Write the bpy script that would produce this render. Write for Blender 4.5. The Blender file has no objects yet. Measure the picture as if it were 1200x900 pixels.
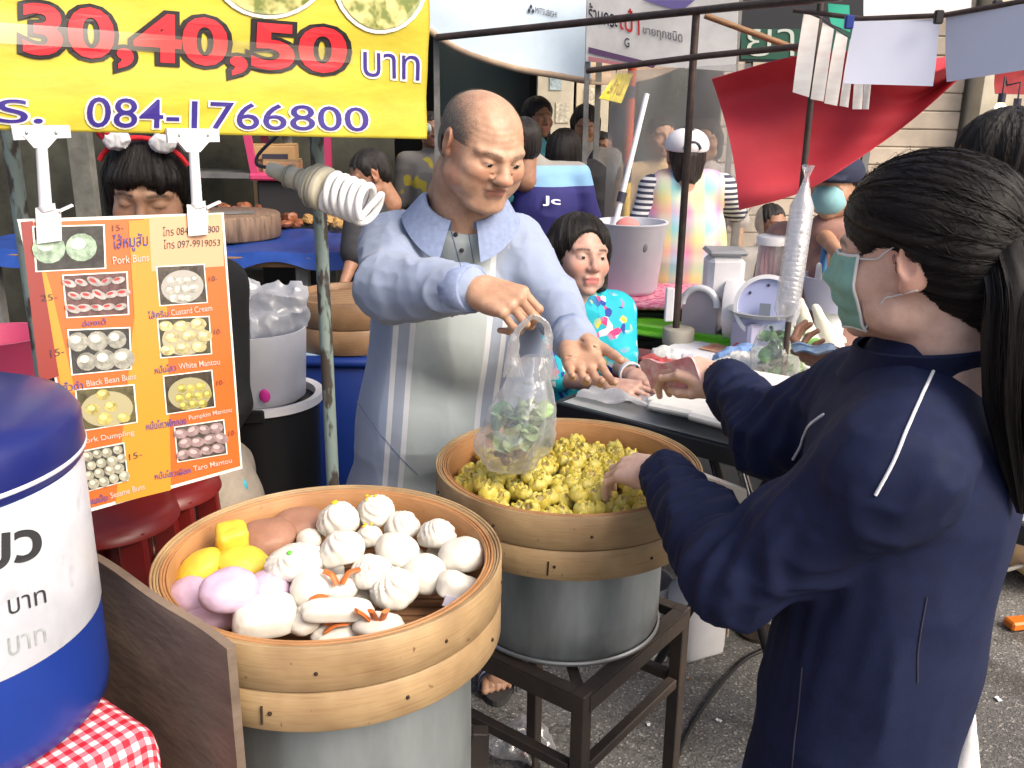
import bpy, math, random
import numpy as np
from mathutils import Vector, Matrix

# ------------------------------------------------------------------ camera, sky, sun, exposure
scn = bpy.context.scene
COL = scn.collection
CAM_H, FPX, PITCH, ROLL = 1.62, 1100.0, math.radians(17.0), math.radians(0.7)
_F = np.array([0, math.cos(PITCH), -math.sin(PITCH)])
_R0 = np.array([1.0, 0, 0]); _U0 = np.cross(_R0, _F)
_R = _R0 * math.cos(ROLL) + _U0 * math.sin(ROLL)
_U = _U0 * math.cos(ROLL) - _R0 * math.sin(ROLL)
_C = np.array([0, 0, CAM_H])
cam_d = bpy.data.cameras.new('camera')
cam = bpy.data.objects.new('camera', cam_d); COL.objects.link(cam)
cam_d.sensor_width = 36.0; cam_d.lens = 36.0 * FPX / 1200.0
cam_d.clip_start = 0.02; cam_d.clip_end = 2000.0
cam.matrix_world = Matrix(((_R[0], _U[0], -_F[0], 0), (_R[1], _U[1], -_F[1], 0), (_R[2], _U[2], -_F[2], CAM_H), (0, 0, 0, 1)))
scn.camera = cam
scn.render.resolution_x, scn.render.resolution_y = 1024, 768

SUN_DIR = Vector((0.62, -0.50, 0.72)).normalized()          # towards the sun
SUN_EL = math.asin(SUN_DIR.z); SUN_AZ = math.atan2(SUN_DIR.x, SUN_DIR.y)
world = bpy.data.worlds.new('World'); scn.world = world; world.use_nodes = True
wn = world.node_tree.nodes; wn.clear()
sky = wn.new('ShaderNodeTexSky'); sky.sky_type = 'NISHITA'; sky.sun_disc = False
sky.sun_elevation = SUN_EL; sky.sun_rotation = SUN_AZ
sky.air_density = 0.8; sky.dust_density = 6.0; sky.ozone_density = 0.4
bg = wn.new('ShaderNodeBackground'); bg.inputs[1].default_value = 0.15
wo = wn.new('ShaderNodeOutputWorld')
world.node_tree.links.new(sky.outputs[0], bg.inputs[0]); world.node_tree.links.new(bg.outputs[0], wo.inputs[0])
sun_d = bpy.data.lights.new('sun', 'SUN'); sun_d.energy = 1.15; sun_d.angle = math.radians(32); sun_d.color = (1.0, 0.93, 0.82)
sun = bpy.data.objects.new('sun', sun_d); COL.objects.link(sun)
sun.rotation_euler = SUN_DIR.to_track_quat('Z', 'Y').to_euler(); sun.location = (3, -3, 6)
vs = scn.view_settings
vs.view_transform = 'Standard'; vs.look = 'None'; vs.gamma = 1.0; vs.use_curve_mapping = False
vs.exposure = 0.82
scn.cycles.use_denoising = True
scn.cycles.max_bounces = 8; scn.cycles.transparent_max_bounces = 16
scn.cycles.caustics_reflective = False; scn.cycles.caustics_refractive = False
random.seed(7); RNG = np.random.default_rng(7)

# ------------------------------------------------------------------ pixel -> place
def ray(px, py): return _F * FPX + _R * (px - 600.0) - _U * (py - 450.0)
def P(px, py, Y):
    d = ray(px, py); return _C + d * (Y / d[1])
def PZ(px, py, z):
    d = ray(px, py); return _C + d * ((z - CAM_H) / d[2])
V = lambda *a: np.array(a, float)
def nrm(v): v = np.asarray(v, float); return v / max(np.linalg.norm(v), 1e-9)

# ------------------------------------------------------------------ materials
MATS = {}
def M(name, col, rough=0.6, metal=0.0, var=0.0, vscale=8.0, bump=0.0, bscale=60.0, spec=0.5, sss=0.0, sssc=None, coat=0.0,
      stretch=None, col2=None, trans=0.0, alpha=1.0, sheen=0.0, emit=None, detail=6.0, lo=0.35, hi=0.65, rvar=0.0, coords='Object', ior=1.45):
    if name in MATS: return MATS[name]
    m = bpy.data.materials.new(name); m.use_nodes = True; MATS[name] = m
    nt = m.node_tree; N = nt.nodes; L = nt.links; b = N['Principled BSDF']
    c3 = tuple(col) + (1.0,)
    b.inputs['Base Color'].default_value = c3; b.inputs['Roughness'].default_value = rough
    b.inputs['Metallic'].default_value = metal; b.inputs['Specular IOR Level'].default_value = spec
    b.inputs['IOR'].default_value = ior
    b.inputs['Coat Weight'].default_value = coat; b.inputs['Sheen Weight'].default_value = sheen
    b.inputs['Transmission Weight'].default_value = trans; b.inputs['Alpha'].default_value = alpha
    if sss: 
        b.inputs['Subsurface Weight'].default_value = sss; b.inputs['Subsurface Scale'].default_value = 0.01
        b.inputs['Subsurface Radius'].default_value = sssc or (1.0, 0.35, 0.2)
    if emit: b.inputs['Emission Color'].default_value = tuple(emit[:3]) + (1,); b.inputs['Emission Strength'].default_value = emit[3]
    if var or bump or col2 or rvar:
        tc = N.new('ShaderNodeTexCoord'); mp = N.new('ShaderNodeMapping'); L.new(tc.outputs[coords], mp.inputs[0])
        if stretch: mp.inputs['Scale'].default_value = stretch
    if var or col2:
        nz = N.new('ShaderNodeTexNoise'); nz.inputs['Scale'].default_value = vscale; nz.inputs['Detail'].default_value = detail
        nz.inputs['Roughness'].default_value = 0.62
        L.new(mp.outputs[0], nz.inputs['Vector'])
        rp = N.new('ShaderNodeValToRGB'); rp.color_ramp.elements[0].position = lo; rp.color_ramp.elements[1].position = hi
        if col2: a, d = c3, tuple(col2) + (1,)
        else:
            a = tuple(min(1, x * (1 - var)) for x in col) + (1,); d = tuple(min(1, x * (1 + var)) for x in col) + (1,)
        rp.color_ramp.elements[0].color = a; rp.color_ramp.elements[1].color = d
        L.new(nz.outputs[0], rp.inputs[0]); L.new(rp.outputs[0], b.inputs['Base Color'])
        if rvar:
            mr = N.new('ShaderNodeMapRange'); mr.inputs[3].default_value = rough - rvar; mr.inputs[4].default_value = rough + rvar
            L.new(nz.outputs[0], mr.inputs[0]); L.new(mr.outputs[0], b.inputs['Roughness'])
    if bump:
        bz = N.new('ShaderNodeTexNoise'); bz.inputs['Scale'].default_value = bscale; bz.inputs['Detail'].default_value = 4
        L.new(mp.outputs[0], bz.inputs['Vector'])
        bp = N.new('ShaderNodeBump'); bp.inputs['Strength'].default_value = min(1, bump); bp.inputs['Distance'].default_value = 0.004
        L.new(bz.outputs[0], bp.inputs['Height']); L.new(bp.outputs[0], b.inputs['Normal'])
    return m

class NT:                                     # small helper for longer node chains
    def __init__(s, m): s.nt = m.node_tree; s.N = s.nt.nodes; s.L = s.nt.links; s.b = s.N['Principled BSDF']
    def attr(s, n):
        a = s.N.new('ShaderNodeAttribute'); a.attribute_name = n; return a
    def math(s, op, a, b=None, c=None, clamp=False):
        n = s.N.new('ShaderNodeMath'); n.operation = op; n.use_clamp = clamp
        for i, x in enumerate((a, b, c)):
            if x is None: continue
            if hasattr(x, 'links'): s.L.new(x, n.inputs[i])
            else: n.inputs[i].default_value = x
        return n.outputs[0]
    def mix(s, f, a, b, mode='MIX'):
        n = s.N.new('ShaderNodeMix'); n.data_type = 'RGBA'; n.blend_type = mode
        for i, x in ((0, f), (6, a), (7, b)):
            if hasattr(x, 'links'): s.L.new(x, n.inputs[i])
            elif i == 0: n.inputs[0].default_value = x
            else: n.inputs[i].default_value = tuple(x[:3]) + (1,)
        return n.outputs[2]
    def noise(s, vec, scale, detail=4):
        n = s.N.new('ShaderNodeTexNoise'); n.inputs['Scale'].default_value = scale; n.inputs['Detail'].default_value = detail
        if vec is not None: s.L.new(vec, n.inputs['Vector'])
        return n.outputs[0]
    def objco(s, scale=None, which='Object'):
        t = s.N.new('ShaderNodeTexCoord'); 
        if scale is None: return t.outputs[which]
        m = s.N.new('ShaderNodeMapping'); m.inputs['Scale'].default_value = scale; s.L.new(t.outputs[which], m.inputs[0]); return m.outputs[0]
    def ramp(s, f, stops):
        r = s.N.new('ShaderNodeValToRGB'); e = r.color_ramp.elements
        while len(e) < len(stops): e.new(0.5)
        for el, (p, c) in zip(e, stops): el.position = p; el.color = tuple(c[:3]) + (1,)
        s.L.new(f, r.inputs[0]); return r.outputs[0]
    def bump(s, h, strength=0.5, dist=0.003):
        n = s.N.new('ShaderNodeBump'); n.inputs['Strength'].default_value = strength; n.inputs['Distance'].default_value = dist
        s.L.new(h, n.inputs['Height']); s.L.new(n.outputs[0], s.b.inputs['Normal'])
    def set(s, k, v): s.L.new(v, s.b.inputs[k])

def film(name, col, opac=0.25, rough=0.25, gloss=0.12, noise=True):   # thin clear / milky plastic sheet
    if name in MATS: return MATS[name]
    m = bpy.data.materials.new(name); m.use_nodes = True; MATS[name] = m
    nt = m.node_tree; N = nt.nodes; L = nt.links; N.remove(N['Principled BSDF']); out = N['Material Output']
    tr = N.new('ShaderNodeBsdfTransparent'); df = N.new('ShaderNodeBsdfDiffuse'); tl = N.new('ShaderNodeBsdfTranslucent'); gl = N.new('ShaderNodeBsdfGlossy')
    df.inputs[0].default_value = tuple(col) + (1,); tl.inputs[0].default_value = tuple(col) + (1,); gl.inputs['Roughness'].default_value = rough
    a = N.new('ShaderNodeMixShader'); a.inputs[0].default_value = 0.5; L.new(df.outputs[0], a.inputs[1]); L.new(tl.outputs[0], a.inputs[2])
    b = N.new('ShaderNodeMixShader'); L.new(tr.outputs[0], b.inputs[1]); L.new(a.outputs[0], b.inputs[2])
    lw = N.new('ShaderNodeLayerWeight'); lw.inputs[0].default_value = 0.35
    mr = N.new('ShaderNodeMapRange'); mr.inputs[3].default_value = opac; mr.inputs[4].default_value = min(1, opac * 2.6 + 0.1); L.new(lw.outputs['Facing'], mr.inputs[0])
    L.new(mr.outputs[0], b.inputs[0])
    c = N.new('ShaderNodeMixShader'); c.inputs[0].default_value = gloss; L.new(b.outputs[0], c.inputs[1]); L.new(gl.outputs[0], c.inputs[2])
    if noise:
        tc = N.new('ShaderNodeTexCoord'); nz = N.new('ShaderNodeTexNoise'); nz.inputs['Scale'].default_value = 45; L.new(tc.outputs['Object'], nz.inputs['Vector'])
        bp = N.new('ShaderNodeBump'); bp.inputs['Strength'].default_value = 0.5; bp.inputs['Distance'].default_value = 0.006; L.new(nz.outputs[0], bp.inputs['Height'])
        L.new(bp.outputs[0], gl.inputs['Normal']); L.new(bp.outputs[0], df.inputs['Normal'])
    L.new(c.outputs[0], out.inputs[0])
    return m

# ------------------------------------------------------------------ objects
def empty(name, label, cat, loc, group=None):
    o = bpy.data.objects.new(name, None); COL.objects.link(o); o.location = tuple(float(x) for x in loc)
    o.empty_display_size = 0.05
    o['label'] = label; o['category'] = cat
    if group: o['group'] = group
    return o
def tag(o, label, cat, group=None):
    o['label'] = label; o['category'] = cat
    if group: o['group'] = group
    return o
def mk(name, verts, faces, mat, parent=None, smooth=True, base=None, attrs=None, fmat=None):
    """one mesh object; vertices in world space. parent: an Empty (or a part) it moves with."""
    v = np.asarray(verts, float).reshape(-1, 3)
    if parent is not None: o0 = np.array(parent.get('_w', (0, 0, 0)), float) if '_w' in parent else np.array(parent.location)
    elif base is None: o0 = np.array([v[:, 0].mean(), v[:, 1].mean(), v[:, 2].min()])
    else: o0 = np.asarray(base, float)
    me = bpy.data.meshes.new(name)
    me.from_pydata((v - o0).tolist(), [], [list(map(int, f)) for f in faces] if not isinstance(faces, np.ndarray) else faces.tolist())
    for mm in (mat if isinstance(mat, (list, tuple)) else [mat]): me.materials.append(mm)
    if fmat is not None: me.polygons.foreach_set('material_index', np.asarray(fmat, np.int32))
    if smooth: me.polygons.foreach_set('use_smooth', np.ones(len(me.polygons), bool))
    if attrs:
        for k, a in attrs.items():
            a = np.asarray(a, np.float32)
            if a.ndim == 1:
                at = me.attributes.new(k, 'FLOAT', 'POINT'); at.data.foreach_set('value', a)
            else:
                at = me.attributes.new(k, 'FLOAT_VECTOR', 'POINT'); at.data.foreach_set('vector', a.ravel())
    me.update()
    if smooth and len(faces) < 9000: me.set_sharp_from_angle(angle=math.radians(66))
    o = bpy.data.objects.new(name, me); COL.objects.link(o)
    if parent is not None:
        o.parent = parent; o['_w'] = tuple(float(x) for x in o0)
    else:
        o.location = tuple(float(x) for x in o0); o['_w'] = tuple(float(x) for x in o0)
    return o
def sharp(o, ang=35):
    me = o.data; me.set_sharp_from_angle(angle=math.radians(ang)); return o

# ------------------------------------------------------------------ mesh shapes (return verts, faces)
def join(*parts):
    vs_, fs_ = [], []; n = 0
    for v, f in parts:
        v = np.asarray(v, float).reshape(-1, 3); vs_.append(v); fs_ += [[int(i) + n for i in q] for q in f]; n += len(v)
    return np.concatenate(vs_), fs_
def box(c, s, R=None, bev=0.0):
    x, y, z = np.asarray(s, float) / 2
    if bev <= 0:
        v = np.array([(i, j, k) for i in (-x, x) for j in (-y, y) for k in (-z, z)])
        f = [(0, 1, 3, 2), (4, 6, 7, 5), (0, 4, 5, 1), (2, 3, 7, 6), (0, 2, 6, 4), (1, 5, 7, 3)]
    else:
        b = min(bev, x * .9, y * .9, z * .9); v = []; idx = {}
        for i in (-1, 1):
            for j in (-1, 1):
                for k in (-1, 1):
                    for ax in range(3):
                        p = [i * (x - b), j * (y - b), k * (z - b)]; p[ax] += (i, j, k)[ax] * b
                        idx[(i, j, k, ax)] = len(v); v.append(p)
        v = np.array(v); f = []
        for ax in range(3):
            o1, o2 = [a for a in range(3) if a != ax]
            for s_ in (-1, 1):
                q = []
                for a, bb in ((-1, -1), (1, -1), (1, 1), (-1, 1)):
                    t = [0, 0, 0]; t[ax] = s_; t[o1] = a; t[o2] = bb; q.append(idx[(*t, ax)])
                f.append(q)
        for ax in range(3):
            o1, o2 = [a for a in range(3) if a != ax]
            for a in (-1, 1):
                for bb in (-1, 1):
                    t0 = [0, 0, 0]; t1 = [0, 0, 0]; t0[ax] = -1; t1[ax] = 1; t0[o1] = t1[o1] = a; t0[o2] = t1[o2] = bb
                    f.append([idx[(*t0, o1)], idx[(*t1, o1)], idx[(*t1, o2)], idx[(*t0, o2)]])
        for i in (-1, 1):
            for j in (-1, 1):
                for k in (-1, 1): f.append([idx[(i, j, k, a)] for a in range(3)])
        # outward normals
        ff = []
        for q in f:
            p = v[q]; n = np.cross(p[1] - p[0], p[2] - p[0])
            ff.append(q if n @ p.mean(0) > 0 else q[::-1])
        f = ff
    if R is not None: v = v @ np.asarray(R, float).T
    return v + np.asarray(c, float), f
def rotz(a): c, s = math.cos(a), math.sin(a); return np.array([[c, -s, 0], [s, c, 0], [0, 0, 1]])
def rotx(a): c, s = math.cos(a), math.sin(a); return np.array([[1, 0, 0], [0, c, -s], [0, s, c]])
def roty(a): c, s = math.cos(a), math.sin(a); return np.array([[c, 0, s], [0, 1, 0], [-s, 0, c]])
def lathe(prof, c=(0, 0, 0), seg=64, axis=None, closed=False, wob=0.0):
    prof = np.asarray(prof, float); n = len(prof); t = np.arange(seg) * 2 * np.pi / seg
    r = prof[:, 0][None, :] * (1 + wob * np.sin(3 * t + 1)[:, None])
    v = np.stack([r * np.cos(t)[:, None], r * np.sin(t)[:, None], np.repeat(prof[:, 1][None, :], seg, 0)], -1).reshape(-1, 3)
    f = []
    for i in range(seg):
        j = (i + 1) % seg
        for k in range(n if closed else n - 1):
            k2 = (k + 1) % n
            f.append((i * n + k, j * n + k, j * n + k2, i * n + k2))
    if axis is not None: v = v @ frame(axis).T
    return v + np.asarray(c, float), f
def frame(zax, up=(0, 0, 1)):
    z = nrm(zax); u = np.asarray(up, float)
    if abs(z @ nrm(u)) > 0.98: u = np.array([0, 1.0, 0]) if abs(z[1]) < .9 else np.array([1.0, 0, 0])
    x = nrm(np.cross(u, z)); y = np.cross(z, x)
    return np.stack([x, y, z], 1)
def spline(pts, n):
    p = np.asarray(pts, float)
    if len(p) < 3: return np.array([p[0] + (p[-1] - p[0]) * t for t in np.linspace(0, 1, n)])
    q = np.vstack([2 * p[0] - p[1], p, 2 * p[-1] - p[-2]]); out = []
    for s in np.linspace(0, len(p) - 1 - 1e-6, n):
        i = int(s); t = s - i; a, b, c, d = q[i:i + 4]
        out.append(0.5 * ((2 * b) + (-a + c) * t + (2 * a - 5 * b + 4 * c - d) * t * t + (-a + 3 * b - 3 * c + d) * t ** 3))
    return np.array(out)
def tube(pts, r, seg=10, n=None, caps=True, flat=1.0):
    p = np.asarray(pts, float)
    if n: p = spline(p, n)
    k = len(p); rr = np.full(k, r) if np.isscalar(r) else np.interp(np.linspace(0, 1, k), np.linspace(0, 1, len(r)), r)
    t = np.gradient(p, axis=0); t /= np.maximum(np.linalg.norm(t, axis=1), 1e-9)[:, None]
    x = None; v = []
    for i in range(k):
        if x is None: x = frame(t[i])[:, 0]
        x = nrm(x - t[i] * (x @ t[i])); y = np.cross(t[i], x)
        a = np.arange(seg) * 2 * np.pi / seg
        v.append(p[i] + rr[i] * (np.cos(a)[:, None] * x + flat * np.sin(a)[:, None] * y))
    v = np.concatenate(v); f = []
    for i in range(k - 1):
        for j in range(seg):
            j2 = (j + 1) % seg; f.append((i * seg + j, i * seg + j2, (i + 1) * seg + j2, (i + 1) * seg + j))
    if caps: f.append(list(range(seg))[::-1]); f.append([(k - 1) * seg + j for j in range(seg)])
    return v, f
def bar(a, b, w, h=None, up=(0, 0, 1), bev=0.0):
    a = np.asarray(a, float); b = np.asarray(b, float); h = h or w
    return box((a + b) / 2, (w, h, np.linalg.norm(b - a)), frame(b - a, up), bev)
def grid_surface(fn, nu, nv):
    u, v = np.meshgrid(np.linspace(0, 1, nu), np.linspace(0, 1, nv), indexing='ij')
    p = np.array([fn(a, b) for a, b in zip(u.ravel(), v.ravel())])
    f = [(i * nv + j, (i + 1) * nv + j, (i + 1) * nv + j + 1, i * nv + j + 1) for i in range(nu - 1) for j in range(nv - 1)]
    return p, f
def thicken(v, f, t):                                # a sheet given its thickness
    v = np.asarray(v, float); n = np.zeros_like(v)
    for q in f:
        p = v[list(q)]; nn = np.cross(p[1] - p[0], p[2] - p[0]); n[list(q)] += nn
    n /= np.maximum(np.linalg.norm(n, axis=1), 1e-12)[:, None]
    N = len(v); F = [list(q) for q in f] + [[i + N for i in q][::-1] for q in f]
    from collections import Counter
    ed = Counter()
    for q in f:
        for a, b in zip(q, list(q[1:]) + [q[0]]): ed[(a, b)] += 1
    for (a, b) in list(ed):
        if (b, a) not in ed: F.append([b, a, a + N, b + N])
    return np.vstack([v, v - n * t]), F
def ellip(c, r, R=None, nu=20, nv=12):
    u = np.arange(nu) * 2 * np.pi / nu; w = np.linspace(-np.pi / 2, np.pi / 2, nv)
    v = np.stack([np.outer(np.cos(w), np.cos(u)), np.outer(np.cos(w), np.sin(u)), np.outer(np.sin(w), np.ones(nu))], -1).reshape(-1, 3) * np.asarray(r, float)
    f = [(i * nu + j, i * nu + (j + 1) % nu, (i + 1) * nu + (j + 1) % nu, (i + 1) * nu + j) for i in range(nv - 1) for j in range(nu)]
    if R is not None: v = v @ np.asarray(R).T
    return v + np.asarray(c, float), f

# ------------------------------------------------------------------ noise
_PERM = RNG.random(4096)
def vnoise(p):
    p = np.asarray(p, float); i = np.floor(p).astype(int); f = p - i; f = f * f * (3 - 2 * f)
    def h(a, b, c): return _PERM[(a * 73 + b * 197 + c * 419 + (a * b) % 31) % 4096]
    r = 0
    for dx in (0, 1):
        for dy in (0, 1):
            for dz in (0, 1):
                w = (f[:, 0] if dx else 1 - f[:, 0]) * (f[:, 1] if dy else 1 - f[:, 1]) * (f[:, 2] if dz else 1 - f[:, 2])
                r = r + w * h(i[:, 0] + dx, i[:, 1] + dy, i[:, 2] + dz)
    return r * 2 - 1
def fbm(p, o=3):
    p = np.asarray(p, float); return sum(vnoise(p * 2 ** k + 17.3 * k) / 2 ** k for k in range(o))

# ------------------------------------------------------------------ smooth bodies from distance fields (surface nets)
# primitives: ('cap', a, b, ra, rb, k) tapered capsule; ('ell', c, r, R, k) ellipsoid; ('sub_ell', ...), ('sub_cap', ...) carve
def _pd(pr, X):
    t = pr[0]
    if t.endswith('cap'):
        a, b, ra, rb = pr[1:5]; ba = b - a; q = X - a
        h = np.clip((q @ ba) / max(ba @ ba, 1e-12), 0, 1)
        return np.linalg.norm(q - h[..., None] * ba, axis=-1) - (ra + (rb - ra) * h)
    c, r, R = pr[1:4]; q = X - c
    if R is not None: q = q @ R
    k0 = np.linalg.norm(q / r, axis=-1); k1 = np.linalg.norm(q / (r * r), axis=-1)
    return np.where(k1 < 1e-6, -np.min(r), k0 * (k0 - 1) / np.maximum(k1, 1e-6))
def _bb(pr):
    if pr[0].endswith('cap'):
        a, b, ra, rb = pr[1:5]; m = max(ra, rb); return np.minimum(a, b) - m, np.maximum(a, b) + m
    c, r, R = pr[1:4]; e = r if R is None else np.sqrt((np.asarray(R) ** 2) @ (np.asarray(r) ** 2))
    return c - e, c + e
def cap(a, b, ra, rb=None, k=0.01): return ('cap', np.asarray(a, float), np.asarray(b, float), ra, ra if rb is None else rb, k)
def ell(c, r, R=None, k=0.01): return ('ell', np.asarray(c, float), np.asarray(r, float), R, k)
def scap(a, b, ra, rb=None, k=0.006): return ('sub_cap', np.asarray(a, float), np.asarray(b, float), ra, ra if rb is None else rb, k)
def sell(c, r, R=None, k=0.006): return ('sub_ell', np.asarray(c, float), np.asarray(r, float), R, k)
def xform(prs, R, t, s=1.0):
    out = []
    for p in prs:
        if p[0].endswith('cap'): out.append((p[0], R @ (p[1] * s) + t, R @ (p[2] * s) + t, p[3] * s, p[4] * s, p[5] * s))
        else: out.append((p[0], R @ (p[1] * s) + t, p[2] * s, R if p[3] is None else R @ p[3], p[4] * s))
    return out
def sdf_mesh(prs, h, clip=None):
    add = [p for p in prs if not p[0].startswith('sub')]
    lo = np.min([_bb(p)[0] for p in add], 0) - 4 * h - 0.004; hi = np.max([_bb(p)[1] for p in add], 0) + 4 * h + 0.004
    n = np.ceil((hi - lo) / h).astype(int) + 1
    D = np.full(n, 0.2, np.float32)
    ax = [lo[i] + h * np.arange(n[i]) for i in range(3)]
    for p in prs:
        k = p[-1]; a, b = _bb(p); mgn = k + 4 * h
        i0 = np.clip(np.floor((a - mgn - lo) / h).astype(int), 0, n); i1 = np.clip(np.ceil((b + mgn - lo) / h).astype(int) + 1, 0, n)
        if np.any(i1 <= i0): continue
        sl = tuple(slice(i0[i], i1[i]) for i in range(3))
        X = np.stack(np.meshgrid(*[ax[i][sl[i]] for i in range(3)], indexing='ij'), -1)
        d = _pd(p, X); g = D[sl]
        if p[0].startswith('sub'):
            hh = np.clip(0.5 - 0.5 * (g + d) / max(k, 1e-6), 0, 1); D[sl] = g + (-d - g) * hh + k * hh * (1 - hh)
        else:
            hh = np.clip(0.5 + 0.5 * (g - d) / max(k, 1e-6), 0, 1); D[sl] = g + (d - g) * hh - k * hh * (1 - hh)
    if clip is not None:
        X = np.stack(np.meshgrid(*ax, indexing='ij'), -1); D = np.maximum(D, clip(X))
    return surface_nets(D, lo, h)
def surface_nets(D, lo, h):
    n = np.array(D.shape); ins = D < 0
    cs = [(i, j, k) for i in (0, 1) for j in (0, 1) for k in (0, 1)]
    sub = lambda A, c: A[c[0]:n[0] - 1 + c[0], c[1]:n[1] - 1 + c[1], c[2]:n[2] - 1 + c[2]]
    cnt = sum(sub(ins, c).astype(np.int8) for c in cs); act = (cnt > 0) & (cnt < 8)
    I = np.argwhere(act); ids = -np.ones(act.shape, np.int64); ids[act] = np.arange(len(I))
    pos = np.zeros((len(I), 3)); w = np.zeros(len(I))
    val = {c: D[I[:, 0] + c[0], I[:, 1] + c[1], I[:, 2] + c[2]].astype(float) for c in cs}
    for c in cs:
        for axn in range(3):
            if c[axn] == 0:
                e = list(c); e[axn] = 1; e = tuple(e); a, b = val[c], val[e]; m = (a < 0) != (b < 0)
                t = np.where(m, a / np.where(m, a - b, 1), 0)
                p = np.tile(np.array(c, float), (len(I), 1)); p[:, axn] += t
                pos[m] += p[m]; w[m] += 1
    verts = lo + h * (I + pos / np.maximum(w, 1)[:, None])
    F = []
    for axn in range(3):
        o1, o2 = [(1, 2), (2, 0), (0, 1)][axn]
        s0 = [slice(1, n[0] - 1), slice(1, n[1] - 1), slice(1, n[2] - 1)]; s0[axn] = slice(0, n[axn] - 1); s1 = list(s0); s1[axn] = slice(1, n[axn])
        A, B = ins[tuple(s0)], ins[tuple(s1)]
        for flip, msk in ((False, A & ~B), (True, ~A & B)):
            e = np.argwhere(msk) + np.array([s.start for s in s0])
            if not len(e): continue
            q = []
            for d1, d2 in ((-1, -1), (0, -1), (0, 0), (-1, 0)):
                g = e.copy(); g[:, o1] += d1; g[:, o2] += d2; q.append(ids[g[:, 0], g[:, 1], g[:, 2]])
            q = np.stack(q, 1); F.append(q[:, ::-1] if flip else q)
    return verts, np.concatenate(F)
def normals(v, f):
    f = np.asarray(f); n = np.zeros_like(v); a = np.cross(v[f[:, 2]] - v[f[:, 0]], v[f[:, 3]] - v[f[:, 1]])
    for i in range(4): np.add.at(n, f[:, i], a)
    return n / np.maximum(np.linalg.norm(n, axis=1), 1e-12)[:, None]
def relax(v, f, it=1, lam=0.5):
    f = np.asarray(f)
    for _ in range(it):
        s = np.zeros_like(v); c = np.zeros(len(v))
        for i in range(4):
            for j in (1, 3): np.add.at(s, f[:, i], v[f[:, (i + j) % 4]]); np.add.at(c, f[:, i], 1)
        v = v + lam * (s / np.maximum(c, 1)[:, None] - v)
    return v

from mathutils.bvhtree import BVHTree
class Hit:                                      # where a line of sight meets a finished mesh
    def __init__(s, v, f): s.t = BVHTree.FromPolygons(np.asarray(v).tolist(), [list(map(int, q)) for q in f])
    def near(s, p, off=0.0):
        r = s.t.find_nearest(Vector(p)); return np.array(r[0]) + np.array(r[1]) * off
    def hit(s, px, py, off=0.0, guess=2.0):
        d = ray(px, py); r = s.t.ray_cast(Vector(_C), Vector(nrm(d)))
        if r[0] is None: return _C + d * (guess / d[1])
        return np.array(r[0]) + np.array(r[1]) * off * (1 if np.array(r[1]) @ d < 0 else -1)
# ------------------------------------------------------------------ print and lettering on surfaces
class Flat:                                     # a flat (slightly bowed) sheet through three points
    def __init__(s, p0, p1, p2, wave=None):
        s.o = np.asarray(p0, float); s.n = nrm(np.cross(np.asarray(p1) - s.o, np.asarray(p2) - s.o))
        s.x = nrm(np.asarray(p1) - s.o); s.y = np.cross(s.n, s.x); s.wave = wave
        if s.n @ (_C - s.o) < 0: s.n = -s.n
    def hit(s, px, py, off=0.0):
        d = ray(px, py); t = ((s.o - _C) @ s.n) / (d @ s.n); p = _C + d * t
        if s.wave is not None: p = p + s.n * s.wave((p - s.o) @ s.x, (p - s.o) @ s.y)
        return p + s.n * off
class Drum:                                     # a standing cylinder
    def __init__(s, c, r): s.c = np.asarray(c, float); s.r = r
    def hit(s, px, py, off=0.0):
        d = ray(px, py); q = (_C - s.c)[:2]; a = d[:2] @ d[:2]; b = q @ d[:2]; cc = q @ q - (s.r + off) ** 2
        t = (-b - math.sqrt(max(b * b - a * cc, 0))) / a
        return _C + d * t
def sheet(S, quad, off, nu=8, nv=8):            # four-cornered print, corners TL TR BR BL in photo pixels
    q = np.asarray(quad, float)
    def fn(u, v):
        p = (q[0] * (1 - u) + q[1] * u) * (1 - v) + (q[3] * (1 - u) + q[2] * u) * v
        return S.hit(p[0], p[1], off)
    v, f = grid_surface(fn, nu, nv); return v, [x[::-1] for x in f]
def blob(S, c, rx, ry, off, n=14, rot=0.0):
    a = np.arange(n) * 2 * np.pi / n; x = rx * np.cos(a); y = ry * np.sin(a); cr, sr = math.cos(rot), math.sin(rot)
    v = [S.hit(c[0] + x[i] * cr - y[i] * sr, c[1] + x[i] * sr + y[i] * cr, off) for i in range(n)]
    return np.array(v), [list(range(n))[::-1]]
_TXT = {}
def text2d(s, bold=0.0, shear=0.0):
    key = (s, bold, shear)
    if key in _TXT: return _TXT[key]
    cu = bpy.data.curves.new('t', 'FONT'); cu.body = s; cu.size = 1.0; cu.offset = bold; cu.shear = shear; cu.resolution_u = 4; cu.fill_mode = 'FRONT' 
    cu.dimensions = '2D'
    o = bpy.data.objects.new('t', cu); COL.objects.link(o)
    dg = bpy.context.evaluated_depsgraph_get(); dg.update()
    ev = o.evaluated_get(dg); me = ev.to_mesh()
    v = np.array([x.co[:] for x in me.vertices]).reshape(-1, 3)[:, :2]; f = [tuple(p.vertices) for p in me.polygons]
    ev.to_mesh_clear(); bpy.data.objects.remove(o); bpy.data.curves.remove(cu)
    _TXT[key] = (v, f); return v, f
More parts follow.
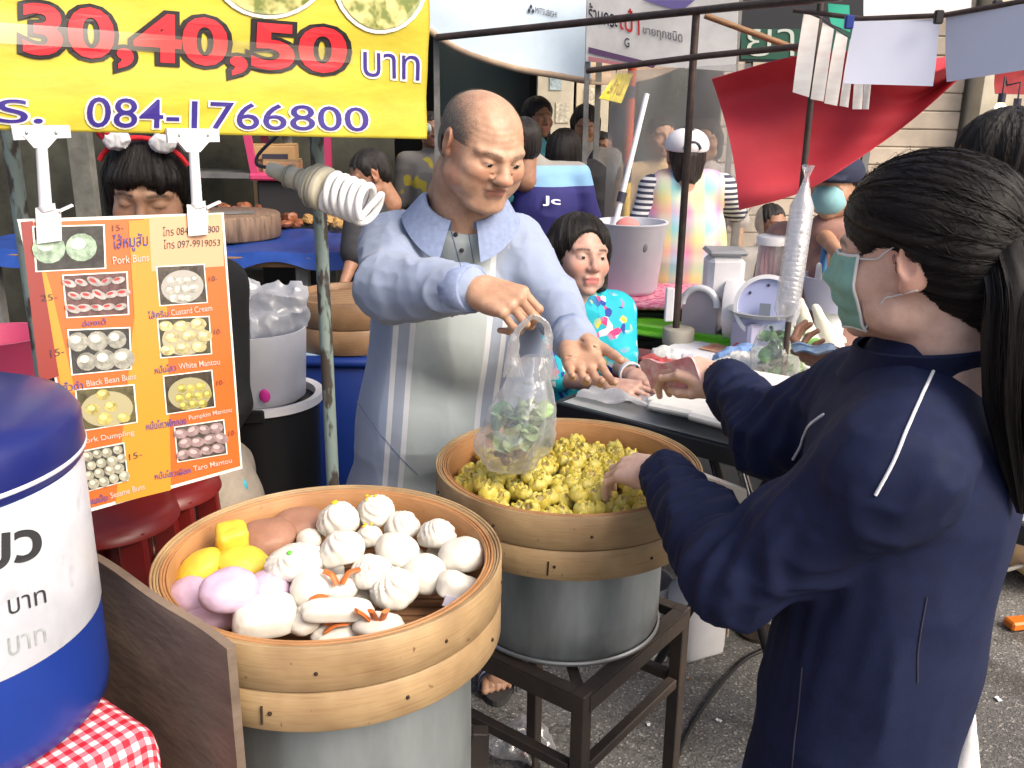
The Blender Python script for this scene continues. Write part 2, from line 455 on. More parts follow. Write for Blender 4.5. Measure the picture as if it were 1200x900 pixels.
def letters(S, s, quad, off, bold=0.0, shear=0.0, ref=None):
    """lettering stretched into the four corners TL TR BR BL (photo pixels) of the surface it is printed on"""
    v, f = text2d(s, bold, shear); r = text2d(s, ref if ref is not None else bold, shear)[0]
    if not len(v): return np.zeros((0, 3)), []
    lo, hi = r.min(0), r.max(0); q = np.asarray(quad, float); out = []
    for p in v:
        u, w = (p - lo) / np.maximum(hi - lo, 1e-6); w = 1 - w
        x = (q[0] * (1 - u) + q[1] * u) * (1 - w) + (q[3] * (1 - u) + q[2] * u) * w
        out.append(S.hit(x[0], x[1], off))
    return np.array(out), f

# ================================================================== THE SETTING
def hx(h, k=1.0):
    c = [int(h[i:i + 2], 16) / 255 for i in (0, 2, 4)]
    return tuple(k * (x / 12.92 if x <= 0.04045 else ((x + 0.055) / 1.055) ** 2.4) for x in c)
m_asph = M('asphalt', (0.10, 0.10, 0.10), 0.9)
_n = NT(m_asph); _c = _n.objco()
_big = _n.noise(_c, 1.7, 5); _vo = _n.N.new('ShaderNodeTexVoronoi'); _vo.inputs['Scale'].default_value = 190; _n.L.new(_c, _vo.inputs['Vector'])
_sep = _n.N.new('ShaderNodeSeparateColor'); _n.L.new(_vo.outputs['Color'], _sep.inputs[0])
_base = _n.ramp(_big, [(0.3, (0.105, 0.104, 0.102)), (0.7, (0.185, 0.182, 0.176))])
_st = _n.ramp(_sep.outputs[0], [(0.0, (0.6, 0.6, 0.6)), (0.55, (1, 1, 1)), (0.9, (1.2, 1.19, 1.16)), (0.985, (2.6, 2.5, 2.4))])
_cr = _n.N.new('ShaderNodeTexVoronoi'); _cr.feature = 'DISTANCE_TO_EDGE'; _cr.inputs['Scale'].default_value = 1.1; _wv = _n.N.new('ShaderNodeVectorMath'); _wv.operation = 'ADD'; _nz = _n.N.new('ShaderNodeTexNoise'); _nz.inputs['Scale'].default_value = 3.0; _nz.inputs['Detail'].default_value = 5; _n.L.new(_c, _nz.inputs['Vector']); _n.L.new(_c, _wv.inputs[0]); _n.L.new(_nz.outputs['Color'], _wv.inputs[1]); _n.L.new(_wv.outputs[0], _cr.inputs['Vector'])
_crk = _n.ramp(_cr.outputs['Distance'], [(0.0, (.45, .45, .45)), (0.008, (1, 1, 1))])
_stn = _n.ramp(_n.noise(_c, 4.5, 3), [(.34, (.55, .53, .5)), (.46, (1, 1, 1))])
_n.set('Base Color', _n.mix(1.0, _n.mix(1.0, _n.mix(1.0, _base, _st, 'MULTIPLY'), _crk, 'MULTIPLY'), _stn, 'MULTIPLY')); _n.bump(_vo.outputs['Distance'], 0.5, 0.004)
g = mk('ground', [(-150, -150, 0), (150, -150, 0), (150, 150, 0), (-150, 150, 0)], [(0, 1, 2, 3)], m_asph, base=(0, 0, 0)); g['kind'] = 'structure'
m_conc = M('pavement_concrete', (0.34, 0.32, 0.29), 0.9, var=0.25, vscale=3, bump=0.3, bscale=40)
v, f = box((0, 13.1, 0.06), (60, 12, 0.12), bev=0.01)
o = mk('pavement', v, f, m_conc, base=(0, 7.2, 0)); o['kind'] = 'structure'

# ---- shophouse row behind the market
m_wallc = M('shop_wall_cream', (0.52, 0.47, 0.36), 0.85, var=0.18, vscale=2.5, bump=0.1)
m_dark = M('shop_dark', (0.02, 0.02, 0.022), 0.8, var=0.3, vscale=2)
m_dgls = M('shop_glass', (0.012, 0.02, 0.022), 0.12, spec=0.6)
m_steelp = M('painted_steel_grey', (0.16, 0.16, 0.155), 0.5, var=0.25, vscale=12)
m_door = M('shop_door_green', (0.018, 0.028, 0.022), 0.35)
m_wood = M('brown_wood', (0.20, 0.11, 0.05), 0.6, var=0.35, vscale=7, stretch=(1, 1, 8))
shop = empty('shophouse', 'row of dark shopfronts with cream pillars behind the market stalls', 'building', (0, 8.2, 0.12))
def sp(name, c, s, m, **k):
    v, f = box(c, s, bev=k.pop('bev', 0.004)); return mk(name, v, f, m, shop, smooth=False)
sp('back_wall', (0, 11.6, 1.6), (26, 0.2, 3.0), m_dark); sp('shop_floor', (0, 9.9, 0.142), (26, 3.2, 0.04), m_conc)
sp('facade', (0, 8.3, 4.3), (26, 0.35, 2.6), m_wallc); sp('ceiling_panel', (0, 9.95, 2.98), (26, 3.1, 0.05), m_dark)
for x in (-9, -5.4, -2.4, 0.33, 4.0, 7.4): sp('pillar', (x, 8.3, 1.57), (0.3, 0.36, 2.86), m_wallc)
for x0, x1, mm in ((-0.65, 0.12, m_dgls), (0.52, 0.80, m_wallc), (1.06, 1.5, m_door), (-1.75, -1.3, m_dark), (-3.6, -2.7, m_dgls)):
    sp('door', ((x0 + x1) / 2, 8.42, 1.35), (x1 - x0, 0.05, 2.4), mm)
for i, (x, z, w_, h_) in enumerate(((0.33, 1.75, .1, .14), (0.39, 1.5, .11, .16), (0.3, 1.28, .12, .1), (0.66, 1.6, .14, .2), (0.62, 1.85, .12, .06))):
    sp('notice', (x, 8.115 if x < .48 else 8.385, z), (w_, 0.008, h_), M('notice_%d' % i, (0.5, .46, .36) if i % 2 else (.32, .4, .42), .7, var=.4, vscale=40), bev=0)
for k in range(3):
    for j in range(2): sp('shelf', (-6.6 + 4.3 * j, 9.5, 0.7 + 0.5 * k), (2.2, 0.4, 0.03), m_steelp)
for x in (-7.6, -5.4, -3.4, -1.2): sp('post', (x, 9.3, 1.2), (0.06, 0.06, 2.3), m_steelp)
m_backdrop = M('pale_backdrop', (.46, .39, .31), .6, var=.2, vscale=3)  # pale slatted backdrop added to brighten the dark far right
for x0, x1 in ((1.75, 3.8), (4.2, 7.2), (7.6, 11)):
    for j in range(18): sp('backdrop_slat', ((x0 + x1) / 2, 8.36 + .006 * (j % 2), .27 + .15 * j), (x1 - x0, .03, .146), m_backdrop, bev=.01)
rr = random.Random(3)
for k in range(26):
    x = rr.uniform(-7.5, -1.3); z = 0.715 + 0.5 * rr.randrange(3); s = rr.uniform(.08, .2)
    if -5.6 < x < -3.3: continue
    sp('stock_box', (x, 9.4 + rr.uniform(-.06, .1), z + s / 2), (rr.uniform(.1, .3), .2, s), M('stock_%d' % (k % 5), [(.3, .22, .12), (.10, .12, .16), (.35, .33, .30), (.22, .05, .05), (.07, .10, .07)][k % 5], .7, var=.3))

# ---- canvas awning with the maker's mark
m_canv = M('awning_canvas', (0.62, 0.74, 0.82), 0.55, var=0.08, vscale=3, bump=0.12, bscale=6)
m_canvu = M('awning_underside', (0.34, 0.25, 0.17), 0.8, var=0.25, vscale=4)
m_ink = M('dark_ink', (0.03, 0.03, 0.05), 0.6)
aw = empty('shop_awning', 'pale blue canvas shop awning with small maker mark above the old man', 'awning', P(600, 60, 5.2) * V(1, 1, 0) + V(0, 0, 1.75))
S_aw = Flat(P(500, 40, 5.2), P(700, 80, 5.0), P(600, -100, 5.3), wave=lambda a, b: 0.02 * math.sin(a * 5 + 1) + 0.025 * math.sin(b * 7))
edge = spline([(496, 30), (540, 58), (600, 76), (650, 84), (692, 92)], 24)
def awf(u, v):
    e = edge[min(23, int(round(u * 23)))]; return S_aw.hit(e[0] + (4 * v), e[1] * (1 - v) + (-170) * v)
v, f = grid_surface(awf, 24, 10); v, f = thicken(v, f, 0.004); mk('valance', v, f, m_canv, aw)
v, f = tube([S_aw.hit(e[0], e[1] + 2) for e in edge], 0.016, 8); mk('hem_pole', v, f, m_canvu, aw)
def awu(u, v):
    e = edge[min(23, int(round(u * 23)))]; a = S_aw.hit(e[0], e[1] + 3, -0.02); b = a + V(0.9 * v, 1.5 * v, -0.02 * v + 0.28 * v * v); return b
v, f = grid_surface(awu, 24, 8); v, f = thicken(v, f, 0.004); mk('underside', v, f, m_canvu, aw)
v, f = letters(S_aw, 'MITSUBISHI', [(628, 10), (653, 15), (653, 22), (628, 17)], 0.006); mk('lettering', v, f, m_ink, aw, smooth=False)
v, f = join(*[(np.array([S_aw.hit(x + dx, y + dy, .006) for dx, dy in ((0, -3.4), (1.8, 0), (0, 3.4), (-1.8, 0))]), [(0, 3, 2, 1)]) for x, y in ((623, 10), (620.8, 14.5), (625.2, 15))]); mk('emblem', v, f, m_ink, aw, smooth=False)
for x in (-0.42, 0.44): v, f = bar(V(x, 5.25, 0), V(x, 5.25, 2.35), 0.03); mk('post', v, f, m_steelp, aw)

# ---- white printed banner
m_vinyl = M('white_vinyl', (0.66, 0.65, 0.62), 0.45, var=0.14, vscale=5, bump=0.25, bscale=9)
wb = empty('printed_banner', 'white vinyl shop banner with black and red Thai lettering', 'banner', P(775, 80, 4.9))
S_wb = Flat(P(688, 74, 4.9), P(862, 90, 4.6), P(690, -60, 4.9))
v, f = sheet(S_wb, [(690, -60), (868, -60), (862, 84), (686, 72)], 0, 10, 10); v, f = thicken(v, f, .003); mk('vinyl', v, f, m_vinyl, wb)
m_rink = M('red_ink', (0.5, 0.03, 0.03), 0.6); m_gink = M('grey_ink', (0.16, 0.15, 0.17), 0.6); m_pink = M('plum_ink', (0.12, 0.06, 0.14), .6)
for s, q, mm in (('ร้านกระ', [(690, 3), (724, 10), (724, 34), (690, 24)], m_ink), ('เป๋า', [(726, 8), (750, 12), (750, 42), (727, 34)], m_rink),
                 ('ขายทุกชนิด', [(753, 30), (800, 38), (800, 54), (754, 42)], m_gink), ('G', [(732, 44), (738, 45), (738, 56), (732, 55)], m_ink)):
    v, f = letters(S_wb, s, q, .005, .012); mk('lettering', v, f, mm, wb, smooth=False)
for q, mm in (([(690, 55), (770, 75), (766, 80), (690, 62)], m_pink), ([(690, 66), (750, 77), (747, 80), (690, 71)], M('pink_ink', (.5, .2, .22), .6)), ([(752, 0), (815, 0), (800, 12), (790, 11)], M('lilac_ink', (.16, .13, .34), .6))):
    v, f = sheet(S_wb, q, .005, 3, 3); mk('printed_band', v, f, mm, wb, smooth=False)
for px_ in (690, 866): v, f = bar(V(P(px_, 70, 4.92)[0], P(px_, 70, 4.92)[1] + .02, 0), P(px_, 20, 4.92) * V(1, 1, 0) + V(0, .02, 2.4), .025); mk('post', v, f, m_steelp, wb)

# ---- yellow notice, red and yellow wrapped post
yn = empty('yellow_notice', 'small slanted yellow notice hanging under the awning edge', 'sign', P(718, 100, 4.8))
S_yn = Flat(P(700, 118, 4.8), P(740, 118, 4.8), P(720, 80, 4.9))
v, f = sheet(S_yn, [(722, 86), (742, 86), (728, 121), (702, 115)], 0, 4, 4); v, f = thicken(v, f, .004); mk('board', v, f, M('notice_yellow', (.75, .62, .05), .5, var=.15, vscale=30), yn, smooth=False)
v, f = letters(S_yn, 'ร้าน', [(722, 93), (735, 93), (727, 112), (711, 109)], .005, .02); mk('lettering', v, f, M('ochre_ink', (.4, .27, .02), .6), yn, smooth=False)
v, f = tube([S_yn.hit(722, 86), P(724, 70, 4.92)], .003, 6); mk('cord', v, f, m_ink, yn)
wp = empty('wrapped_post', 'slim post wrapped in orange red and yellow tape behind the plastic sheet', 'post', P(738, 140, 5.0) * V(1, 1, 0))
p0 = P(738, 140, 5.0); m_orr = M('orange_red_tape', (.62, .09, .02), .5); m_yel = M('yellow_tape', (.75, .5, .06), .5)
for z0, z1, mm in ((0, 1.2, m_yel), (1.2, 1.28, m_ink), (1.28, 1.62, m_orr), (1.62, 1.68, m_ink), (1.68, 1.86, m_orr), (1.86, 2.3, m_yel)):
    v, f = tube([V(p0[0], p0[1], z0), V(p0[0], p0[1], z1)], .022, 12); mk('tape_band', v, f, mm, wp)

# ---- green shop sign far right
gs = empty('green_shop_sign', 'dark green shop sign with white outlined Thai letters behind red cloth', 'sign', P(900, 70, 5.6) * V(1, 1, 0))
S_gs = Flat(P(868, 62, 5.6), P(930, 62, 5.6), P(868, 0, 5.6))
v, f = sheet(S_gs, [(866, -60), (1040, -60), (1040, 76), (866, 72)], 0, 4, 4); v, f = thicken(v, f, .04); mk('board', v, f, M('sign_dark', (.012, .014, .02), .5), gs, smooth=False)
v, f = sheet(S_gs, [(868, 34), (1038, 34), (1038, 72), (868, 69)], .006, 4, 4); mk('green_band', v, f, M('sign_green', (.01, .07, .045), .45), gs, smooth=False)
v, f = letters(S_gs, 'ยา', [(876, 34), (930, 34), (930, 66), (874, 66)], .012, -.01); mk('lettering', v, f, M('sign_white', (.45, .5, .45), .5), gs, smooth=False)
for px_ in (880, 1030): a = P(px_, 70, 5.62); v, f = bar(V(a[0], a[1] + .04, 0), V(a[0], a[1] + .04, 2.2), .04); mk('post', v, f, m_steelp, gs)

# ================================================================== THE DUMPLING STALL
S1, R1 = V(-0.261, 1.237, 0.982), 0.25
S2, R2 = V(0.112, 1.716, 0.939), 0.26
def bamboo(name, c1, c2, dk):
    m = M(name, c1, 0.5); n = NT(m)
    at = n.attr('ang'); sx = n.N.new('ShaderNodeCombineXYZ'); sp_ = n.N.new('ShaderNodeSeparateXYZ'); n.L.new(n.objco(), sp_.inputs[0])
    n.L.new(n.math('MULTIPLY', at.outputs['Fac'], 4.0), sx.inputs[0]); n.L.new(n.math('MULTIPLY', sp_.outputs[2], 260.0), sx.inputs[1])
    n.L.new(n.math('MULTIPLY', n.attr('rad').outputs['Fac'], 300.0), sx.inputs[2])
    g = n.noise(sx.outputs[0], 1.0, 5); b = n.noise(n.objco(), 9.0, 3)
    c = n.ramp(g, [(0.25, c1), (0.5, c2), (0.8, c1)])
    c = n.mix(n.math('MULTIPLY', n.ramp(b, [(0.42, (0, 0, 0)), (0.72, (1, 1, 1))]), 0.6), c, dk)
    sx2 = n.N.new('ShaderNodeCombineXYZ'); n.L.new(n.math('MULTIPLY', at.outputs['Fac'], 9.0), sx2.inputs[0]); n.L.new(n.math('MULTIPLY', sp_.outputs[2], 22.0), sx2.inputs[1])
    s = n.noise(sx2.outputs[0], 2.2, 2); c = n.mix(n.ramp(s, [(0.70, (0, 0, 0)), (0.76, (.8, .8, .8))]), c, dk)
    n.set('Base Color', c); n.bump(g, 0.3, 0.0015); return m
m_bamb = bamboo('bamboo_outside', (0.33, 0.215, 0.105), (0.43, 0.30, 0.155), (0.12, 0.055, 0.02))
m_bami = bamboo('bamboo_inside', (0.38, 0.18, 0.07), (0.46, 0.24, 0.10), (0.22, 0.095, 0.035))
m_slat = M('bamboo_slat', (0.20, 0.10, 0.045), 0.6, var=0.4, vscale=10, stretch=(1, 12, 1))
m_alu = M('dull_aluminium', (0.36, 0.40, 0.41), 0.40, metal=0.7, var=0.22, vscale=9, stretch=(1, 1, .25), bump=0.1, bscale=20, rvar=0.1)
n = NT(m_alu)
sp_ = n.N.new('ShaderNodeSeparateXYZ'); n.L.new(n.objco(), sp_.inputs[0])
soot = n.math('SUBTRACT', n.noise(n.objco(), 7.0, 4), n.math('MULTIPLY', sp_.outputs[2], 5.0))
src = n.b.inputs['Base Color'].links[0].from_socket
n.set('Base Color', n.mix(n.ramp(soot, [(0.25, (0, 0, 0)), (0.75, (.8, .8, .8))]), src, (0.05, 0.033, 0.03)))
m_gap = M('dark_gap', (0.03, 0.016, 0.008), 0.9)
def ring_part(name, rin, rout, z0, z1, c, mat, par, bev=0.0015, seg=112, wob=0.0):
    pr = [(rin, z0 + bev), (rin, z1 - bev), (rin + bev, z1), (rout - bev, z1), (rout, z1 - bev), (rout, z0 + bev), (rout - bev, z0), (rin + bev, z0)]
    v, f = lathe(pr, c, seg, closed=True, wob=wob); q = v - np.asarray(c, float)
    f = [x[::-1] for x in f]
    return mk(name, v, f, mat, par, attrs={'ang': np.abs(np.arctan2(q[:, 1], q[:, 0])) + .3 * np.sin(np.arctan2(q[:, 1], q[:, 0])), 'rad': np.hypot(q[:, 0], q[:, 1])})
def steamer(label, c, R, hgt):
    t = empty('bamboo_steamer', label, 'steamer', c - V(0, 0, hgt))
    z = -hgt; mid = -hgt * 0.52
    # overlapping bamboo hoops seen as thin rings on the rim
    rr_ = R
    for k in range(5):
        th = 0.0042; ring_part('bamboo_strip', rr_ - th, rr_ - 0.0006, mid + 0.0006, -0.001 * (k % 3) - 0.0008 * k, c, m_bamb if k < 3 else m_bami, t, 0.0009, wob=0.0012 * (k % 2)); rr_ -= th
    ring_part('inner_wall', rr_ - 0.004, rr_ - 0.0006, z + 0.004, -0.004, c, m_bami, t)
    ring_part('lower_hoop', R - 0.012, R - 0.0015, z, mid - 0.002, c, m_bamb, t, 0.002)
    ring_part('lower_hoop', rr_, R - 0.0126, z + 0.002, mid - 0.003, c, m_bami, t, 0.002)
    for zz in (z * .3, z * .78):
        for k in range(9):
            a = k * 0.7 + zz * 40; v, f = ellip(c + V(math.cos(a) * (R - .0012), math.sin(a) * (R - .0012), zz), (.003, .003, .003), None, 8, 6); mk('rivet', v, f, m_gap, t)
    fl = c[2] + z + 0.028; ri = rr_ - 0.005; y = -ri + 0.012
    while y < ri:
        L = math.sqrt(max(ri * ri - y * y, 0)) * 2 - 0.006
        if L > 0.03: v, f = box((c[0], c[1] + y, fl - .002), (L, 0.019, 0.004), bev=.001); mk('floor_slat', v, f, m_slat, t)
        y += 0.0235
    for s in (-.12, .12): v, f = box((c[0] + s, c[1], fl - .012), (.02, 2 * math.sqrt(ri * ri - s * s) - .006, .012), bev=.001); mk('cross_slat', v, f, m_slat, t)
    # short stitched joint on the outer hoop
    a = -1.75; p = c + V(math.cos(a) * R, math.sin(a) * R, z * .8); v, f = tube([p + V(0, 0, -.014), p + V(.001, 0, .012)], .0015, 6); mk('stitch', v, f, m_gap, t)
    return t
st1 = steamer('bamboo steamer full of white, yellow and purple buns', S1, R1, 0.122)
st2 = steamer('bamboo steamer heaped with yellow pork dumplings', S2, R2, 0.122)
def pot(label, c, r, z0, z1):
    t = empty('steam_pot', label, 'pot', (c[0], c[1], z0))
    b = V(c[0], c[1], z0); h = z1 - z0
    v, f = lathe([(0.0, 0.004), (r - .02, 0.0), (r - .004, .006), (r, .02), (r + .001, h * .5), (r, h - .006), (r + .006, h - .003), (r + .006, h), (r - .004, h), (r - .004, .02), (0, .012)], b, 96)
    o = mk('pot_body', v, f, m_alu, t); sharp(o, 40)
    v, f = lathe([(r + .0065, h - .012), (r + .012, h - .010), (r + .012, h - .002), (r + .0065, h - .0005)], b, 96, closed=True); mk('rolled_rim', v, [x[::-1] for x in f], M('bright_rim', (.30, .31, .31), .45, metal=.7), t)
    v, f = lathe([(r + .0005, .0), (r + .004, .002), (r + .004, .008), (r + .0005, .01)], b, 96, closed=True); mk('base_ring', v, [x[::-1] for x in f], M('bright_rim', (.30, .31, .31), .45, metal=.7), t)
    return t
pot1 = pot('dull aluminium pot under the steamer of white buns', S1, 0.203, 0.52, S1[2] - 0.1225)
pot2 = pot('sooty aluminium pot under the steamer of yellow dumplings', S2, 0.192, 0.603, S2[2] - 0.1225)

# ---- welded steel stands
m_iron = M('rusty_iron', (0.045, 0.040, 0.037), 0.55, metal=0.35, col2=(0.070, 0.052, 0.042), vscale=14, bump=0.3, bscale=60)
def stand(label, c0, c1, z, h_low):
    t = empty('pot_stand', label, 'stand', (*((c0 + c1) / 2)[:2], 0))
    d = nrm(c1 - c0); w = np.linalg.norm(c1 - c0); l = V(-d[1], d[0], 0)
    if l[1] < 0: l = -l
    k = [c0, c1, c1 + l * w, c0 + l * w]; a = 0.027
    for i in range(4):
        p, q = k[i] * V(1, 1, 0), k[(i + 1) % 4] * V(1, 1, 0); e = nrm(q - p)
        v, f = bar(p + V(0, 0, z - .003) + e * .003, q + V(0, 0, z - .003) - e * .003, a, .004, up=(0, 0, 1)); mk('rail', v, f, m_iron, t, smooth=False)
        inw = V(-e[1], e[0], 0) * 0.014
        v, f = bar(p + V(0, 0, z - .022) + e * .005 - inw, q + V(0, 0, z - .022) - e * .005 - inw, .004, .034, up=(0, 0, 1)); mk('rail_web', v, f, m_iron, t, smooth=False)
        v, f = bar(p, p + V(0, 0, z + .0012), a * 1.05, a * 1.05, up=tuple(d), bev=.002); mk('leg', v, f, m_iron, t, smooth=False)
        v, f = bar(p + V(0, 0, h_low) + e * .02, q + V(0, 0, h_low) - e * .02, .022, .022, bev=.002); mk('rung', v, f, m_iron, t, smooth=False)
    for i in (0, 1):
        p, q = k[i] * V(1, 1, 0), k[i + 2] * V(1, 1, 0)
        v, f = bar(p + V(0, 0, z - .012 - .02 * i), q + V(0, 0, z - .012 - .02 * i), .02, .006); mk('pot_support', v, f, m_iron, t, smooth=False)
    return t
c0 = P(682, 814, 1.45); c0[2] = 0; c1 = PZ(799, 712, .6); c1[2] = 0
stand('rusty angle iron stand under the pot of yellow dumplings', c0, c1, 0.600, 0.43)
stand('rusty angle iron stand under the pot of white buns', V(-.47, 1.03, 0), V(-.05, 1.03, 0), 0.517, 0.3)

# ---- buns: each one a thing
m_bun = M('white_dough', (0.70, 0.675, 0.60), 0.42, var=0.08, vscale=22, bump=0.25, bscale=45, sss=0.35, sssc=(1, .8, .6))
m_bunp = M('purple_dough', (0.56, 0.42, 0.56), 0.5, var=0.07, vscale=25, bump=0.08, sss=0.2)
m_buny = M('yellow_dough', (0.72, 0.50, 0.05), 0.5, var=0.12, vscale=25, bump=0.08, sss=0.2)
m_bunb = M('brown_dough', (0.33, 0.17, 0.11), 0.5, var=0.12, vscale=25, bump=0.08, sss=0.15)
m_orng = M('sausage_orange', (0.52, 0.14, 0.03), 0.45, var=0.25, vscale=60)
m_grn = M('green_mark', (0.12, 0.55, 0.05), 0.5); m_ymk = M('yellow_mark', (0.75, 0.48, 0.03), 0.5)
m_wpap = M('bun_paper', (0.62, 0.60, 0.72), 0.5)
def bunmesh(r, pleat=0, depth=0.08, squash=0.8, knot=0.0, seed=0, nu=56, nv=30, box_=0.0):
    rg = np.random.default_rng(seed)
    u = np.arange(nu) * 2 * np.pi / nu; w = np.linspace(-np.pi / 2, np.pi / 2, nv); U, W = np.meshgrid(u, w)
    e = 1.0 - box_; sg = lambda a, p: np.sign(a) * np.abs(a) ** p
    x = sg(np.cos(W), e) * sg(np.cos(U), e); y = sg(np.cos(W), e) * sg(np.sin(U), e); z = sg(np.sin(W), e)
    top = np.clip((W - 0.0) / (np.pi / 2), 0, 1)
    ph = rg.uniform(0, 6); amp = rg.uniform(.7, 1.3, 64)
    if pleat:
        tw = (.5 + .9 * rg.random()) * top + .25 * np.sin(2 * U + ph); c = np.cos(pleat * (U + tw) + ph); m = 1 - depth * (1 - np.abs(c)) ** 1.3 * np.sin(np.pi * np.clip(top * .95 + .08, 0, 1)) * 2.6 * amp[(np.floor((U + tw + ph / pleat) / (2 * np.pi) * pleat * 2).astype(int)) % 64]
        x, y, z = x * m, y * m, z * (1 - .5 * depth * (1 - np.abs(c)) * top)
    rr_ = np.sqrt(x * x + y * y)
    z = np.where(z < -.55, -.55 + (z + .55) * .25, z)
    z = z + knot * np.exp(-(rr_ / .22) ** 2) - (0.16 if pleat and not knot else 0) * np.exp(-(rr_ / .12) ** 2)
    p = np.stack([x, y, z * squash], -1).reshape(-1, 3)
    p *= (1 + .07 * vnoise(p * 2.0 + seed * 7.1) + .022 * vnoise(p * 6 + seed))[:, None]
    f = [(i * nu + j, i * nu + (j + 1) % nu, (i + 1) * nu + (j + 1) % nu, (i + 1) * nu + j) for i in range(nv - 1) for j in range(nu)]
    return p * r, f
def bun(px, py, z, v, f, mat, label, tilt=(0, 0), spin=0.0, scale=(1, 1, 1), extra=(), group='buns in the left steamer', cat='bun'):
    c = PZ(px, py, z); R = rotx(tilt[0]) @ roty(tilt[1]) @ rotz(spin)
    w = (v * np.asarray(scale, float)) @ R.T + c
    o = mk('steamed_bun', w, f, mat, base=c - V(0, 0, .02)); tag(o, label, cat, group)
    for nm, kind, mm, pts in extra:
        if kind == 'dot': vv, ff = ellip(c + R @ (np.asarray(pts[0]) * np.asarray(scale)), (pts[1], pts[1], pts[1] * .6), R, 12, 8)
        elif kind == 'strip': vv, ff = tube([c + R @ np.asarray(q) for q in pts[0]], pts[1], 8, 9, flat=.5)
        else: vv, ff = kind(c, R)
        mk(nm, vv, ff, mm, o)
    return o
Z7 = lambda x, y: (180 + x * .3777, 560 + y * .3777)
k = 0; fz = S1[2] - 0.094
white = [  # zoomed x, y, height of centre, radius, kind
    (575, 132, .972, .0345, 'dot'), (690, 108, .968, .032, 'knot'), (770, 150, .955, .029, 'pl'), (880, 180, .957, .031, 'pl'), (955, 245, .952, .0365, 'sm'),
    (585, 226, .985, .0335, 'pl'), (755, 228, .968, .034, 'sm'), (675, 296, .962, .032, 'pl'), (840, 300, .945, .034, 'sm'), (745, 345, .945, .036, 'pl'),
    (490, 345, .95, .032, 'sm'), (482, 192, .945, .020, 'sm'), (668, 186, .958, .022, 'knot'), (640, 372, .912, .03, 'sm'), (790, 262, .915, .03, 'sm'), (530, 300, .918, .03, 'sm'), (900, 240, .912, .03, 'sm')]
lab = {'dot': 'pleated white bun marked with a yellow dot on top', 'knot': 'pleated white bun gathered into a knot with yellow crumbs', 'pl': 'plain pleated white bun in the left steamer', 'sm': 'smooth round white bun in the left steamer'}
WL = {2: 'pleated white bun next to the large knotted bun', 3: 'pleated white bun touching the far bamboo wall', 4: 'largest smooth white bun pressed against the bamboo wall', 5: 'pleated white bun just in front of the yellow dotted bun',
      6: 'smooth round white bun in the middle of the white pile', 7: 'pleated white bun behind the crossed sausage bun', 8: 'smooth white bun between the largest smooth bun and the cut bun', 9: 'big pleated white bun above the slatted gap', 10: 'smooth white bun under the crossed sausage strips'}
WL.update({i: 'smooth white bun of the lower layer half hidden under other buns' for i in (13, 14, 15, 16)})
for x, y, z, r, kd in white:
    px, py = Z7(x, y); k += 1; sp0 = k * 1.9
    if kd == 'sm': v, f = bunmesh(r, 0, 0, .84, 0, k)
    else: v, f = bunmesh(r, 6 + k % 3, .085, .86, .14 if kd == 'knot' else .05, k)
    ex = []
    if kd == 'dot': ex = [('yellow_dot', 'dot', m_ymk, ((0, 0, r * .88), .006))]
    if kd == 'knot': ex = [('yellow_crumb', 'dot', m_ymk, ((dx * .006, dy * .006, r * .97), .003)) for dx, dy in ((0, 0), (1.5, .4), (-1, 1), (.3, -1.5))]
    l = lab[kd] if not (kd == 'knot' and r < .025) else 'small knotted white bun tucked between larger pleated buns'
    if kd == 'sm' and r < .025: l = 'smallest white bun lying against the brown buns'
    l = WL.get(k - 1, l)
    bun(px, py, z, v, f, m_bun, l, (random.uniform(-.3, .3), random.uniform(-.3, .3)), sp0, extra=ex)
    # the underlying paper square
v, f = bunmesh(.034, 8, .07, .8, .02, 41)
px, py = Z7(440, 262); bun(px, py, .972, v, f, m_bun, 'long white bun with a green square mark', (.1, -.15), .2, (1.35, .95, .95), [('green_mark', 'dot', m_grn, ((-.002, -.012, .0255), .0042))])
v, f = bunmesh(.036, 0, 0, .72, 0, 42, box_=.35); px, py = Z7(345, 432); bun(px, py, .935, v, f, m_bun, 'big square white bun beside the purple buns', (.15, .05), .35, (1.2, .9, .95))
v, f = bunmesh(.030, 0, 0, .85, 0, 43, box_=.3); px, py = Z7(572, 412); bun(px, py, .945, v, f, m_bun, 'long white roll laid across the front buns', (0, .12), .28, (1.65, .62, .62))
px, py = Z7(465, 445); v, f = bunmesh(.024, 0, 0, .8, 0, 47); bun(px, py, .925, v, f, m_bun, 'small white bun end touching the big square bun', (0, 0), .5)
px, py = Z7(945, 345); v, f = bunmesh(.03, 0, 0, .8, 0, 44, box_=.4); bun(px, py, .938, v, f, m_bun, 'cut white bun on lilac paper against the bamboo wall', (-.3, .35), .3, (1.05, .9, .9), [('paper', lambda c, R: box(c + R @ V(-.008, -.028, -.014), (.03, .003, .016), R), m_wpap, None)])
px, py = Z7(700, 460); v, f = bunmesh(.03, 0, 0, .7, 0, 45)
bun(px, py, .925, v, f, m_bun, 'white bun with upright orange sausage strips', (.1, 0), 0, (1.2, .8, .8), [('sausage_strip', 'strip', m_orng, ([(dx * .3, -.004, .006), (dx * .7, -.008, .024), (dx, -.012, .034)], .0062)) for dx in (-.028, -.008, .012)])
px, py = Z7(575, 345); v, f = bunmesh(.026, 0, 0, .8, 0, 46)
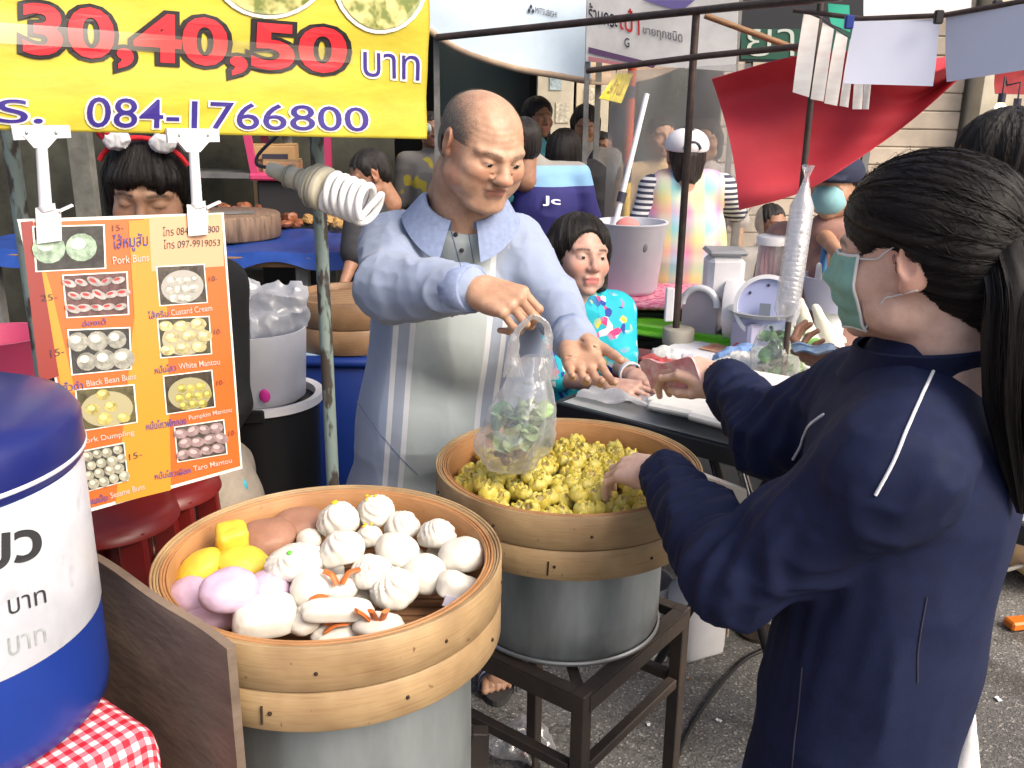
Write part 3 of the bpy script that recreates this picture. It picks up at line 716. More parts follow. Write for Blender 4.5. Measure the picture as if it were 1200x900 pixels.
bun(px, py, .948, v, f, m_bun, 'white bun with crossed dark orange sausage strips', (0, 0), .3, (1.1, .9, .9), [('sausage_strip', 'strip', m_orng, (q, .0052)) for q in ([(-.004, -.02, .018), (-.01, -.012, .03), (-.02, -.005, .034)], [(.002, -.02, .018), (.014, -.012, .03), (.03, -.006, .03)], [(-.018, -.028, .004), (-.03, -.026, .008), (-.042, -.026, .004)])])
px, py = Z7(575, 482); v, f = bunmesh(.026, 0, 0, .7, 0, 48)
bun(px, py, .908, v, f, m_bun, 'low white bun at the rim with orange sausage ends', (0, 0), .3, (1.5, .8, .8), [('sausage_strip', 'strip', m_orng, (q, .005)) for q in ([(-.02, -.012, .012), (-.006, -.014, .021), (.012, -.012, .02)], [(-.02, -.004, .02), (0, -.004, .023)])])
# yellow, purple, brown
v, f = bunmesh(.026, 0, 0, 1, 0, 60, box_=.55); px, py = Z7(242, 188); bun(px, py, .972, v, f, m_buny, 'yellow cube bun with pale cut faces standing on yellow buns', (.2, .1), .4, (.92, .92, .88), [('cut_face', lambda c, R: box(c + R @ V(.0225, 0, -.001), (.003, .026, .028), R, .001), M('pale_dough', (.72, .62, .42), .6), None)])
v, f = bunmesh(.034, 0, 0, .8, 0, 61); px, py = Z7(140, 288); bun(px, py, .945, v, f, m_buny, 'half round yellow bun lying nearest the wooden board', (.25, -.5), .6, (1.2, .9, .9))
px, py = Z7(278, 262); v, f = bunmesh(.034, 0, 0, .8, 0, 62); bun(px, py, .95, v, f, m_buny, 'half round yellow bun under the yellow cube', (.2, .25), .2, (1.2, .95, .8))
for (x, y, z, r, s, l, i) in ((235, 350, .968, .037, (1.15, .95, .95), 'large oval purple bun on top of the purple pile', 63), (350, 358, .94, .036, (1.1, .95, .9), 'oval purple bun next to the long white bun', 64),
                             (125, 372, .928, .037, (1.1, .9, .85), 'oval purple bun against the bamboo wall', 65), (200, 425, .912, .036, (1.3, .8, .7), 'flat purple bun lowest in the purple pile', 66)):
    v, f = bunmesh(r, 0, 0, .85, 0, i); px, py = Z7(x, y); bun(px, py, z, v, f, m_bunp, l, (.1, .1), .5 + i, s)
for (x, y, z, l, i) in ((345, 188, .945, 'smooth brown bun behind the yellow cube', 67), (450, 150, .945, 'brown bun leaning on the far bamboo wall', 68)):
    v, f = bunmesh(.04, 0, 0, .75, 0, i); px, py = Z7(x, y); bun(px, py, z, v, f, m_bunb, l, (.3, .0), .3, (1.25, 1, .8))

# ---- pork dumplings, each one a thing (cup of wrapper + filling)
m_wrap = M('dumpling_wrapper', (0.60, 0.47, 0.03), 0.42, col2=(0.74, 0.66, 0.20), vscale=55, bump=0.5, bscale=120, sss=0.15, spec=.6)
m_fill = M('dumpling_filling', (0.36, 0.25, 0.11), 0.4, col2=(0.52, 0.42, 0.13), vscale=90, bump=0.8, bscale=200, spec=.6)
def dumpling(seed):
    rg = np.random.default_rng(seed); nu = 26; prof = [(0.15, -.62), (.7, -.6), (.95, -.32), (1.0, .04), (.94, .36), (.74, .60), (.68, .76), (.52, .74), (.38, .52)]
    t = np.arange(nu) * 2 * np.pi / nu; v = []; p1, p2 = rg.uniform(0, 6, 2); n1 = rg.integers(5, 8)
    for i, (r, z) in enumerate(prof):
        k = np.clip((i - 2) / 4, 0, 1); rr_ = r * (1 + .15 * k * np.cos(n1 * t + p1) + .07 * np.cos(2 * t + p2) + .06 * k * rg.normal(size=nu))
        v.append(np.stack([rr_ * np.cos(t), rr_ * np.sin(t), z + .15 * k * np.cos((n1 - 1) * t + p2) + .05 * k * rg.normal(size=nu)], -1))
    n_ = len(prof); v = np.concatenate(v); f = [(i * nu + j, i * nu + (j + 1) % nu, (i + 1) * nu + (j + 1) % nu, (i + 1) * nu + j) for i in range(n_ - 1) for j in range(nu)] + [list(range(nu))[::-1]]
    me = bpy.data.meshes.new('dumpling'); me.from_pydata((v * .0178).tolist(), [], f); me.materials.append(m_wrap)
    me.polygons.foreach_set('use_smooth', np.ones(len(me.polygons), bool))
    a, b = ellip((0, 0, .42), (.5, .5, .26), None, 16, 10); a = a + (.07 * fbm(a * 4 + seed))[:, None]
    me2 = bpy.data.meshes.new('filling'); me2.from_pydata((a * .0178).tolist(), [], b); me2.materials.append(m_fill); me2.polygons.foreach_set('use_smooth', np.ones(len(me2.polygons), bool))
    return me, me2
DM = [dumpling(100 + i) for i in range(10)]
pts = []; rg = np.random.default_rng(5); tries = 0; RI = R2 - .045
while tries < 9000:
    tries += 1; a = rg.uniform(0, 2 * np.pi); r = RI * math.sqrt(rg.random()); p = V(r * math.cos(a), r * math.sin(a), 0)
    hz = 0.030 * (1 - (r / RI) ** 2) + 0.010 * math.sin(7 * p[0] * 10) - .002
    p[2] = hz
    if all(np.hypot(p[0] - q[0], p[1] - q[1]) > 0.0268 for q in pts): pts.append(p)
for p in pts:
    me, me2 = DM[rg.integers(10)]
    o = bpy.data.objects.new('pork_dumpling', me); COL.objects.link(o)
    o.location = (S2[0] + p[0], S2[1] + p[1], S2[2] - .048 + p[2] + rg.uniform(-.004, .005))
    o.rotation_euler = (rg.normal() * .3, rg.normal() * .3, rg.uniform(0, 6.28)); s = rg.uniform(.9, 1.12); o.scale = (s, s, s * rg.uniform(.9, 1.1))
    tag(o, 'small open yellow pork dumpling heaped in the right steamer', 'dumpling', 'yellow dumplings in the right steamer')
    q = bpy.data.objects.new('filling', me2); COL.objects.link(q); q.parent = o
# hidden bed under the heap, browned so gaps between dumplings look shaded
bed = []
for i in range(60):
    a = i * 2.4; r = (RI - .01) * math.sqrt((i + .5) / 60); bed.append(ellip(S2 + V(r * math.cos(a), r * math.sin(a), -.0765), (.02, .02, .016), None, 8, 6))
v, f = join(*bed); o = mk('dumpling_bed', v, f, m_fill); o['kind'] = 'stuff'; tag(o, 'lowest dumpling layer coloured brown as shade in the gaps of the heap', 'dumplings')

# ---- blue drinks drum on the gingham table
m_blue = M('blue_plastic', (0.010, 0.034, 0.22), 0.32, var=0.08, vscale=6, spec=.5); m_blue2 = M('blue_lid_plastic', (0.012, 0.018, 0.13), 0.3, bump=.08, bscale=15, spec=.5)
zc = 0.885; kc = PZ(173, 851, zc); e2 = PZ(85, 901, zc); d2 = nrm((e2 - kc) * V(1, 1, 0)); d1 = V(-d2[1], d2[0], 0)
if d1[1] < 0: d1 = -d1
m_ging = M('gingham', (0.6, 0.02, 0.04), 0.8, bump=.1, bscale=200); n = NT(m_ging); av = n.attr('uvp')
sp_ = n.N.new('ShaderNodeSeparateXYZ'); n.L.new(av.outputs['Vector'], sp_.inputs[0])
sq = lambda x: n.math('GREATER_THAN', n.math('FRACT', n.math('MULTIPLY', x, 1 / .0175)), 0.5)
tot = n.math('MULTIPLY', n.math('ADD', sq(sp_.outputs[0]), sq(sp_.outputs[1])), 0.5)
n.set('Base Color', n.ramp(tot, [(0.0, (.72, .70, .68)), (0.25, (.66, .16, .20)), (0.75, (.50, .012, .03))])); _e = [x for x in n.N if x.type == 'VALTORGB'][-1]; _e.color_ramp.interpolation = 'CONSTANT'
tb = empty('drinks_table', 'small table under a red and white gingham cloth', 'table', (*(kc + d1 * .25 + d2 * .3)[:2], 0))
def cl(u, w):           # cloth: u along d1, w along d2, draped edges
    W1, W2, D = .5, .62, .26; a = u * (W1 + D) - D; b = w * (W2 + D) - D
    x, y = max(a, 0), max(b, 0); drop = max(-a, 0) + max(-b, 0)
    rip = .006 * math.sin(b * 60) * min(1, max(-a, 0) * 8) + .006 * math.sin(a * 60) * min(1, max(-b, 0) * 8)
    return kc + d1 * (x - rip - .008 * min(1, max(-a, 0) * 60)) + d2 * (y - .008 * min(1, max(-b, 0) * 60)) - V(0, 0, min(drop, .26))
nu, nv = 60, 60; v, f = grid_surface(cl, nu, nv)
uv = np.array([(a * .76 - .26, b * .88 - .26, 0) for a in np.linspace(0, 1, nu) for b in np.linspace(0, 1, nv)])
clo = mk('gingham_cloth', v, f, m_ging, attrs={'uvp': uv}); tag(clo, 'red and white gingham cloth draped under the blue drum', 'tablecloth')
v, f = box(kc + d1 * .255 + d2 * .315 - V(0, 0, .018), (.49, .61, .03), np.stack([d1, d2, V(0, 0, 1)], 1)); mk('table_top', v, f, m_wood, tb, smooth=False)
for a, b in ((.04, .04), (.46, .04), (.04, .58), (.46, .58)): p = kc + d1 * a + d2 * b; v, f = bar(p * V(1, 1, 0), p - V(0, 0, .035), .03); mk('leg', v, f, m_wood, tb, smooth=False)
dR = 0.187; dc = V(-0.69, 0.985, zc + .004)
dr = empty('drinks_drum', 'blue plastic drinks drum with white label and domed lid', 'drum', dc)
v, f = lathe([(0, 0), (dR - .012, 0), (dR - .002, .01), (dR, .03), (dR, .33), (dR - .004, .335), (0, .335)], dc, 96); sharp(mk('drum_body', v, f, m_blue, dr), 50)
v, f = lathe([(dR - .02, .29), (dR + .004, .292), (dR + .006, .30), (dR + .005, .338), (dR - .004, .352), (dR - .03, .362), (dR * .5, .372), (0, .374)], dc + V(0, 0, .030), 96); mk('lid', v, f, m_blue2, dr)
v, f = lathe([(dR + .0062, .2995), (dR + .0072, .301), (dR + .0072, .3035), (dR + .0062, .305)], dc + V(0, 0, .030), 96, closed=True); mk('lid_seam', v, [x[::-1] for x in f], M('white_seam', (.6, .62, .7), .5), dr)
SD = Drum(dc, dR)
m_lab = M('label_film', (0.56, 0.59, 0.65), 0.4, var=0.14, vscale=7)
n = NT(m_lab); src = n.b.inputs['Base Color'].links[0].from_socket
n.set('Base Color', n.mix(n.ramp(n.noise(n.objco(), 26, 5), [(.6, (0, 0, 0)), (.72, (.6, .6, .6))]), src, (.33, .35, .38)))
lz = lambda a: .118 + .03 * 0
v, f = lathe([(dR + .0006, .095), (dR + .0012, .096), (dR + .0012, .287), (dR + .0006, .288)], dc + V(0, 0, .030), 96); mk('white_label', v, f, m_lab, dr)
m_mark = M('marker_ink', (0.03, 0.03, 0.035), 0.6)
for s, q, b in (('เขียว', [(-80, 612), (48, 606), (50, 652), (-84, 694)], .03), ('บาท', [(9, 703), (53, 690), (55, 706), (11, 721)], .0)):
    v, f = letters(SD, s, q, .0022, b, ref=b); mk('lettering', v, f, m_mark, dr, smooth=False)
m_smud = M('smudged_ink', (0.30, 0.33, 0.34), 0.6, var=.3, vscale=60)
v, f = letters(SD, 'บาท', [(9, 748), (53, 735), (55, 752), (11, 770)], .0022, .0); mk('lettering', v, f, m_smud, dr, smooth=False)

# ---- board shielding the steamer
m_ply = M('weathered_ply', (0.085, 0.062, 0.046), 0.75, col2=(0.28, 0.21, 0.155), vscale=4, bump=.35, bscale=30, stretch=(1, 1, 3), lo=.3, hi=.75)
a = P(100, 634, 1.20); b = P(276, 760, 0.975); a[2] = 1.003; b[2] = .992
d = nrm((b - a) * V(1, 1, 0)); nn = V(-d[1], d[0], 0)
if nn[1] < 0: nn = -nn
def brd(u, w): z = (a[2] * (1 - u) + b[2] * u) * w; return V(*(a + (b - a) * u)[:2], z) + nn * (.004 * math.sin(u * 3)) + V(0, 0, .003 * math.sin(u * 9) * w) 
v, f = grid_surface(brd, 20, 20); v, f = thicken(v, f, -.012); o = mk('wind_board', v, [q[::-1] for q in f], m_ply); sharp(o, 40); tag(o, 'weathered dark plywood board beside the bun steamer', 'board')

# ---- stall frame: poles and rail
m_gpole = M('flaking_green_paint', (0.20, 0.27, 0.25), 0.55, bump=.3, bscale=60); n = NT(m_gpole)
fl_ = n.noise(n.objco((1, 1, .35)), 42, 6); n.set('Base Color', n.mix(n.ramp(fl_, [(.50, (0, 0, 0)), (.56, (1, 1, 1))]), (.20, .26, .24), (.055, .045, .038)))
def pole(name, label, p, r, z1, mat):
    t = empty(name, label, 'pole', (p[0], p[1], 0)); v, f = tube([V(p[0], p[1], 0), V(p[0], p[1], z1)], r, 14); mk('shaft', v, f, mat, t)
    v, f = box((p[0], p[1], .004), (.08, .08, .008)); mk('foot_plate', v, f, mat, t, smooth=False); return t
pA = P(371, 165, 1.86); pole('stall_pole', 'flaking green stall pole holding the spiral lamp', pA, .0135, 2.4, m_gpole)
pB = P(17, 200, 1.55); pole('stall_pole', 'flaking grey stall pole behind the orange menu board', pB, .0125, 2.4, m_gpole)

# ---- yellow banner
m_ban = M('banner_vinyl', (0.53, 0.445, 0.045), 0.36, var=0.14, vscale=6, bump=0.35, bscale=14, spec=.5, stretch=(1, 1, 3))
bL, bR = P(0, 150, 1.30), P(503, 163, 1.80)
S_b = Flat(bL, bR, bL + V(0, 0, .4), wave=lambda a, b: .004 * math.sin(a * 14) + .003 * math.sin(b * 26 + a * 3) + .0011 * math.sin(a * 41 + b * 23) + .0009 * math.sin(b * 70 - a * 9))
bn = empty('price_banner', 'yellow vinyl price banner reading 30,40,50 with a phone number', 'banner', S_b.hit(260, 160))
v, f = sheet(S_b, [(-30, -60), (505, -60), (501, 163), (-30, 152)], 0, 110, 60); v, f = thicken(v, f, .0012); mk('vinyl', v, f, m_ban, bn)
m_red = M('banner_red', (0.60, 0.018, 0.03), 0.4); m_blk = M('banner_black', (0.012, 0.01, 0.012), 0.4); m_nav = M('banner_navy', (0.035, 0.02, 0.20), 0.4); m_wht = M('banner_white', (0.72, 0.70, 0.62), 0.4)
q = [(25, 2), (405, 34), (405, 96), (25, 74)]
for i, mm in enumerate((m_blk, m_red)):
    v, f = letters(S_b, '30,40,50', q, .002 + .0012 * i, (.085, .028)[i], ref=.028); mk('lettering', v, f, mm, bn, smooth=False)
q = [(424, 60), (492, 66), (492, 95), (424, 89)]
for i, mm in enumerate((m_wht, m_nav)): v, f = letters(S_b, 'บาท', q, .002 + .0012 * i, (.05, .0)[i], ref=.0); mk('lettering', v, f, mm, bn, smooth=False)
for s, q in (('084-1766800', [(99, 113), (429, 126), (429, 154), (99, 149)]), ('โทร.', [(-85, 102), (48, 104), (48, 145), (-85, 142)])):
    for i, mm in enumerate((m_wht, m_nav)): v, f = letters(S_b, s, q, .002 + .0012 * i, (.045, .004)[i], ref=.004); mk('lettering', v, f, mm, bn, smooth=False)
# printed food photographs along its top edge
for i, (x0, x1, y1) in enumerate(((252, 380, 22), (384, 503, 40))):
    v, f = blob(S_b, ((x0 + x1) / 2, -30), (x1 - x0) / 2, 30 + y1, .003, 30); mk('photo_border', v, f, m_wht, bn, smooth=False)
    v, f = blob(S_b, ((x0 + x1) / 2, -30), (x1 - x0) / 2 - 5, 25 + y1, .0045, 30); mk('photo', v, f, M('banner_photo_%d' % i, (.16, .20, .05), .45, col2=(.62, .55, .22), vscale=38, detail=2, lo=.4, hi=.6), bn, smooth=False)
m_tape = film('clear_tape', (.8, .8, .7), .10, .1, .12, False)
v, f = sheet(S_b, [(-20, 25), (412, 58), (412, 74), (-20, 50)], .0055, 30, 3); mk('clear_tape', v, f, m_tape, bn)
# rail behind the banner that carries it
rl = empty('stall_rail', 'steel rail carrying the yellow banner between the poles', 'rail', S_b.hit(260, 150, -.02))
v, f = tube([S_b.hit(-60, 138, -.02), S_b.hit(510, 152, -.02)], .0115, 12); mk('rail_tube', v, f, m_gpole, rl)
v, f = tube([S_b.hit(-60, -40, -.02), S_b.hit(510, -40, -.02)], .0115, 12); mk('rail_tube', v, f, m_gpole, rl)

# ---- orange menu board with its photographs
mTL, mTR, mBL = P(20, 257, 1.30), P(262, 249, 1.50), P(101, 601, 1.26)
S_m = Flat(mTL, mTR, mBL)
mb = empty('menu_board', 'orange laminated menu board with ten bun photographs hanging from white clips', 'menu board', S_m.hit(190, 575))
mquad = [(20, 257), (262, 249), (284, 549), (101, 601)]
m_lam = M('laminate_white', (.70, .68, .62), .25, coat=.3); m_or1 = M('menu_orange', (.52, .11, .015), .28, coat=.3); m_or2 = M('menu_amber', (.56, .235, .02), .28, coat=.3); m_or3 = M('menu_red', (.22, .018, .015), .28, coat=.3); m_or4 = M('menu_peach', (.62, .33, .18), .28, coat=.3)
v, f = sheet(S_m, mquad, 0, 12, 12); v, f = thicken(v, f, .0015); mk('laminated_sheet', v, f, m_lam, mb)
def mbq(u0, v0, u1, v1):
    q = np.array(mquad, float); b = lambda u, w: tuple((q[0] * (1 - u) + q[1] * u) * (1 - w) + (q[3] * (1 - u) + q[2] * u) * w)
    return [b(u0, v0), b(u1, v0), b(u1, v1), b(u0, v1)]
v, f = sheet(S_m, mbq(.012, .012, .988, .988), .001, 10, 10); mk('printed_ground', v, f, m_or1, mb, smooth=False)
v, f = sheet(S_m, [(168, 256), (193, 255), (200, 574), (135, 590)], .0016, 6, 10); mk('printed_panel', v, f, m_or2, mb, smooth=False)
v, f = sheet(S_m, [(150, 259), (193, 256), (196, 420), (160, 420)], .0019, 6, 8); mk('printed_panel', v, f, m_or2, mb, smooth=False)
v, f = sheet(S_m, [(24, 260), (38, 259), (70, 440), (46, 448)], .0016, 4, 10); mk('printed_panel', v, f, m_or3, mb, smooth=False)
v, f = sheet(S_m, [(44, 290), (60, 340), (88, 460), (72, 460)], .0017, 4, 10); mk('printed_panel', v, f, m_or2, mb, smooth=False)
v, f = sheet(S_m, [(174, 255), (259, 251), (262, 312), (177, 318)], .002, 6, 6); mk('phone_label', v, f, m_or4, mb, smooth=False)
photos = [([(37, 265), (122, 263), (124, 315), (41, 319)], 'jade'), ([(72, 322), (149, 318), (151, 369), (77, 373)], 'red'), ([(182, 312), (239, 309), (243, 355), (186, 359)], 'white'),
          ([(78, 386), (152, 383), (154, 433), (83, 440)], 'grey'), ([(183, 373), (245, 370), (248, 415), (187, 420)], 'cream'), ([(87, 456), (157, 450), (161, 495), (92, 506)], 'yel'),
          ([(190, 440), (248, 433), (252, 477), (194, 486)], 'gold'), ([(203, 500), (262, 491), (266, 532), (207, 542)], 'mauve'), ([(95, 528), (145, 518), (150, 563), (99, 577)], 'olive')]
pal = {'jade': ((.03, .03, .03), (.40, .55, .40)), 'red': ((.10, .05, .05), (.55, .50, .48)), 'white': ((.06, .05, .04), (.62, .60, .52)), 'grey': ((.03, .03, .03), (.42, .42, .36)), 'cream': ((.05, .05, .03), (.66, .58, .28)),
       'yel': ((.08, .07, .03), (.60, .52, .16)), 'gold': ((.04, .03, .02), (.52, .46, .10)), 'mauve': ((.06, .05, .04), (.38, .27, .27)), 'olive': ((.05, .05, .05), (.45, .44, .34))}
rr = random.Random(11)
for q, kd in photos:
    q = np.array(q, float); cx, cy = q.mean(0); qi = cx + (q[:, 0] - cx) * .95, cy + (q[:, 1] - cy) * .94
    v, f = sheet(S_m, q, .0024, 3, 3); fr = mk('photo_frame', v, f, m_lam, mb, smooth=False)
    v, f = sheet(S_m, np.stack(qi, 1), .003, 3, 3); ph = mk('photo', v, f, M('photo_ground_' + kd, pal[kd][0], .3, var=.5, vscale=80), fr, smooth=False); ph = fr
    mpb = M('photo_bun_' + kd, tuple(x * .62 for x in pal[kd][1]), .35, var=.4, vscale=90); bl = []; bl2 = []
    nx, ny, rx, ry = {'jade': (2, 1, 19, 17), 'red': (5, 3, 9, 4.5), 'white': (6, 4, 5.2, 4.6), 'grey': (3, 2, 13, 12), 'cream': (3, 3, 9.5, 7), 'yel': (3, 3, 9, 7), 'gold': (5, 4, 5.6, 5), 'mauve': (4, 3, 8.5, 6), 'olive': (4, 4, 6.5, 6)}[kd]
    qq = np.stack(qi, 1); bw = lambda u, w: (qq[0] * (1 - u) + qq[1] * u) * (1 - w) + (qq[3] * (1 - u) + qq[2] * u) * w
    if kd in ('yel', 'gold', 'cream', 'white'):
        c = bw(.5, .55); v, f = blob(S_m, c, (qq[1, 0] - qq[0, 0]) * .46, (qq[3, 1] - qq[0, 1]) * .44, .0034, 26, -.1); mk('plate', v, f, M('photo_plate_' + kd, tuple(.35 * x + .12 for x in pal[kd][1]), .3), ph, smooth=False)
    for j in range(ny):
        for i in range(nx):
            u = (i + .5 + (.25 if j % 2 else -.1)) / (nx + .1); w = (j + .6) / (ny + .2)
            if kd in ('yel', 'gold', 'white') and ((u - .5) ** 2 + (w - .55) ** 2) > .15: continue
            if not (.06 < u < .94 and .08 < w < .93): u = min(max(u, .14), .86)
            c = bw(u, w) + (rr.uniform(-.8, .8), rr.uniform(-.8, .8)); sc_ = rr.uniform(.85, 1.05); ro = rr.uniform(-.5, .5) if kd in ('red', 'mauve', 'olive') else 0
            o_ = .0038 + .00012 * len(bl); bl.append(blob(S_m, c, rx * sc_, ry * sc_, o_, 14, ro))
            bl2.append(blob(S_m, c + (-.2 * rx, -.25 * ry), rx * .5 * sc_, ry * .42 * sc_, o_ + .00006, 10, ro))
    v, f = join(*bl); mk('printed_buns', v, f, mpb, ph, smooth=False)
    v, f = join(*bl2); _ph = mk('printed_highlights', v, f, M('photo_light_' + kd, tuple(min(.75, x * 1.22 + .02) for x in pal[kd][1]) if kd != 'red' else (.35, .04, .04), .35), ph, smooth=False); _ph['kind'] = 'stuff'
m_mtxt = M('menu_ink', (.05, .05, .22), .4); m_mtx2 = M('menu_pink_ink', (.72, .42, .36), .4); m_pen = M('pen_ink', (.03, .04, .05), .5)
for s, q, mm in (('ไส้หมูสับ', [(131, 275), (172, 271), (173, 293), (132, 297)], m_mtxt), ('Pork Buns', [(131, 301), (174, 297), (174, 306), (132, 310)], m_mtx2),
                 ('โทร 084-1766800', [(190, 266), (256, 263), (256, 272), (190, 277)], m_pen), ('โทร 097-9919053', [(191, 281), (257, 279), (257, 288), (191, 292)], m_pen),
                 ('ฮ่องเต้', [(95, 375), (123, 372), (124, 380), (96, 383)], m_mtxt), ('ไส้ครีม', [(172, 365), (196, 362), (197, 371), (173, 374)], m_mtxt), ('Custard Cream', [(199, 363), (247, 357), (248, 364), (200, 370)], m_mtx2),
                 ('ไส้ถั่วดำ', [(60, 449), (96, 445), (97, 456), (62, 460)], m_mtxt), ('Black Bean Buns', [(100, 446), (158, 437), (159, 444), (101, 453)], m_mtx2),
                 ('หมั่นโถว', [(180, 429), (205, 425), (206, 434), (181, 438)], m_mtxt), ('White Mantou', [(208, 426), (256, 420), (257, 427), (209, 433)], m_mtx2),
                 ('Pork Dumpling', [(94, 514), (156, 503), (157, 511), (96, 522)], m_mtx2), ('หมั่นโถวฟักทอง', [(170, 494), (217, 487), (218, 497), (171, 504)], m_mtxt), ('Pumpkin Mantou', [(220, 487), (270, 477), (271, 484), (221, 494)], m_mtx2),
                 ('หมั่นโถวเผือก', [(180, 553), (222, 546), (223, 554), (181, 562)], m_mtxt), ('Taro Mantou', [(225, 546), (270, 536), (271, 542), (226, 552)], m_mtx2), ('ขนมเปี๊ยะ', [(100, 583), (126, 577), (127, 586), (101, 592)], m_mtxt), ('Sesame Buns', [(128, 577), (168, 566), (169, 573), (129, 584)], m_mtx2),
                 ('15-', [(131, 264), (144, 263), (144, 270), (131, 271)], m_pen), ('25-', [(47, 346), (66, 344), (67, 351), (48, 353)], m_pen), ('15-', [(58, 410), (74, 407), (75, 415), (59, 419)], m_pen), ('15-', [(150, 532), (165, 528), (166, 535), (151, 539)], m_pen),
                 ('10-', [(244, 324), (254, 323), (254, 329), (244, 330)], m_pen), ('10-', [(250, 386), (259, 385), (259, 391), (250, 392)], m_pen), ('10-', [(253, 446), (262, 444), (262, 450), (253, 452)], m_pen), ('10-', [(267, 505), (276, 503), (276, 509), (267, 511)], m_pen)):
    v, f = letters(S_m, s, q, .0032, .006 if mm is not m_pen else -.004); mk('lettering', v, f, mm, mb, smooth=False)
# white sign clips
m_wpl = M('white_plastic', (.72, .72, .74), .35, var=.04, vscale=20)
for (pl, st_, jw, lab_) in (([(10, 147), (78, 147), (80, 161), (14, 164)], ((46, 166), (52, 243)), [(40, 244), (70, 246), (71, 282), (42, 286)], 'white plastic sign clip holding the photo corner of the menu board'),
                            ([(192, 150), (254, 151), (255, 166), (194, 167)], ((225, 168), (229, 240)), [(217, 240), (242, 242), (242, 275), (219, 277)], 'white plastic sign clip holding the phone number corner of the menu board')):
    t = empty('sign_clip', lab_, 'clip', S_m.hit(*st_[1]), 'sign clips on the banner rail')
    v, f = sheet(S_b, pl, .009, 4, 4); v, f = thicken(v, f, .006); mk('clamp_plate', v, f, m_wpl, t, smooth=False)
    cx = (pl[0][0] + pl[1][0]) / 2
    v, f = sheet(S_b, [(cx - 20, pl[2][1] - 3), (cx + 22, pl[2][1] - 3), (cx + 9, pl[2][1] + 12), (cx - 7, pl[2][1] + 12)], .0105, 3, 3); v, f = thicken(v, f, .008); mk('gusset', v, f, m_wpl, t, smooth=False)
    for dx in (-16, 18): v, f = ellip(S_b.hit(cx + dx, (pl[0][1] + pl[3][1]) / 2, .009), (.0024, .0024, .0024), None, 10, 6); mk('screw', v, f, M('screw_steel', (.3, .32, .32), .35, metal=.8), t)
    v, f = tube([S_b.hit(*st_[0], .006), S_m.hit(*st_[1], .006)], [.0075, .0085], 12); mk('stem', v, f, m_wpl, t)
    a = S_m.hit(st_[1][0], st_[1][1] - 2, .006); v, f = tube([a, a + V(.002, 0, -.008)], [.013, .011], 14); mk('knuckle', v, f, m_wpl, t)
    def jf(u, w, q=np.array(jw, float)):
        p = (q[0] * (1 - u) + q[1] * u) * (1 - w) + (q[3] * (1 - u) + q[2] * u) * w; return S_m.hit(p[0], p[1], .006 + .007 * math.sin(u * math.pi))
    v, f = grid_surface(jf, 10, 5); v, f = thicken(v, [q[::-1] for q in f], .003); mk('jaw', v, f, m_wpl, t)
    v, f = bar(S_m.hit(jw[1][0] - 3, jw[1][1] + 2, .009), S_m.hit(jw[1][0] + 12, jw[1][1] - 5, .012), .009, .003); mk('lever', v, f, m_wpl, t, smooth=False)

# ---- spiral lamp on the pole
la, lb = P(316, 198, 1.80), P(438, 243, 1.70); ax = nrm(lb - la); Fm = frame(ax); L_ = np.linalg.norm(lb - la)
lp = empty('spiral_lamp', 'white spiral energy lamp in a worn cream holder tied to the pole', 'lamp', la)
m_crm = M('aged_cream_plastic', (.52, .48, .35), .45, col2=(.60, .57, .46), vscale=30)
lz_ = lambda t, r: la + ax * t * L_
def lpart(name, prof, mat): v, f = lathe([(r, t * L_) for t, r in prof], (0, 0, 0), 32); v = v @ Fm.T + la; return mk(name, v, f, mat, lp)
lpart('holder', [(0, 0), (0, .012), (.02, .014), (.12, .0155), (.17, .0155), (.18, .02), (.36, .021), (.37, .019), (.37, 0)], m_crm)
lpart('ballast', [(.37, 0), (.37, .026), (.39, .033), (.42, .037), (.455, .037), (.46, .034), (.475, .034), (.48, .040), (.545, .041), (.56, .038), (.565, 0)], m_crm)
for t in (.185, .30, .44, .50): lpart('band', [(t, .0212 if t < .37 else .0385), (t + .004, .0225 if t < .37 else .0418), (t + .016, .0225 if t < .37 else .0418), (t + .02, .0212 if t < .37 else .0385)], M('band_grey', (.30, .29, .25), .5))
m_glow = M('lamp_glass', (.80, .80, .80), .18, spec=.5)
for s in (0, 1):
    pts_ = []
    for i in range(150):
        t = i / 149; ang = 2 * math.pi * 2.6 * t + math.pi * s; r = .034 * min(1, .35 + t * 12) ; pts_.append(la + Fm @ V(r * math.cos(ang), r * math.sin(ang), L_ * (.585 + .385 * t)))
    v, f = tube(pts_, .0068, 10); mk('glass_tube', v, f, m_glow, lp)
v, f = tube([la + Fm @ V(.034 * math.cos(2 * math.pi * 2.6 + s * math.pi), .034 * math.sin(2 * math.pi * 2.6 + s * math.pi), L_ * .97) * 1 for s in (0, 1)], .0058, 10); mk('glass_bridge', v, f, m_glow, lp)
for a_ in (-.004, .004): v, f = tube([la + Fm @ V(a_, 0, L_ * .56), la + Fm @ V(a_ * 3, .02, L_ * .6)], .004, 8); mk('tube_root', v, f, m_glow, lp)
q_ = la + ax * L_ * .3; v, f = tube([q_, V(pA[0], pA[1], q_[2]) - V(0, .0, 0)], .006, 8); mk('bracket', v, f, m_steelp, lp)
v, f = tube([la, la + V(-.03, .03, .02), V(pA[0] - .02, pA[1] - .02, 1.62), V(pA[0], pA[1] - .015, 1.9)], .0035, 6, 24); mk('flex', v, f, m_ink, lp)

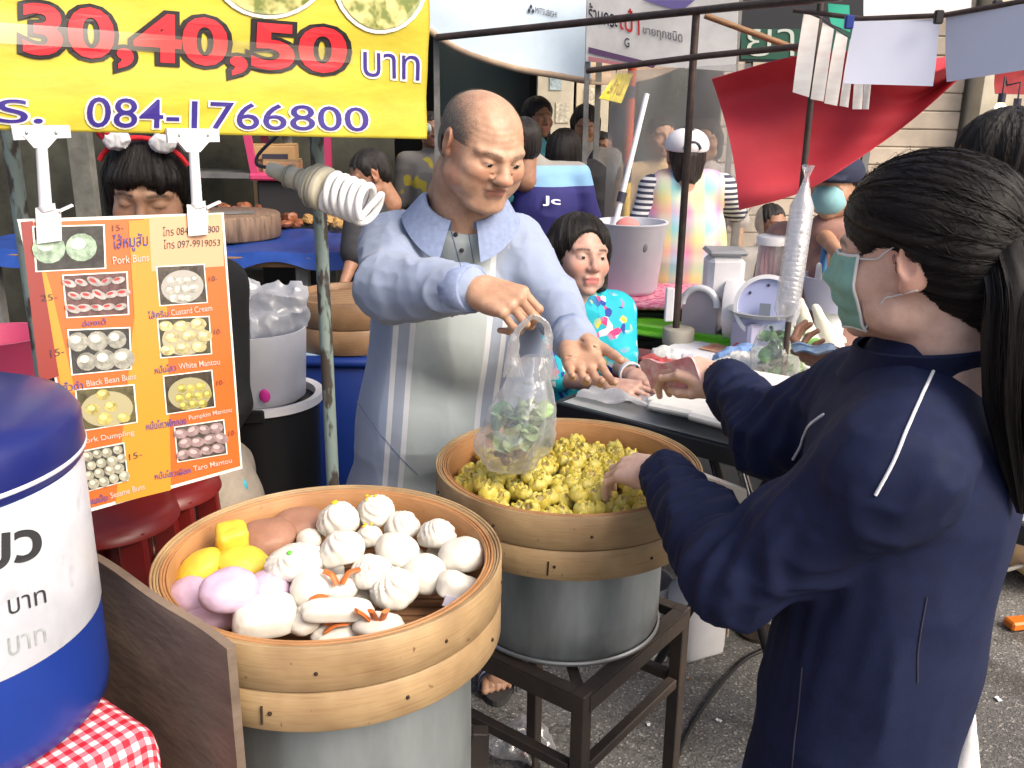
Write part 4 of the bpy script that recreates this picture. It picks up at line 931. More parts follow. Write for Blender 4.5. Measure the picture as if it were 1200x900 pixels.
# ================================================================== PEOPLE
def skin(name, c, lip=(.42, .13, .11), brow=(.03, .025, .02), rough=.48, spots=.45):
    m = M(name, c, rough, sss=.12, spec=.4); n = NT(m)
    n.b.inputs['Subsurface Scale'].default_value = .006
    nz = n.noise(n.objco(), 38, 5); base = n.mix(n.ramp(nz, [(.3, (0, 0, 0)), (.7, (1, 1, 1))]), (c[0] * .82, c[1] * .76, c[2] * .74), (c[0] * 1.08, c[1] * 1.1, c[2] * 1.1))
    sp0 = n.noise(n.objco(), 130, 3); base = n.mix(n.ramp(sp0, [(.60, (0, 0, 0)), (.72, (spots, spots, spots))]), base, (c[0] * .68, c[1] * .55, c[2] * .5))
    n.set('Roughness', n.math('ADD', n.math('MULTIPLY', nz, .3), rough - .17))
    base = n.mix(n.math('MULTIPLY', n.attr('ruddy').outputs['Fac'], .55), base, (min(1, c[0] * 1.05), c[1] * .72, c[2] * .66))
    base = n.mix(n.math('MULTIPLY', n.attr('lip').outputs['Fac'], .85), base, lip)
    fine = n.noise(n.objco((1, 1, 1)), 420, 2)
    bw = n.math('MULTIPLY', n.attr('brow').outputs['Fac'], n.ramp(fine, [(.3, (.35, .35, .35)), (.6, (1, 1, 1))]), clamp=True)
    n.set('Base Color', n.mix(bw, base, brow)); n.bump(n.noise(n.objco(), 230, 4), .35, .0016); return m
def hairmat(name, c, rough=.38, bmp=.6, lo_=.6, spec=.4):
    m = M(name, c, rough, spec=spec); n = NT(m)
    cx = n.N.new('ShaderNodeCombineXYZ'); n.L.new(n.math('MULTIPLY', n.attr('strand').outputs['Fac'], 60.0), cx.inputs[0]); n.L.new(n.math('MULTIPLY', n.attr('along').outputs['Fac'], 9.0), cx.inputs[1])
    g = n.noise(cx.outputs[0], 1.0, 5); n.set('Base Color', n.ramp(g, [(.3, tuple(x * lo_ for x in c)), (.7, tuple(min(1, x * (2.1 - lo_)) for x in c))]))
    n.bump(g, bmp, .004); n.set('Roughness', n.math('ADD', n.math('MULTIPLY', g, .25), rough - .1)); return m
m_hair = hairmat('black_hair', (.014, .011, .010)); m_hairb = hairmat('brown_black_hair', (.020, .014, .011)); m_hairg = hairmat('greying_hair', (.045, .040, .036), .55)
m_eye = M('eye_dark', (.014, .009, .007), .12, spec=.6); m_eyew = M('eye_white', (.5, .45, .4), .25)
def orient(fwd, up=(0, 0, 1)):
    y = nrm(fwd); x = nrm(np.cross(y, up)); return np.stack([x, y, np.cross(x, y)], 1)

def head_prims(wide=1.0, eye=1.0, age=0.0, nose=1.0, far=False, ears=True):
    L = [ell((0, -.018, .030), (.078, .098, .086), None, .01), ell((0, .022, -.026), (.067 * wide, .070, .080), None, .03),
         ell((0, .034, -.076), (.050 * wide, .052, .036), None, .022), ell((0, .073, -.098), (.022, .018, .016), None, .018),
         cap((0, -.03, -.05), (0, -.050, -.17), .056, .060, .03)]
    for s in (-1, 1):
        L += [ell((s * .040 * wide, .058, -.030), (.026, .028, .026), None, .02), cap((s * .012, .086, .019), (s * .048, .066, .021), .009, .008, .014),
              ell((s * .052 * wide, .012, -.072), (.02, .034, .024), None, .02)]
    for s in (-1, 1): L.append(sell((s * .033, .103, .000), (.019, .019, .0105), None, .010))
    L += [cap((0, .086, .010), (0, .105 * 1, -.028), .0075, .0115 * nose, .010), ell((0, .104, -.031), (.0125 * nose, .012, .0105), None, .006)]
    for s in (-1, 1): L.append(ell((s * .0135 * nose, .0945, -.034), (.0085, .011, .008), None, .006))
    L += [cap((-.016, .088, -.060), (.016, .088, -.060), .009, .009, .010), cap((-.013, .087, -.075), (.013, .087, -.075), .0085, .0085, .008)]
    L += [scap((-.024, .094, -.0675), (0, .1005, -.0665), .0013, .0022, .004), scap((0, .1005, -.0665), (.024, .094, -.0675), .0022, .0013, .004)]
    if not far:
        for s in (-1, 1):
            L.append(ell((s * .031, .0745, .000), (.0175, .0145, .0135), None, .004))
            if eye > 0: L.append(sell((s * .032, .0915, -.0015), (.0135, .014, .0036 * eye), rotz(-s * .25), .0015))
            else: L.append(scap((s * .021, .0885, -.004), (s * .043, .082, -.005), .0016, .001, .002))
            if age > .3:
                L += [ell((s * .034, .074, -.0185), (.018, .008, .007), None, .010)]
                L += [scap((s * .0195, .099, -.030), (s * .031, .086, -.062), .0028, .0016, .006), scap((s * .030, .084, -.068), (s * .034, .074, -.090), .002, .001, .006)]
                L += [ell((s * .042 * wide, .05, -.058), (.022, .022, .018), None, .018)]
                L += [scap((s * .021, .0885, -.0245), (s * .043, .079, -.0235), .0016, .001, .004)]
    else:
        for s in (-1, 1): L.append(ell((s * .031, .0735, -.001), (.0175, .0135, .010), None, .006))
    if ears:
        for s in (-1, 1):
            Re = rotz(s * -.35) @ rotx(-.15)
            L += [ell((s * .079, -.016, -.002), (.0075, .020, .033), Re, .006), sell((s * .088, -.010, .004), (.0075, .010, .019), Re, .004), ell((s * .076, -.008, -.028), (.007, .011, .012), Re, .006)]
    return L
def head_attrs(q, age=0.0, browthick=1.0):          # q: local head coordinates
    x, y, z = np.abs(q[:, 0]), q[:, 1], q[:, 2]
    g = lambda a, s: np.exp(-(a / s) ** 2)
    lipc = np.clip(1.25 - (x / .0245) ** 2 - ((z + .0675) / .0118) ** 2, 0, 1) * (y > .07); lipc = np.clip(lipc * 2.2, 0, 1)
    zb = .0225 + .05 * (x - .03) * (x < .035) - .22 * np.clip(x - .038, 0, 1)
    bro = g(z - zb, .0036 * browthick) * np.clip((x - .010) / .006, 0, 1) * np.clip((.056 - x) / .010, 0, 1) * (y > .045)
    rud = np.maximum(np.maximum(g(x - .042, .018) * g(z + .03, .02) * (y > .03), g(x, .014) * g(z + .03, .014) * (y > .09)), (x > .074) * .8)
    return {'lip': lipc, 'brow': np.clip(bro * 1.3, 0, 1) * (.75 if age else 1), 'ruddy': np.clip(rud, 0, 1)}
NAILS = []
def hand_prims(wr, d, nb, right=True, curl=((.3, .3, .2),) * 4, thumb=(.6, .2, .3, .2), spread=.08, s=1.0, arm=None):
    X = nrm(d); Z = nrm(np.asarray(nb, float) - X * (np.asarray(nb, float) @ X)); Y = np.cross(Z, X) * (1 if right else -1)
    T = lambda p: np.asarray(wr, float) + s * (X * p[0] + Y * p[1] + Z * p[2])
    kn = [(.092, .030, 0), (.097, .009, .003), (.091, -.012, .001), (.083, -.031, -.003)]
    ln = [(.046, .028, .023), (.050, .033, .024), (.047, .030, .023), (.037, .022, .020)]; rd = [.0088, .0090, .0085, .0076]
    L = [cap(T((-.03, 0, 0)), T((.012, 0, 0)), .023 * s, .024 * s, .01 * s)]
    for i, kp in enumerate(kn): L.append(cap(T((.014, kp[1] * .55, 0)), T(kp), .0175 * s, .0118 * s, .012 * s))
    L.append(cap(T((.02, .020, -.008)), T((.055, .026, -.008)), .019 * s, .013 * s, .012 * s)); L.append(cap(T((.02, -.02, -.008)), T((.06, -.026, -.006)), .016 * s, .012 * s, .012 * s))
    for i in range(4):
        p = np.array(kn[i], float); a = 0; ya = spread * (1.5 - i)
        for j in range(3):
            a += curl[i][j]; dr = V(math.cos(a) * math.cos(ya), math.cos(a) * math.sin(ya) , -math.sin(a)); q = p + dr * ln[i][j]
            r0 = rd[i] * (1, .93, .86)[j]; r1 = rd[i] * (.95, .87, .74)[j]; L.append(cap(T(p), T(q), r0 * s, r1 * s, (.004 if j == 0 else .0022) * s))
            if j < 2: L.append(ell(T(q + V(math.sin(a) * .0015, 0, math.cos(a) * .0015)), V(r1, r1, r1) * s * 1.06, None, .002 * s))
            p = q
        up_ = X * math.sin(a) + Z * math.cos(a); dd_ = X * dr[0] + Y * dr[1] + Z * dr[2]; NAILS.append((T(p) - dd_ * .001 * s + up_ * r1 * .55 * s, dd_, up_, r1 * s))
    out, dn, c1, c2 = thumb; p = V(.024, .026, -.010); a = out
    dr = V(math.cos(out) * math.cos(dn), math.sin(out) * math.cos(dn), -math.sin(dn))
    for j, (l_, r0, r1) in enumerate(((.040, .0145, .0115), (.032, .0112, .0102), (.026, .0102, .0082))):
        q = p + dr * l_; L.append(cap(T(p), T(q), r0 * s, r1 * s, (.010 if j == 0 else .003) * s)); p = q
        cc = (c1, c2, 0)[j]; dr = nrm(dr * math.cos(cc) + nrm(V(1, -.25, -.35) - dr * (V(1, -.25, -.35) @ dr)) * math.sin(cc))
    L += [ell(T((.040, .024, -.018)), V(.022, .014, .012) * s, np.stack([X, Y * (1 if right else 1), Z], 1), .010 * s), ell(T((.045, -.022, -.014)), V(.03, .013, .010) * s, np.stack([X, Y, Z], 1), .010 * s)]
    L += [scap(T((.078, .034, -.0165)), T((.070, -.03, -.0175)), .0022 * s, .0018 * s, .004 * s), scap(T((.070, .034, -.019)), T((.025, .004, -.024)), .0022 * s, .0018 * s, .004 * s)]
    if arm is not None: L.append(cap(arm, T((-.02, 0, 0)), .034 * s, .0235 * s, .01))
    return L
FIST = ((.9, 1.2, .7),) * 4; RELAX = ((.25, .35, .25), (.3, .4, .3), (.35, .45, .3), (.4, .5, .3))

def skeleton(base, fwd, H, lean=0.0):
    y = nrm(V(fwd[0], fwd[1], 0)); x = V(y[1], -y[0], 0); b = V(base[0], base[1], base[2] if len(base) > 2 else 0)
    T = lambda a, f_, z: b + H * (x * a + y * (f_ + lean * max(0, z - .5)) + V(0, 0, z))
    J = {'pel': T(0, 0, .53), 'chest': T(0, .005, .71), 'neck': T(0, -.005, .83), 'head': T(0, .012, .932), 'fwd': y, 'H': H, 'x': x}
    for n_, s in (('R', 1), ('L', -1)):
        J['sh' + n_] = T(s * .112, -.005, .80); J['el' + n_] = T(s * .145, -.01, .625); J['wr' + n_] = T(s * .15, .05, .475)
        J['hip' + n_] = T(s * .055, 0, .50); J['kn' + n_] = T(s * .06, .01, .275); J['an' + n_] = T(s * .06, -.01, .04)
    return J
def torso_prims(J, t=0.0, fat=1.0):
    k = J['H'] / 1.65; x = nrm(J['shR'] - J['shL']); sw = np.linalg.norm(J['shR'] - J['shL']) / 2
    up = nrm(J['neck'] - J['pel']); R = np.stack([x, np.cross(up, x), up], 1)
    L = [ell(J['chest'], V((sw * .86) * fat, .118 * k * fat, .17 * k) + t, R, .04), ell((J['chest'] * .45 + J['pel'] * .55), V(.150 * k * fat, .112 * k * fat, .15 * k) + t, R, .06), ell(J['pel'], V(.158 * k * fat, .118 * k * fat, .115 * k) + t, R, .05),
         cap(J['shL'] * .8 + J['shR'] * .2, J['shR'] * .8 + J['shL'] * .2, .060 * k + t, None, .05), cap(J['neck'] - up * .03, J['neck'] + up * .012 * k, .068 * k + t, .052 * k + t, .035)]
    return L
def arm_prims(J, s, t=0.0, upto=1.0, k_=.03):
    k = J['H'] / 1.65; a, e, w = J['sh' + s], J['el' + s], J['wr' + s]; L = []
    if upto <= .5: return [cap(a, a + (e - a) * (upto * 2), .056 * k + t, .048 * k + t * 1.4, k_)]
    L.append(cap(a, e, .056 * k + t, .043 * k + t, k_)); u = (upto - .5) * 2
    L.append(cap(e, e + (w - e) * u, .041 * k + t, (.041 + (.027 - .041) * u) * k + t, .02)); return L
def leg_prims(J, s, t=0.0, upto=1.0):
    k = J['H'] / 1.65; h, n_, a = J['hip' + s], J['kn' + s], J['an' + s]
    return [cap(h, n_, .088 * k + t, .060 * k + t, .03), cap(n_, n_ + (a - n_) * upto, .057 * k + t, .042 * k + t, .03)]
def wrinkle(v, f, amp, sc=(9, 9, 9), seed=0, ridge=True, where=None):
    n_ = normals(v, f); q = v * np.asarray(sc) + seed * 3.7; a = vnoise(q); b = vnoise(q * 2.1 + 5)
    h = ((1 - np.abs(a)) ** 2.2 * 1.2 - .5 + .35 * ((1 - np.abs(b)) ** 2 - .5)) if ridge else a + .4 * b
    if where is not None: h = h * where
    return v + n_ * (amp * h)[:, None]
def body_join(parts):            # parts: (verts, quads, headframe or None, age)
    vs_, fs_, at = [], [], {'lip': [], 'brow': [], 'ruddy': []}; n_ = 0
    for v, f, hf, age in parts:
        vs_.append(v); fs_.append(np.asarray(f) + n_); n_ += len(v)
        if hf is not None: A = head_attrs(((v - hf[0]) @ hf[1]) / hf[2], age, hf[3] if len(hf) > 3 else 1.0)
        else: A = {k: np.zeros(len(v)) for k in at}
        for k in at: at[k].append(A[k])
    return np.concatenate(vs_), np.concatenate(fs_), {k: np.concatenate(x) for k, x in at.items()}
def hair_mesh(par, c, R, s, style, mat, h=.0045, amp=.004, axis=None, name='hair', scale=None):
    S = {'short': [ell((0, -.022, .038), (.0835, .102, .088)), ell((0, -.06, -.01), (.074, .058, .07), None, .02), ('sub_ell', V(0, .105, -.022), V(.070, .068, .100), None, .012), ('sub_ell', V(.085, .01, -.06), V(.03, .06, .065), None, .01), ('sub_ell', V(-.085, .01, -.06), V(.03, .06, .065), None, .01), ('sub_ell', V(0, -.07, -.13), V(.1, .1, .06), None, .01)],
         'bob': [ell((0, -.024, .040), (.093, .106, .092)), cap((.072, -.02, .02), (.078, -.005, -.085), .036, .026, .02), cap((-.072, -.02, .02), (-.078, -.005, -.085), .036, .026, .02), ell((0, -.07, -.04), (.082, .05, .09), None, .03), ('sub_ell', V(.008, .112, -.020), V(.064, .086, .110), None, .012), ('sub_ell', V(0, .02, -.13), V(.05, .1, .08), None, .01)],
         'fringe': [ell((0, -.022, .040), (.092, .106, .092)), cap((.074, -.01, .02), (.080, .01, -.045), .030, .018, .02), cap((-.074, -.01, .02), (-.080, .01, -.045), .030, .018, .02), ell((0, -.06, -.02), (.085, .06, .09), None, .03), ell((0, .058, .048), (.068, .034, .030), None, .02), ('sub_ell', V(0, .115, -.045), V(.062, .066, .100), None, .008), ('sub_ell', V(0, .03, -.13), V(.05, .1, .08), None, .01)],
         'long': [ell((0, -.024, .040), (.094, .108, .092)), cap((.070, -.03, .02), (.080, -.03, -.20), .034, .030, .02), cap((-.070, -.03, .02), (-.080, -.03, -.20), .034, .030, .02), cap((0, -.07, -.02), (0, -.085, -.22), .07, .05, .04), ('sub_ell', V(.0, .112, -.030), V(.064, .080, .112), None, .012)],
         'back': [ell((0, -.024, .036), (.086, .104, .090)), ell((0, -.06, -.02), (.078, .06, .075), None, .02), ('sub_ell', V(0, .110, -.045), V(.074, .078, .110), None, .01), ('sub_ell', V(.088, .02, -.055), V(.03, .06, .06), None, .01), ('sub_ell', V(-.088, .02, -.055), V(.03, .06, .06), None, .01), cap((0, -.115, .0), (0, -.13, -.10), .022, .016, .02), ell((0, -.062, -.085), (.060, .040, .075), None, .03)]}[style] if isinstance(style, str) else style
    v, f = sdf_mesh(xform(S, R, c, s), h); q = ((v - c) @ R) / s
    ax = V(0, -.25, 1) if axis is None else np.asarray(axis, float); A = frame(ax); w = q @ A
    st = np.arctan2(w[:, 1], w[:, 0]); al = w[:, 2] * 10
    n_ = normals(v, f); lp_ = np.stack([st * 9, al * .35, np.zeros(len(v))], 1); v = v + n_ * (amp * (vnoise(lp_) + .7 * vnoise(lp_ * 2.3 + 3)))[:, None]
    o = mk(name, v, f, mat, par, attrs={'strand': st * 3, 'along': al})
    if h < .0052 and isinstance(style, str):
        HT = Hit(v, f); rg = np.random.default_rng(len(v)); sel = rg.choice(np.where(q[:, 2] > .03)[0], 700)
        def tg(p, r):
            w_ = ((p - c) @ R) / s; d_ = nrm(w_ * V(1, 1, 0) + r.normal(size=3) * .008); return c + R @ (d_ * V(.085, .10, 0) + V(0, 0, w_[2] - r.uniform(.06, .14))) * s
        strands(par, HT, v[sel], tg, 5, .0006, mat, 3, .0016)
    return o
def figure(label, J, skin_m, hair=('short', None), top=None, bottom=None, eye=.8, h=.011, wide=1.0, headR=None, hs=None, sleeve=1.0, tshirt=.011, fat=1.0, arms='LR', legs=True, hands=None, group=None, skirt=None, nm='person', hemdrop=0.0, far=None, headh=None, wamp=.006, noshirtlegs=False):
    t = empty('person', label, 'person', (J['pel'][0], J['pel'][1], min(J['anL'][2], J['anR'][2]) - .04 * J['H'] + 0), group)
    k = J['H'] / 1.65; R = headR if headR is not None else orient(J['fwd']); s = hs or k; c = J['head']; far = h > .009 if far is None else far
    parts = []
    hv, hf = sdf_mesh(xform(head_prims(wide, eye, far=far), R, c, s), headh or max(.0028, h * .42)); parts.append((hv, hf, (c, R, s), 0))
    bp_ = torso_prims(J, -.014, fat)
    for a in arms: bp_ += arm_prims(J, a, -.004)
    if legs:
        for a in 'LR': bp_ += leg_prims(J, a, -.006) + [cap(J['an' + a] + V(0, 0, -.012 * J['H']), J['an' + a] + nrm(J['fwd'] * V(1, 1, 0)) * .12 * k + V(0, 0, -.02 * J['H']), .030 * k, .026 * k, .02)]
    bp_.append(cap(J['neck'] - V(0, 0, .02), c - R[:, 2] * .06 * s - R[:, 1] * .03 * s, .052 * k, .05 * k, .02))
    bv, bf = sdf_mesh(bp_, h); parts.append((bv, bf, None, 0))
    for a in arms:
        if hands and a in hands: hp = hands[a]
        else:
            d = nrm(J['wr' + a] - J['el' + a]); nb = nrm(np.cross(d, J['x']) if abs(d @ J['x']) < .9 else V(0, 0, 1)); hp = hand_prims(J['wr' + a], d, nb, a == 'R', RELAX, s=.95 * k)
        hv2, hf2 = sdf_mesh(hp, max(.0024, h * .36)); parts.append((hv2, hf2, None, 0))
    v, f, A = body_join(parts); mk('body', v, f, skin_m, t, attrs=A)
    for sgn in (-1, 1):
        if not far and eye > 0:
            e = c + R @ V(sgn * .0315, .0770, -.001) * s; ev, ef = ellip(e, (.0122 * s,) * 3, R @ rotx(-math.pi / 2), 20, 14); eo = mk('eye', ev, ef, [m_eyew, m_eye], t)
            dd = ev[[x[0] for x in ef]] - e; eo.data.polygons.foreach_set('material_index', ((dd @ R[:, 1]) > .0095 * s).astype(np.int32))
    if top is not None:
        tp = torso_prims(J, tshirt, fat)
        for a in arms: tp += arm_prims(J, a, tshirt + .002, sleeve)
        if hemdrop: tp.append(cap(J['pel'] - V(0, 0, hemdrop * .4), J['pel'] - V(0, 0, hemdrop), .145 * k * fat + tshirt, None, .05))
        tv, tf = sdf_mesh(tp, h * .8); tv = wrinkle(tv, tf, wamp, (7, 7, 9), seed=len(label))
        mk('top', tv, tf, top, t, attrs={'loc': (tv - J['pel']) @ np.stack([nrm(J['shR'] - J['shL']), np.cross(V(0, 0, 1), nrm(J['shR'] - J['shL'])), V(0, 0, 1)], 1), 'arm': np.minimum(*[np.min([_pd(p, tv) for p in arm_prims(J, a, 0)], 0) if a in arms else np.full(len(tv), 9.) for a in 'LR'])})
    if bottom is not None and legs:
        lp = [ell(J['pel'] - V(0, 0, .02), V(.162, .122, .11) * k * fat, np.stack([nrm(J['shR'] - J['shL']), np.cross(V(0, 0, 1), nrm(J['shR'] - J['shL'])), V(0, 0, 1)], 1), .03)]
        for a in 'LR': lp += leg_prims(J, a, .006, .9)
        lv, lf = sdf_mesh(lp, h * .9); lv = wrinkle(lv, lf, .005, (6, 6, 9), 3); mk('trousers', lv, lf, bottom, t)
        for a in 'LR':
            fw = nrm(J['fwd'] * V(1, 1, 0)); g0 = J['an' + a]; sv, sf = sdf_mesh([cap(g0 + V(0, 0, -.014 * J['H']), g0 + fw * .13 * k + V(0, 0, -.022 * J['H']), .036 * k, .030 * k, .02)], h * .8); mk('shoe', sv, sf, m_ink, t)
    if hair[0]: hair_mesh(t, c, R, s, hair[0], hair[1] or m_hair, max(.004, h * .55))
    return t, R, s
m_sk1 = skin('skin_tan', (.43, .25, .16), spots=.15); m_sk2 = skin('skin_light', (.68, .455, .355), spots=.06); m_sk3 = skin('skin_brown', (.33, .175, .11)); m_sk4 = skin('skin_rosy', (.55, .34, .27), lip=(.45, .14, .13), spots=.08)

def nails(par, k0, mat):
    for c_, d_, u_, r_ in NAILS[k0:]:
        y_ = nrm(np.cross(u_, d_)); v, f = ellip(c_, (r_ * .95, r_ * .72, r_ * .45), np.stack([nrm(d_), y_, nrm(np.cross(d_, y_))], 1), 12, 8); mk('fingernail', v, f, mat, par)
m_nail = M('fingernail', (.55, .33, .27), .3, spec=.5); m_nail2 = M('fingernail_old', (.46, .29, .20), .3, spec=.5)
def strands(par, HT, starts, target, n_step, rad, mat, seed=0, lift=.0012, name='hair_strands', jit=.004, droop=None):
    rg = np.random.default_rng(seed); out = []
    for p0 in starts:
        tgt = target(p0, rg); p = p0; pts_ = []; lf = lift * rg.uniform(.2, 1.6)
        for i in range(n_step + 1):
            t = i / n_step; q = p0 * (1 - t) + tgt * t; q = HT.near(q, lf * math.sin(math.pi * (.08 + .84 * t)) + .0003) + rg.normal(size=3) * jit * .06; pts_.append(q)
        out.append(tube(spline(pts_, n_step * 2), [rad * .6, rad, rad * .8], 3, None, False))
    v, f = join(*out); o = mk(name, v, f, mat, par, attrs={'strand': np.repeat(rg.random(len(starts)) * 50, len(out[0][0])), 'along': np.zeros(len(v))}); o['kind'] = 'stuff'; return o
# ------------------------------------------------------------------ the old man with the bag
H = 1.66
oc = P(567, 170, 1.97); oR = orient(nrm(V(.50, -.80, -.42)), nrm(V(.16, -.10, 1.0))); os_ = .985
J = skeleton((-.06, 2.24), (.15, -1), H)
J.update(pel=P(505, 590, 2.20), chest=P(537, 375, 2.12), neck=P(540, 252, 2.05), shR=P(462, 285, 2.10), elR=P(457, 338, 1.90), wrR=P(556, 338, 1.735), shL=P(602, 290, 2.13), elL=P(648, 356, 2.05), wrL=P(674, 402, 1.88), head=oc, H=H, fwd=V(.15, -1, 0))
fp = PZ(577, 803, 0.0)
J['anR'] = V(-.22, 2.36, .07); J['anL'] = V(fp[0] + .005, fp[1] + .085, .075); J['hipR'] = J['pel'] + V(-.09, .02, -.06); J['hipL'] = J['pel'] + V(.09, .02, -.06); J['knR'] = V(-.24, 2.22, .44); J['knL'] = V(-.05, 2.2, .44)
nk0 = len(NAILS)
om = empty('person', 'balding older man in pale blue striped polo holding out a plastic bag', 'person', (-.1, 2.3, 0))
hp1 = hand_prims(J['wrR'], P(640, 366, 1.655) - J['wrR'], V(.30, -.72, .62), True, ((.85, 1.1, .55), (.93, 1.18, .6), (1.0, 1.2, .6), (1.08, 1.2, .6)), (.12, .95, .35, .3), -.03, .98, J['elR'] * .35 + J['wrR'] * .65)
hp2 = hand_prims(J['wrL'] + V(0, 0, 0), P(694, 448, 1.74) - J['wrL'], -V(-.10, -.62, .78), False, ((-.05, .3, .2), (.05, .42, .3), (.06, .45, .3), (.06, .45, .3)), (.55, -.05, .15, .1), .05, 1.0, J['elL'] * .35 + J['wrL'] * .65)
OZ = .86
OLD = head_prims(1.10, .36, 1.0, 1.30)
for s_ in (-1, 1): OLD += [ell((s_ * .046, .030, -.076), (.024, .038, .030), None, .03), sell((s_ * .0075, .1035, -.0415), (.0042, .005, .003), None, .002)]
OLD += [ell((0, .055, -.118), (.045, .04, .022), None, .03), ell((0, .106, -.029), (.0185, .0135, .0135), None, .006)]
hv, hf = sdf_mesh(xform(OLD, oR, oc, os_), .0022)
q_ = (hv - oc) @ oR; q_[:, 2] *= OZ; hv = oc + q_ @ oR.T
q_ = ((hv - oc) @ oR) / os_; n_ = normals(hv, hf)
fw_ = np.exp(-((q_[:, 2] - .055) / .03) ** 2) * (q_[:, 1] > .03); hv = hv + n_ * (.00022 * fw_ * np.sin(q_[:, 2] * 560 + 3 * np.sin(q_[:, 0] * 30)))[:, None] + n_ * (.0008 * vnoise(q_ * 60))[:, None]
bp_ = torso_prims(J, -.02, 1.05) + arm_prims(J, 'L', -.008) + arm_prims(J, 'R', -.008) + leg_prims(J, 'L', -.01) + leg_prims(J, 'R', -.01)
bp_.append(cap(J['neck'] - V(0, 0, .03), oc + oR @ V(0, -.03, -.09) * os_, .070, .070, .02))
for a in 'LR':
    g0 = J['an' + a]; bp_ += [cap(g0 + V(0, 0, .0), g0 + V(.01, -.10, -.035), .036, .036, .02)]
bv, bf = sdf_mesh(bp_, .009)
toes = []
for a in 'LR':
    g0 = J['an' + a]
    for i in range(5): b0 = g0 + V(.01 + (i - 2) * .017 * (1 if a == 'L' else -1), -.10, -.042); toes.append(cap(b0, b0 + V(.0, -.052 + .006 * i, -.006), .0125 - .001 * i, .0105 - .001 * i, .003))
    toes.append(cap(g0 + V(.01, -.08, -.035), g0 + V(.01, -.10, -.04), .036, .034, .01))
v, f, A = body_join([(hv, hf, (oc, oR * V(1, 1, 1 / OZ), os_, 1.5), 1.0), (*sdf_mesh(hp1, .0022), None, 0), (*sdf_mesh(hp2, .0022), None, 0), (bv, bf, None, 0), (*sdf_mesh(toes, .003), None, 0)])
m_skm = skin('skin_old_man', (.50, .305, .205), lip=(.33, .13, .10), brow=(.06, .045, .035), rough=.42)
mk('body', v, f, m_skm, om, attrs=A)
for sgn in (-1, 1):
    e = oc + oR @ V(sgn * .0315, .0770, -.001) * os_; ev, ef = ellip(e, (.0122 * os_,) * 3, None, 20, 14); eo = mk('eye', ev, ef, [m_eyew, m_eye], om)
    g_ = nrm(oR[:, 1] + V(0, 0, -.25)); dd = ev[[x[0] for x in ef]] - e; eo.data.polygons.foreach_set('material_index', ((dd @ g_) > .0108 * os_).astype(np.int32))
nails(om, nk0, m_nail2)
# short greying hair left round the sides, thinning towards the crown
m_hold = M('cropped_hair', (.05, .045, .04), .7); n = NT(m_hold); fine = n.noise(n.objco(), 520, 3); dn = n.attr('dens').outputs['Fac']
n.set('Base Color', n.ramp(n.noise(n.objco(), 300, 2), [(.3, (.06, .052, .046)), (.7, (.22, .195, .175))])); n.b.inputs['Roughness'].default_value = .6
n.set('Alpha', n.math('MULTIPLY', n.math('ADD', n.math('MULTIPLY', dn, .9), n.math('MULTIPLY', n.math('SUBTRACT', fine, .55), 1.6)), 1.5, clamp=True)); n.bump(fine, .6, .003)
hs_ = [ell((0, -.020, .030), (.0805, .1005, .0885)), ell((0, -.05, -.03), (.070, .058, .06), None, .03), ell((0, .02, .03), (.07, .07, .06), None, .02)]
hv, hf = sdf_mesh(xform(hs_, oR, oc, os_), .0035); q_ = ((hv - oc) @ oR) / os_; w_ = (hv - oc) @ oR; w_[:, 2] *= OZ; hv = oc + w_ @ oR.T
dens = .12 + np.clip((.085 - q_[:, 2]) / .05, -1, 1) * .6 + np.clip((.02 - q_[:, 1]) / .05, -.6, .6) * .45; dens = np.minimum(dens, np.clip((.052 - q_[:, 1]) / .03, -1, 1)); dens -= .8 * np.clip((-.045 - q_[:, 2]) / .03, 0, 1)
dens -= .9 * ((np.abs(q_[:, 0]) > .055) & (q_[:, 2] < -.002) & (q_[:, 1] > -.045))
mk('hair', hv, hf, m_hold, om, attrs={'dens': dens})
# polo shirt
m_polo = M('polo_cloth', (.30, .36, .52), .85, sheen=.2); n = NT(m_polo)
lat = n.attr('lat').outputs['Fac']; al_ = n.math('ABSOLUTE', lat); sl = n.attr('slv').outputs['Fac']
bl_, gr_, wt_, gy_ = (.235, .30, .445), (.41, .47, .455), (.68, .70, .72), (.28, .33, .42)
within = lambda a, b: n.math('MULTIPLY', n.math('GREATER_THAN', al_, a), n.math('LESS_THAN', al_, b))
c = n.mix(n.math('LESS_THAN', al_, .076), bl_, gr_); c = n.mix(within(.088, .112), c, gy_); c = n.mix(within(.076, .088), c, wt_); c = n.mix(within(.112, .124), c, wt_)
c = n.mix(sl, c, bl_); c = n.mix(.25, c, n.mix(n.noise(n.objco(), 700, 2), tuple(x * .8 for x in bl_), (.6, .63, .68)), 'MIX'); n.set('Base Color', c); n.bump(n.noise(n.objco(), 900, 2), .25, .001)
tp = torso_prims(J, .014, 1.10) + [cap(P(478, 350, 2.12), P(462, 590, 2.16), .080, .105, .08), cap(P(590, 360, 2.14), P(596, 590, 2.16), .085, .115, .08), cap(J['pel'] + V(-.06, 0, .02), J['pel'] + V(-.07, .0, -.14), .125, .135, .06), cap(J['pel'] + V(.06, 0, .02), J['pel'] + V(.07, 0, -.14), .125, .135, .06)]
ap = arm_prims(J, 'R', .020, .93, .03) + arm_prims(J, 'L', .018, .95, .03) + [cap(J['elR'], J['elR'] * .5 + J['wrR'] * .5, .066, .054, .02)]
tv, tf = sdf_mesh(tp + ap, .0055)
da = np.min([_pd(p, tv) for p in arm_prims(J, 'R', .02) + arm_prims(J, 'L', .018)], 0); dt = np.min([_pd(p, tv) for p in tp], 0)
armw = np.clip(.5 + (dt - da) / .02, 0, 1)
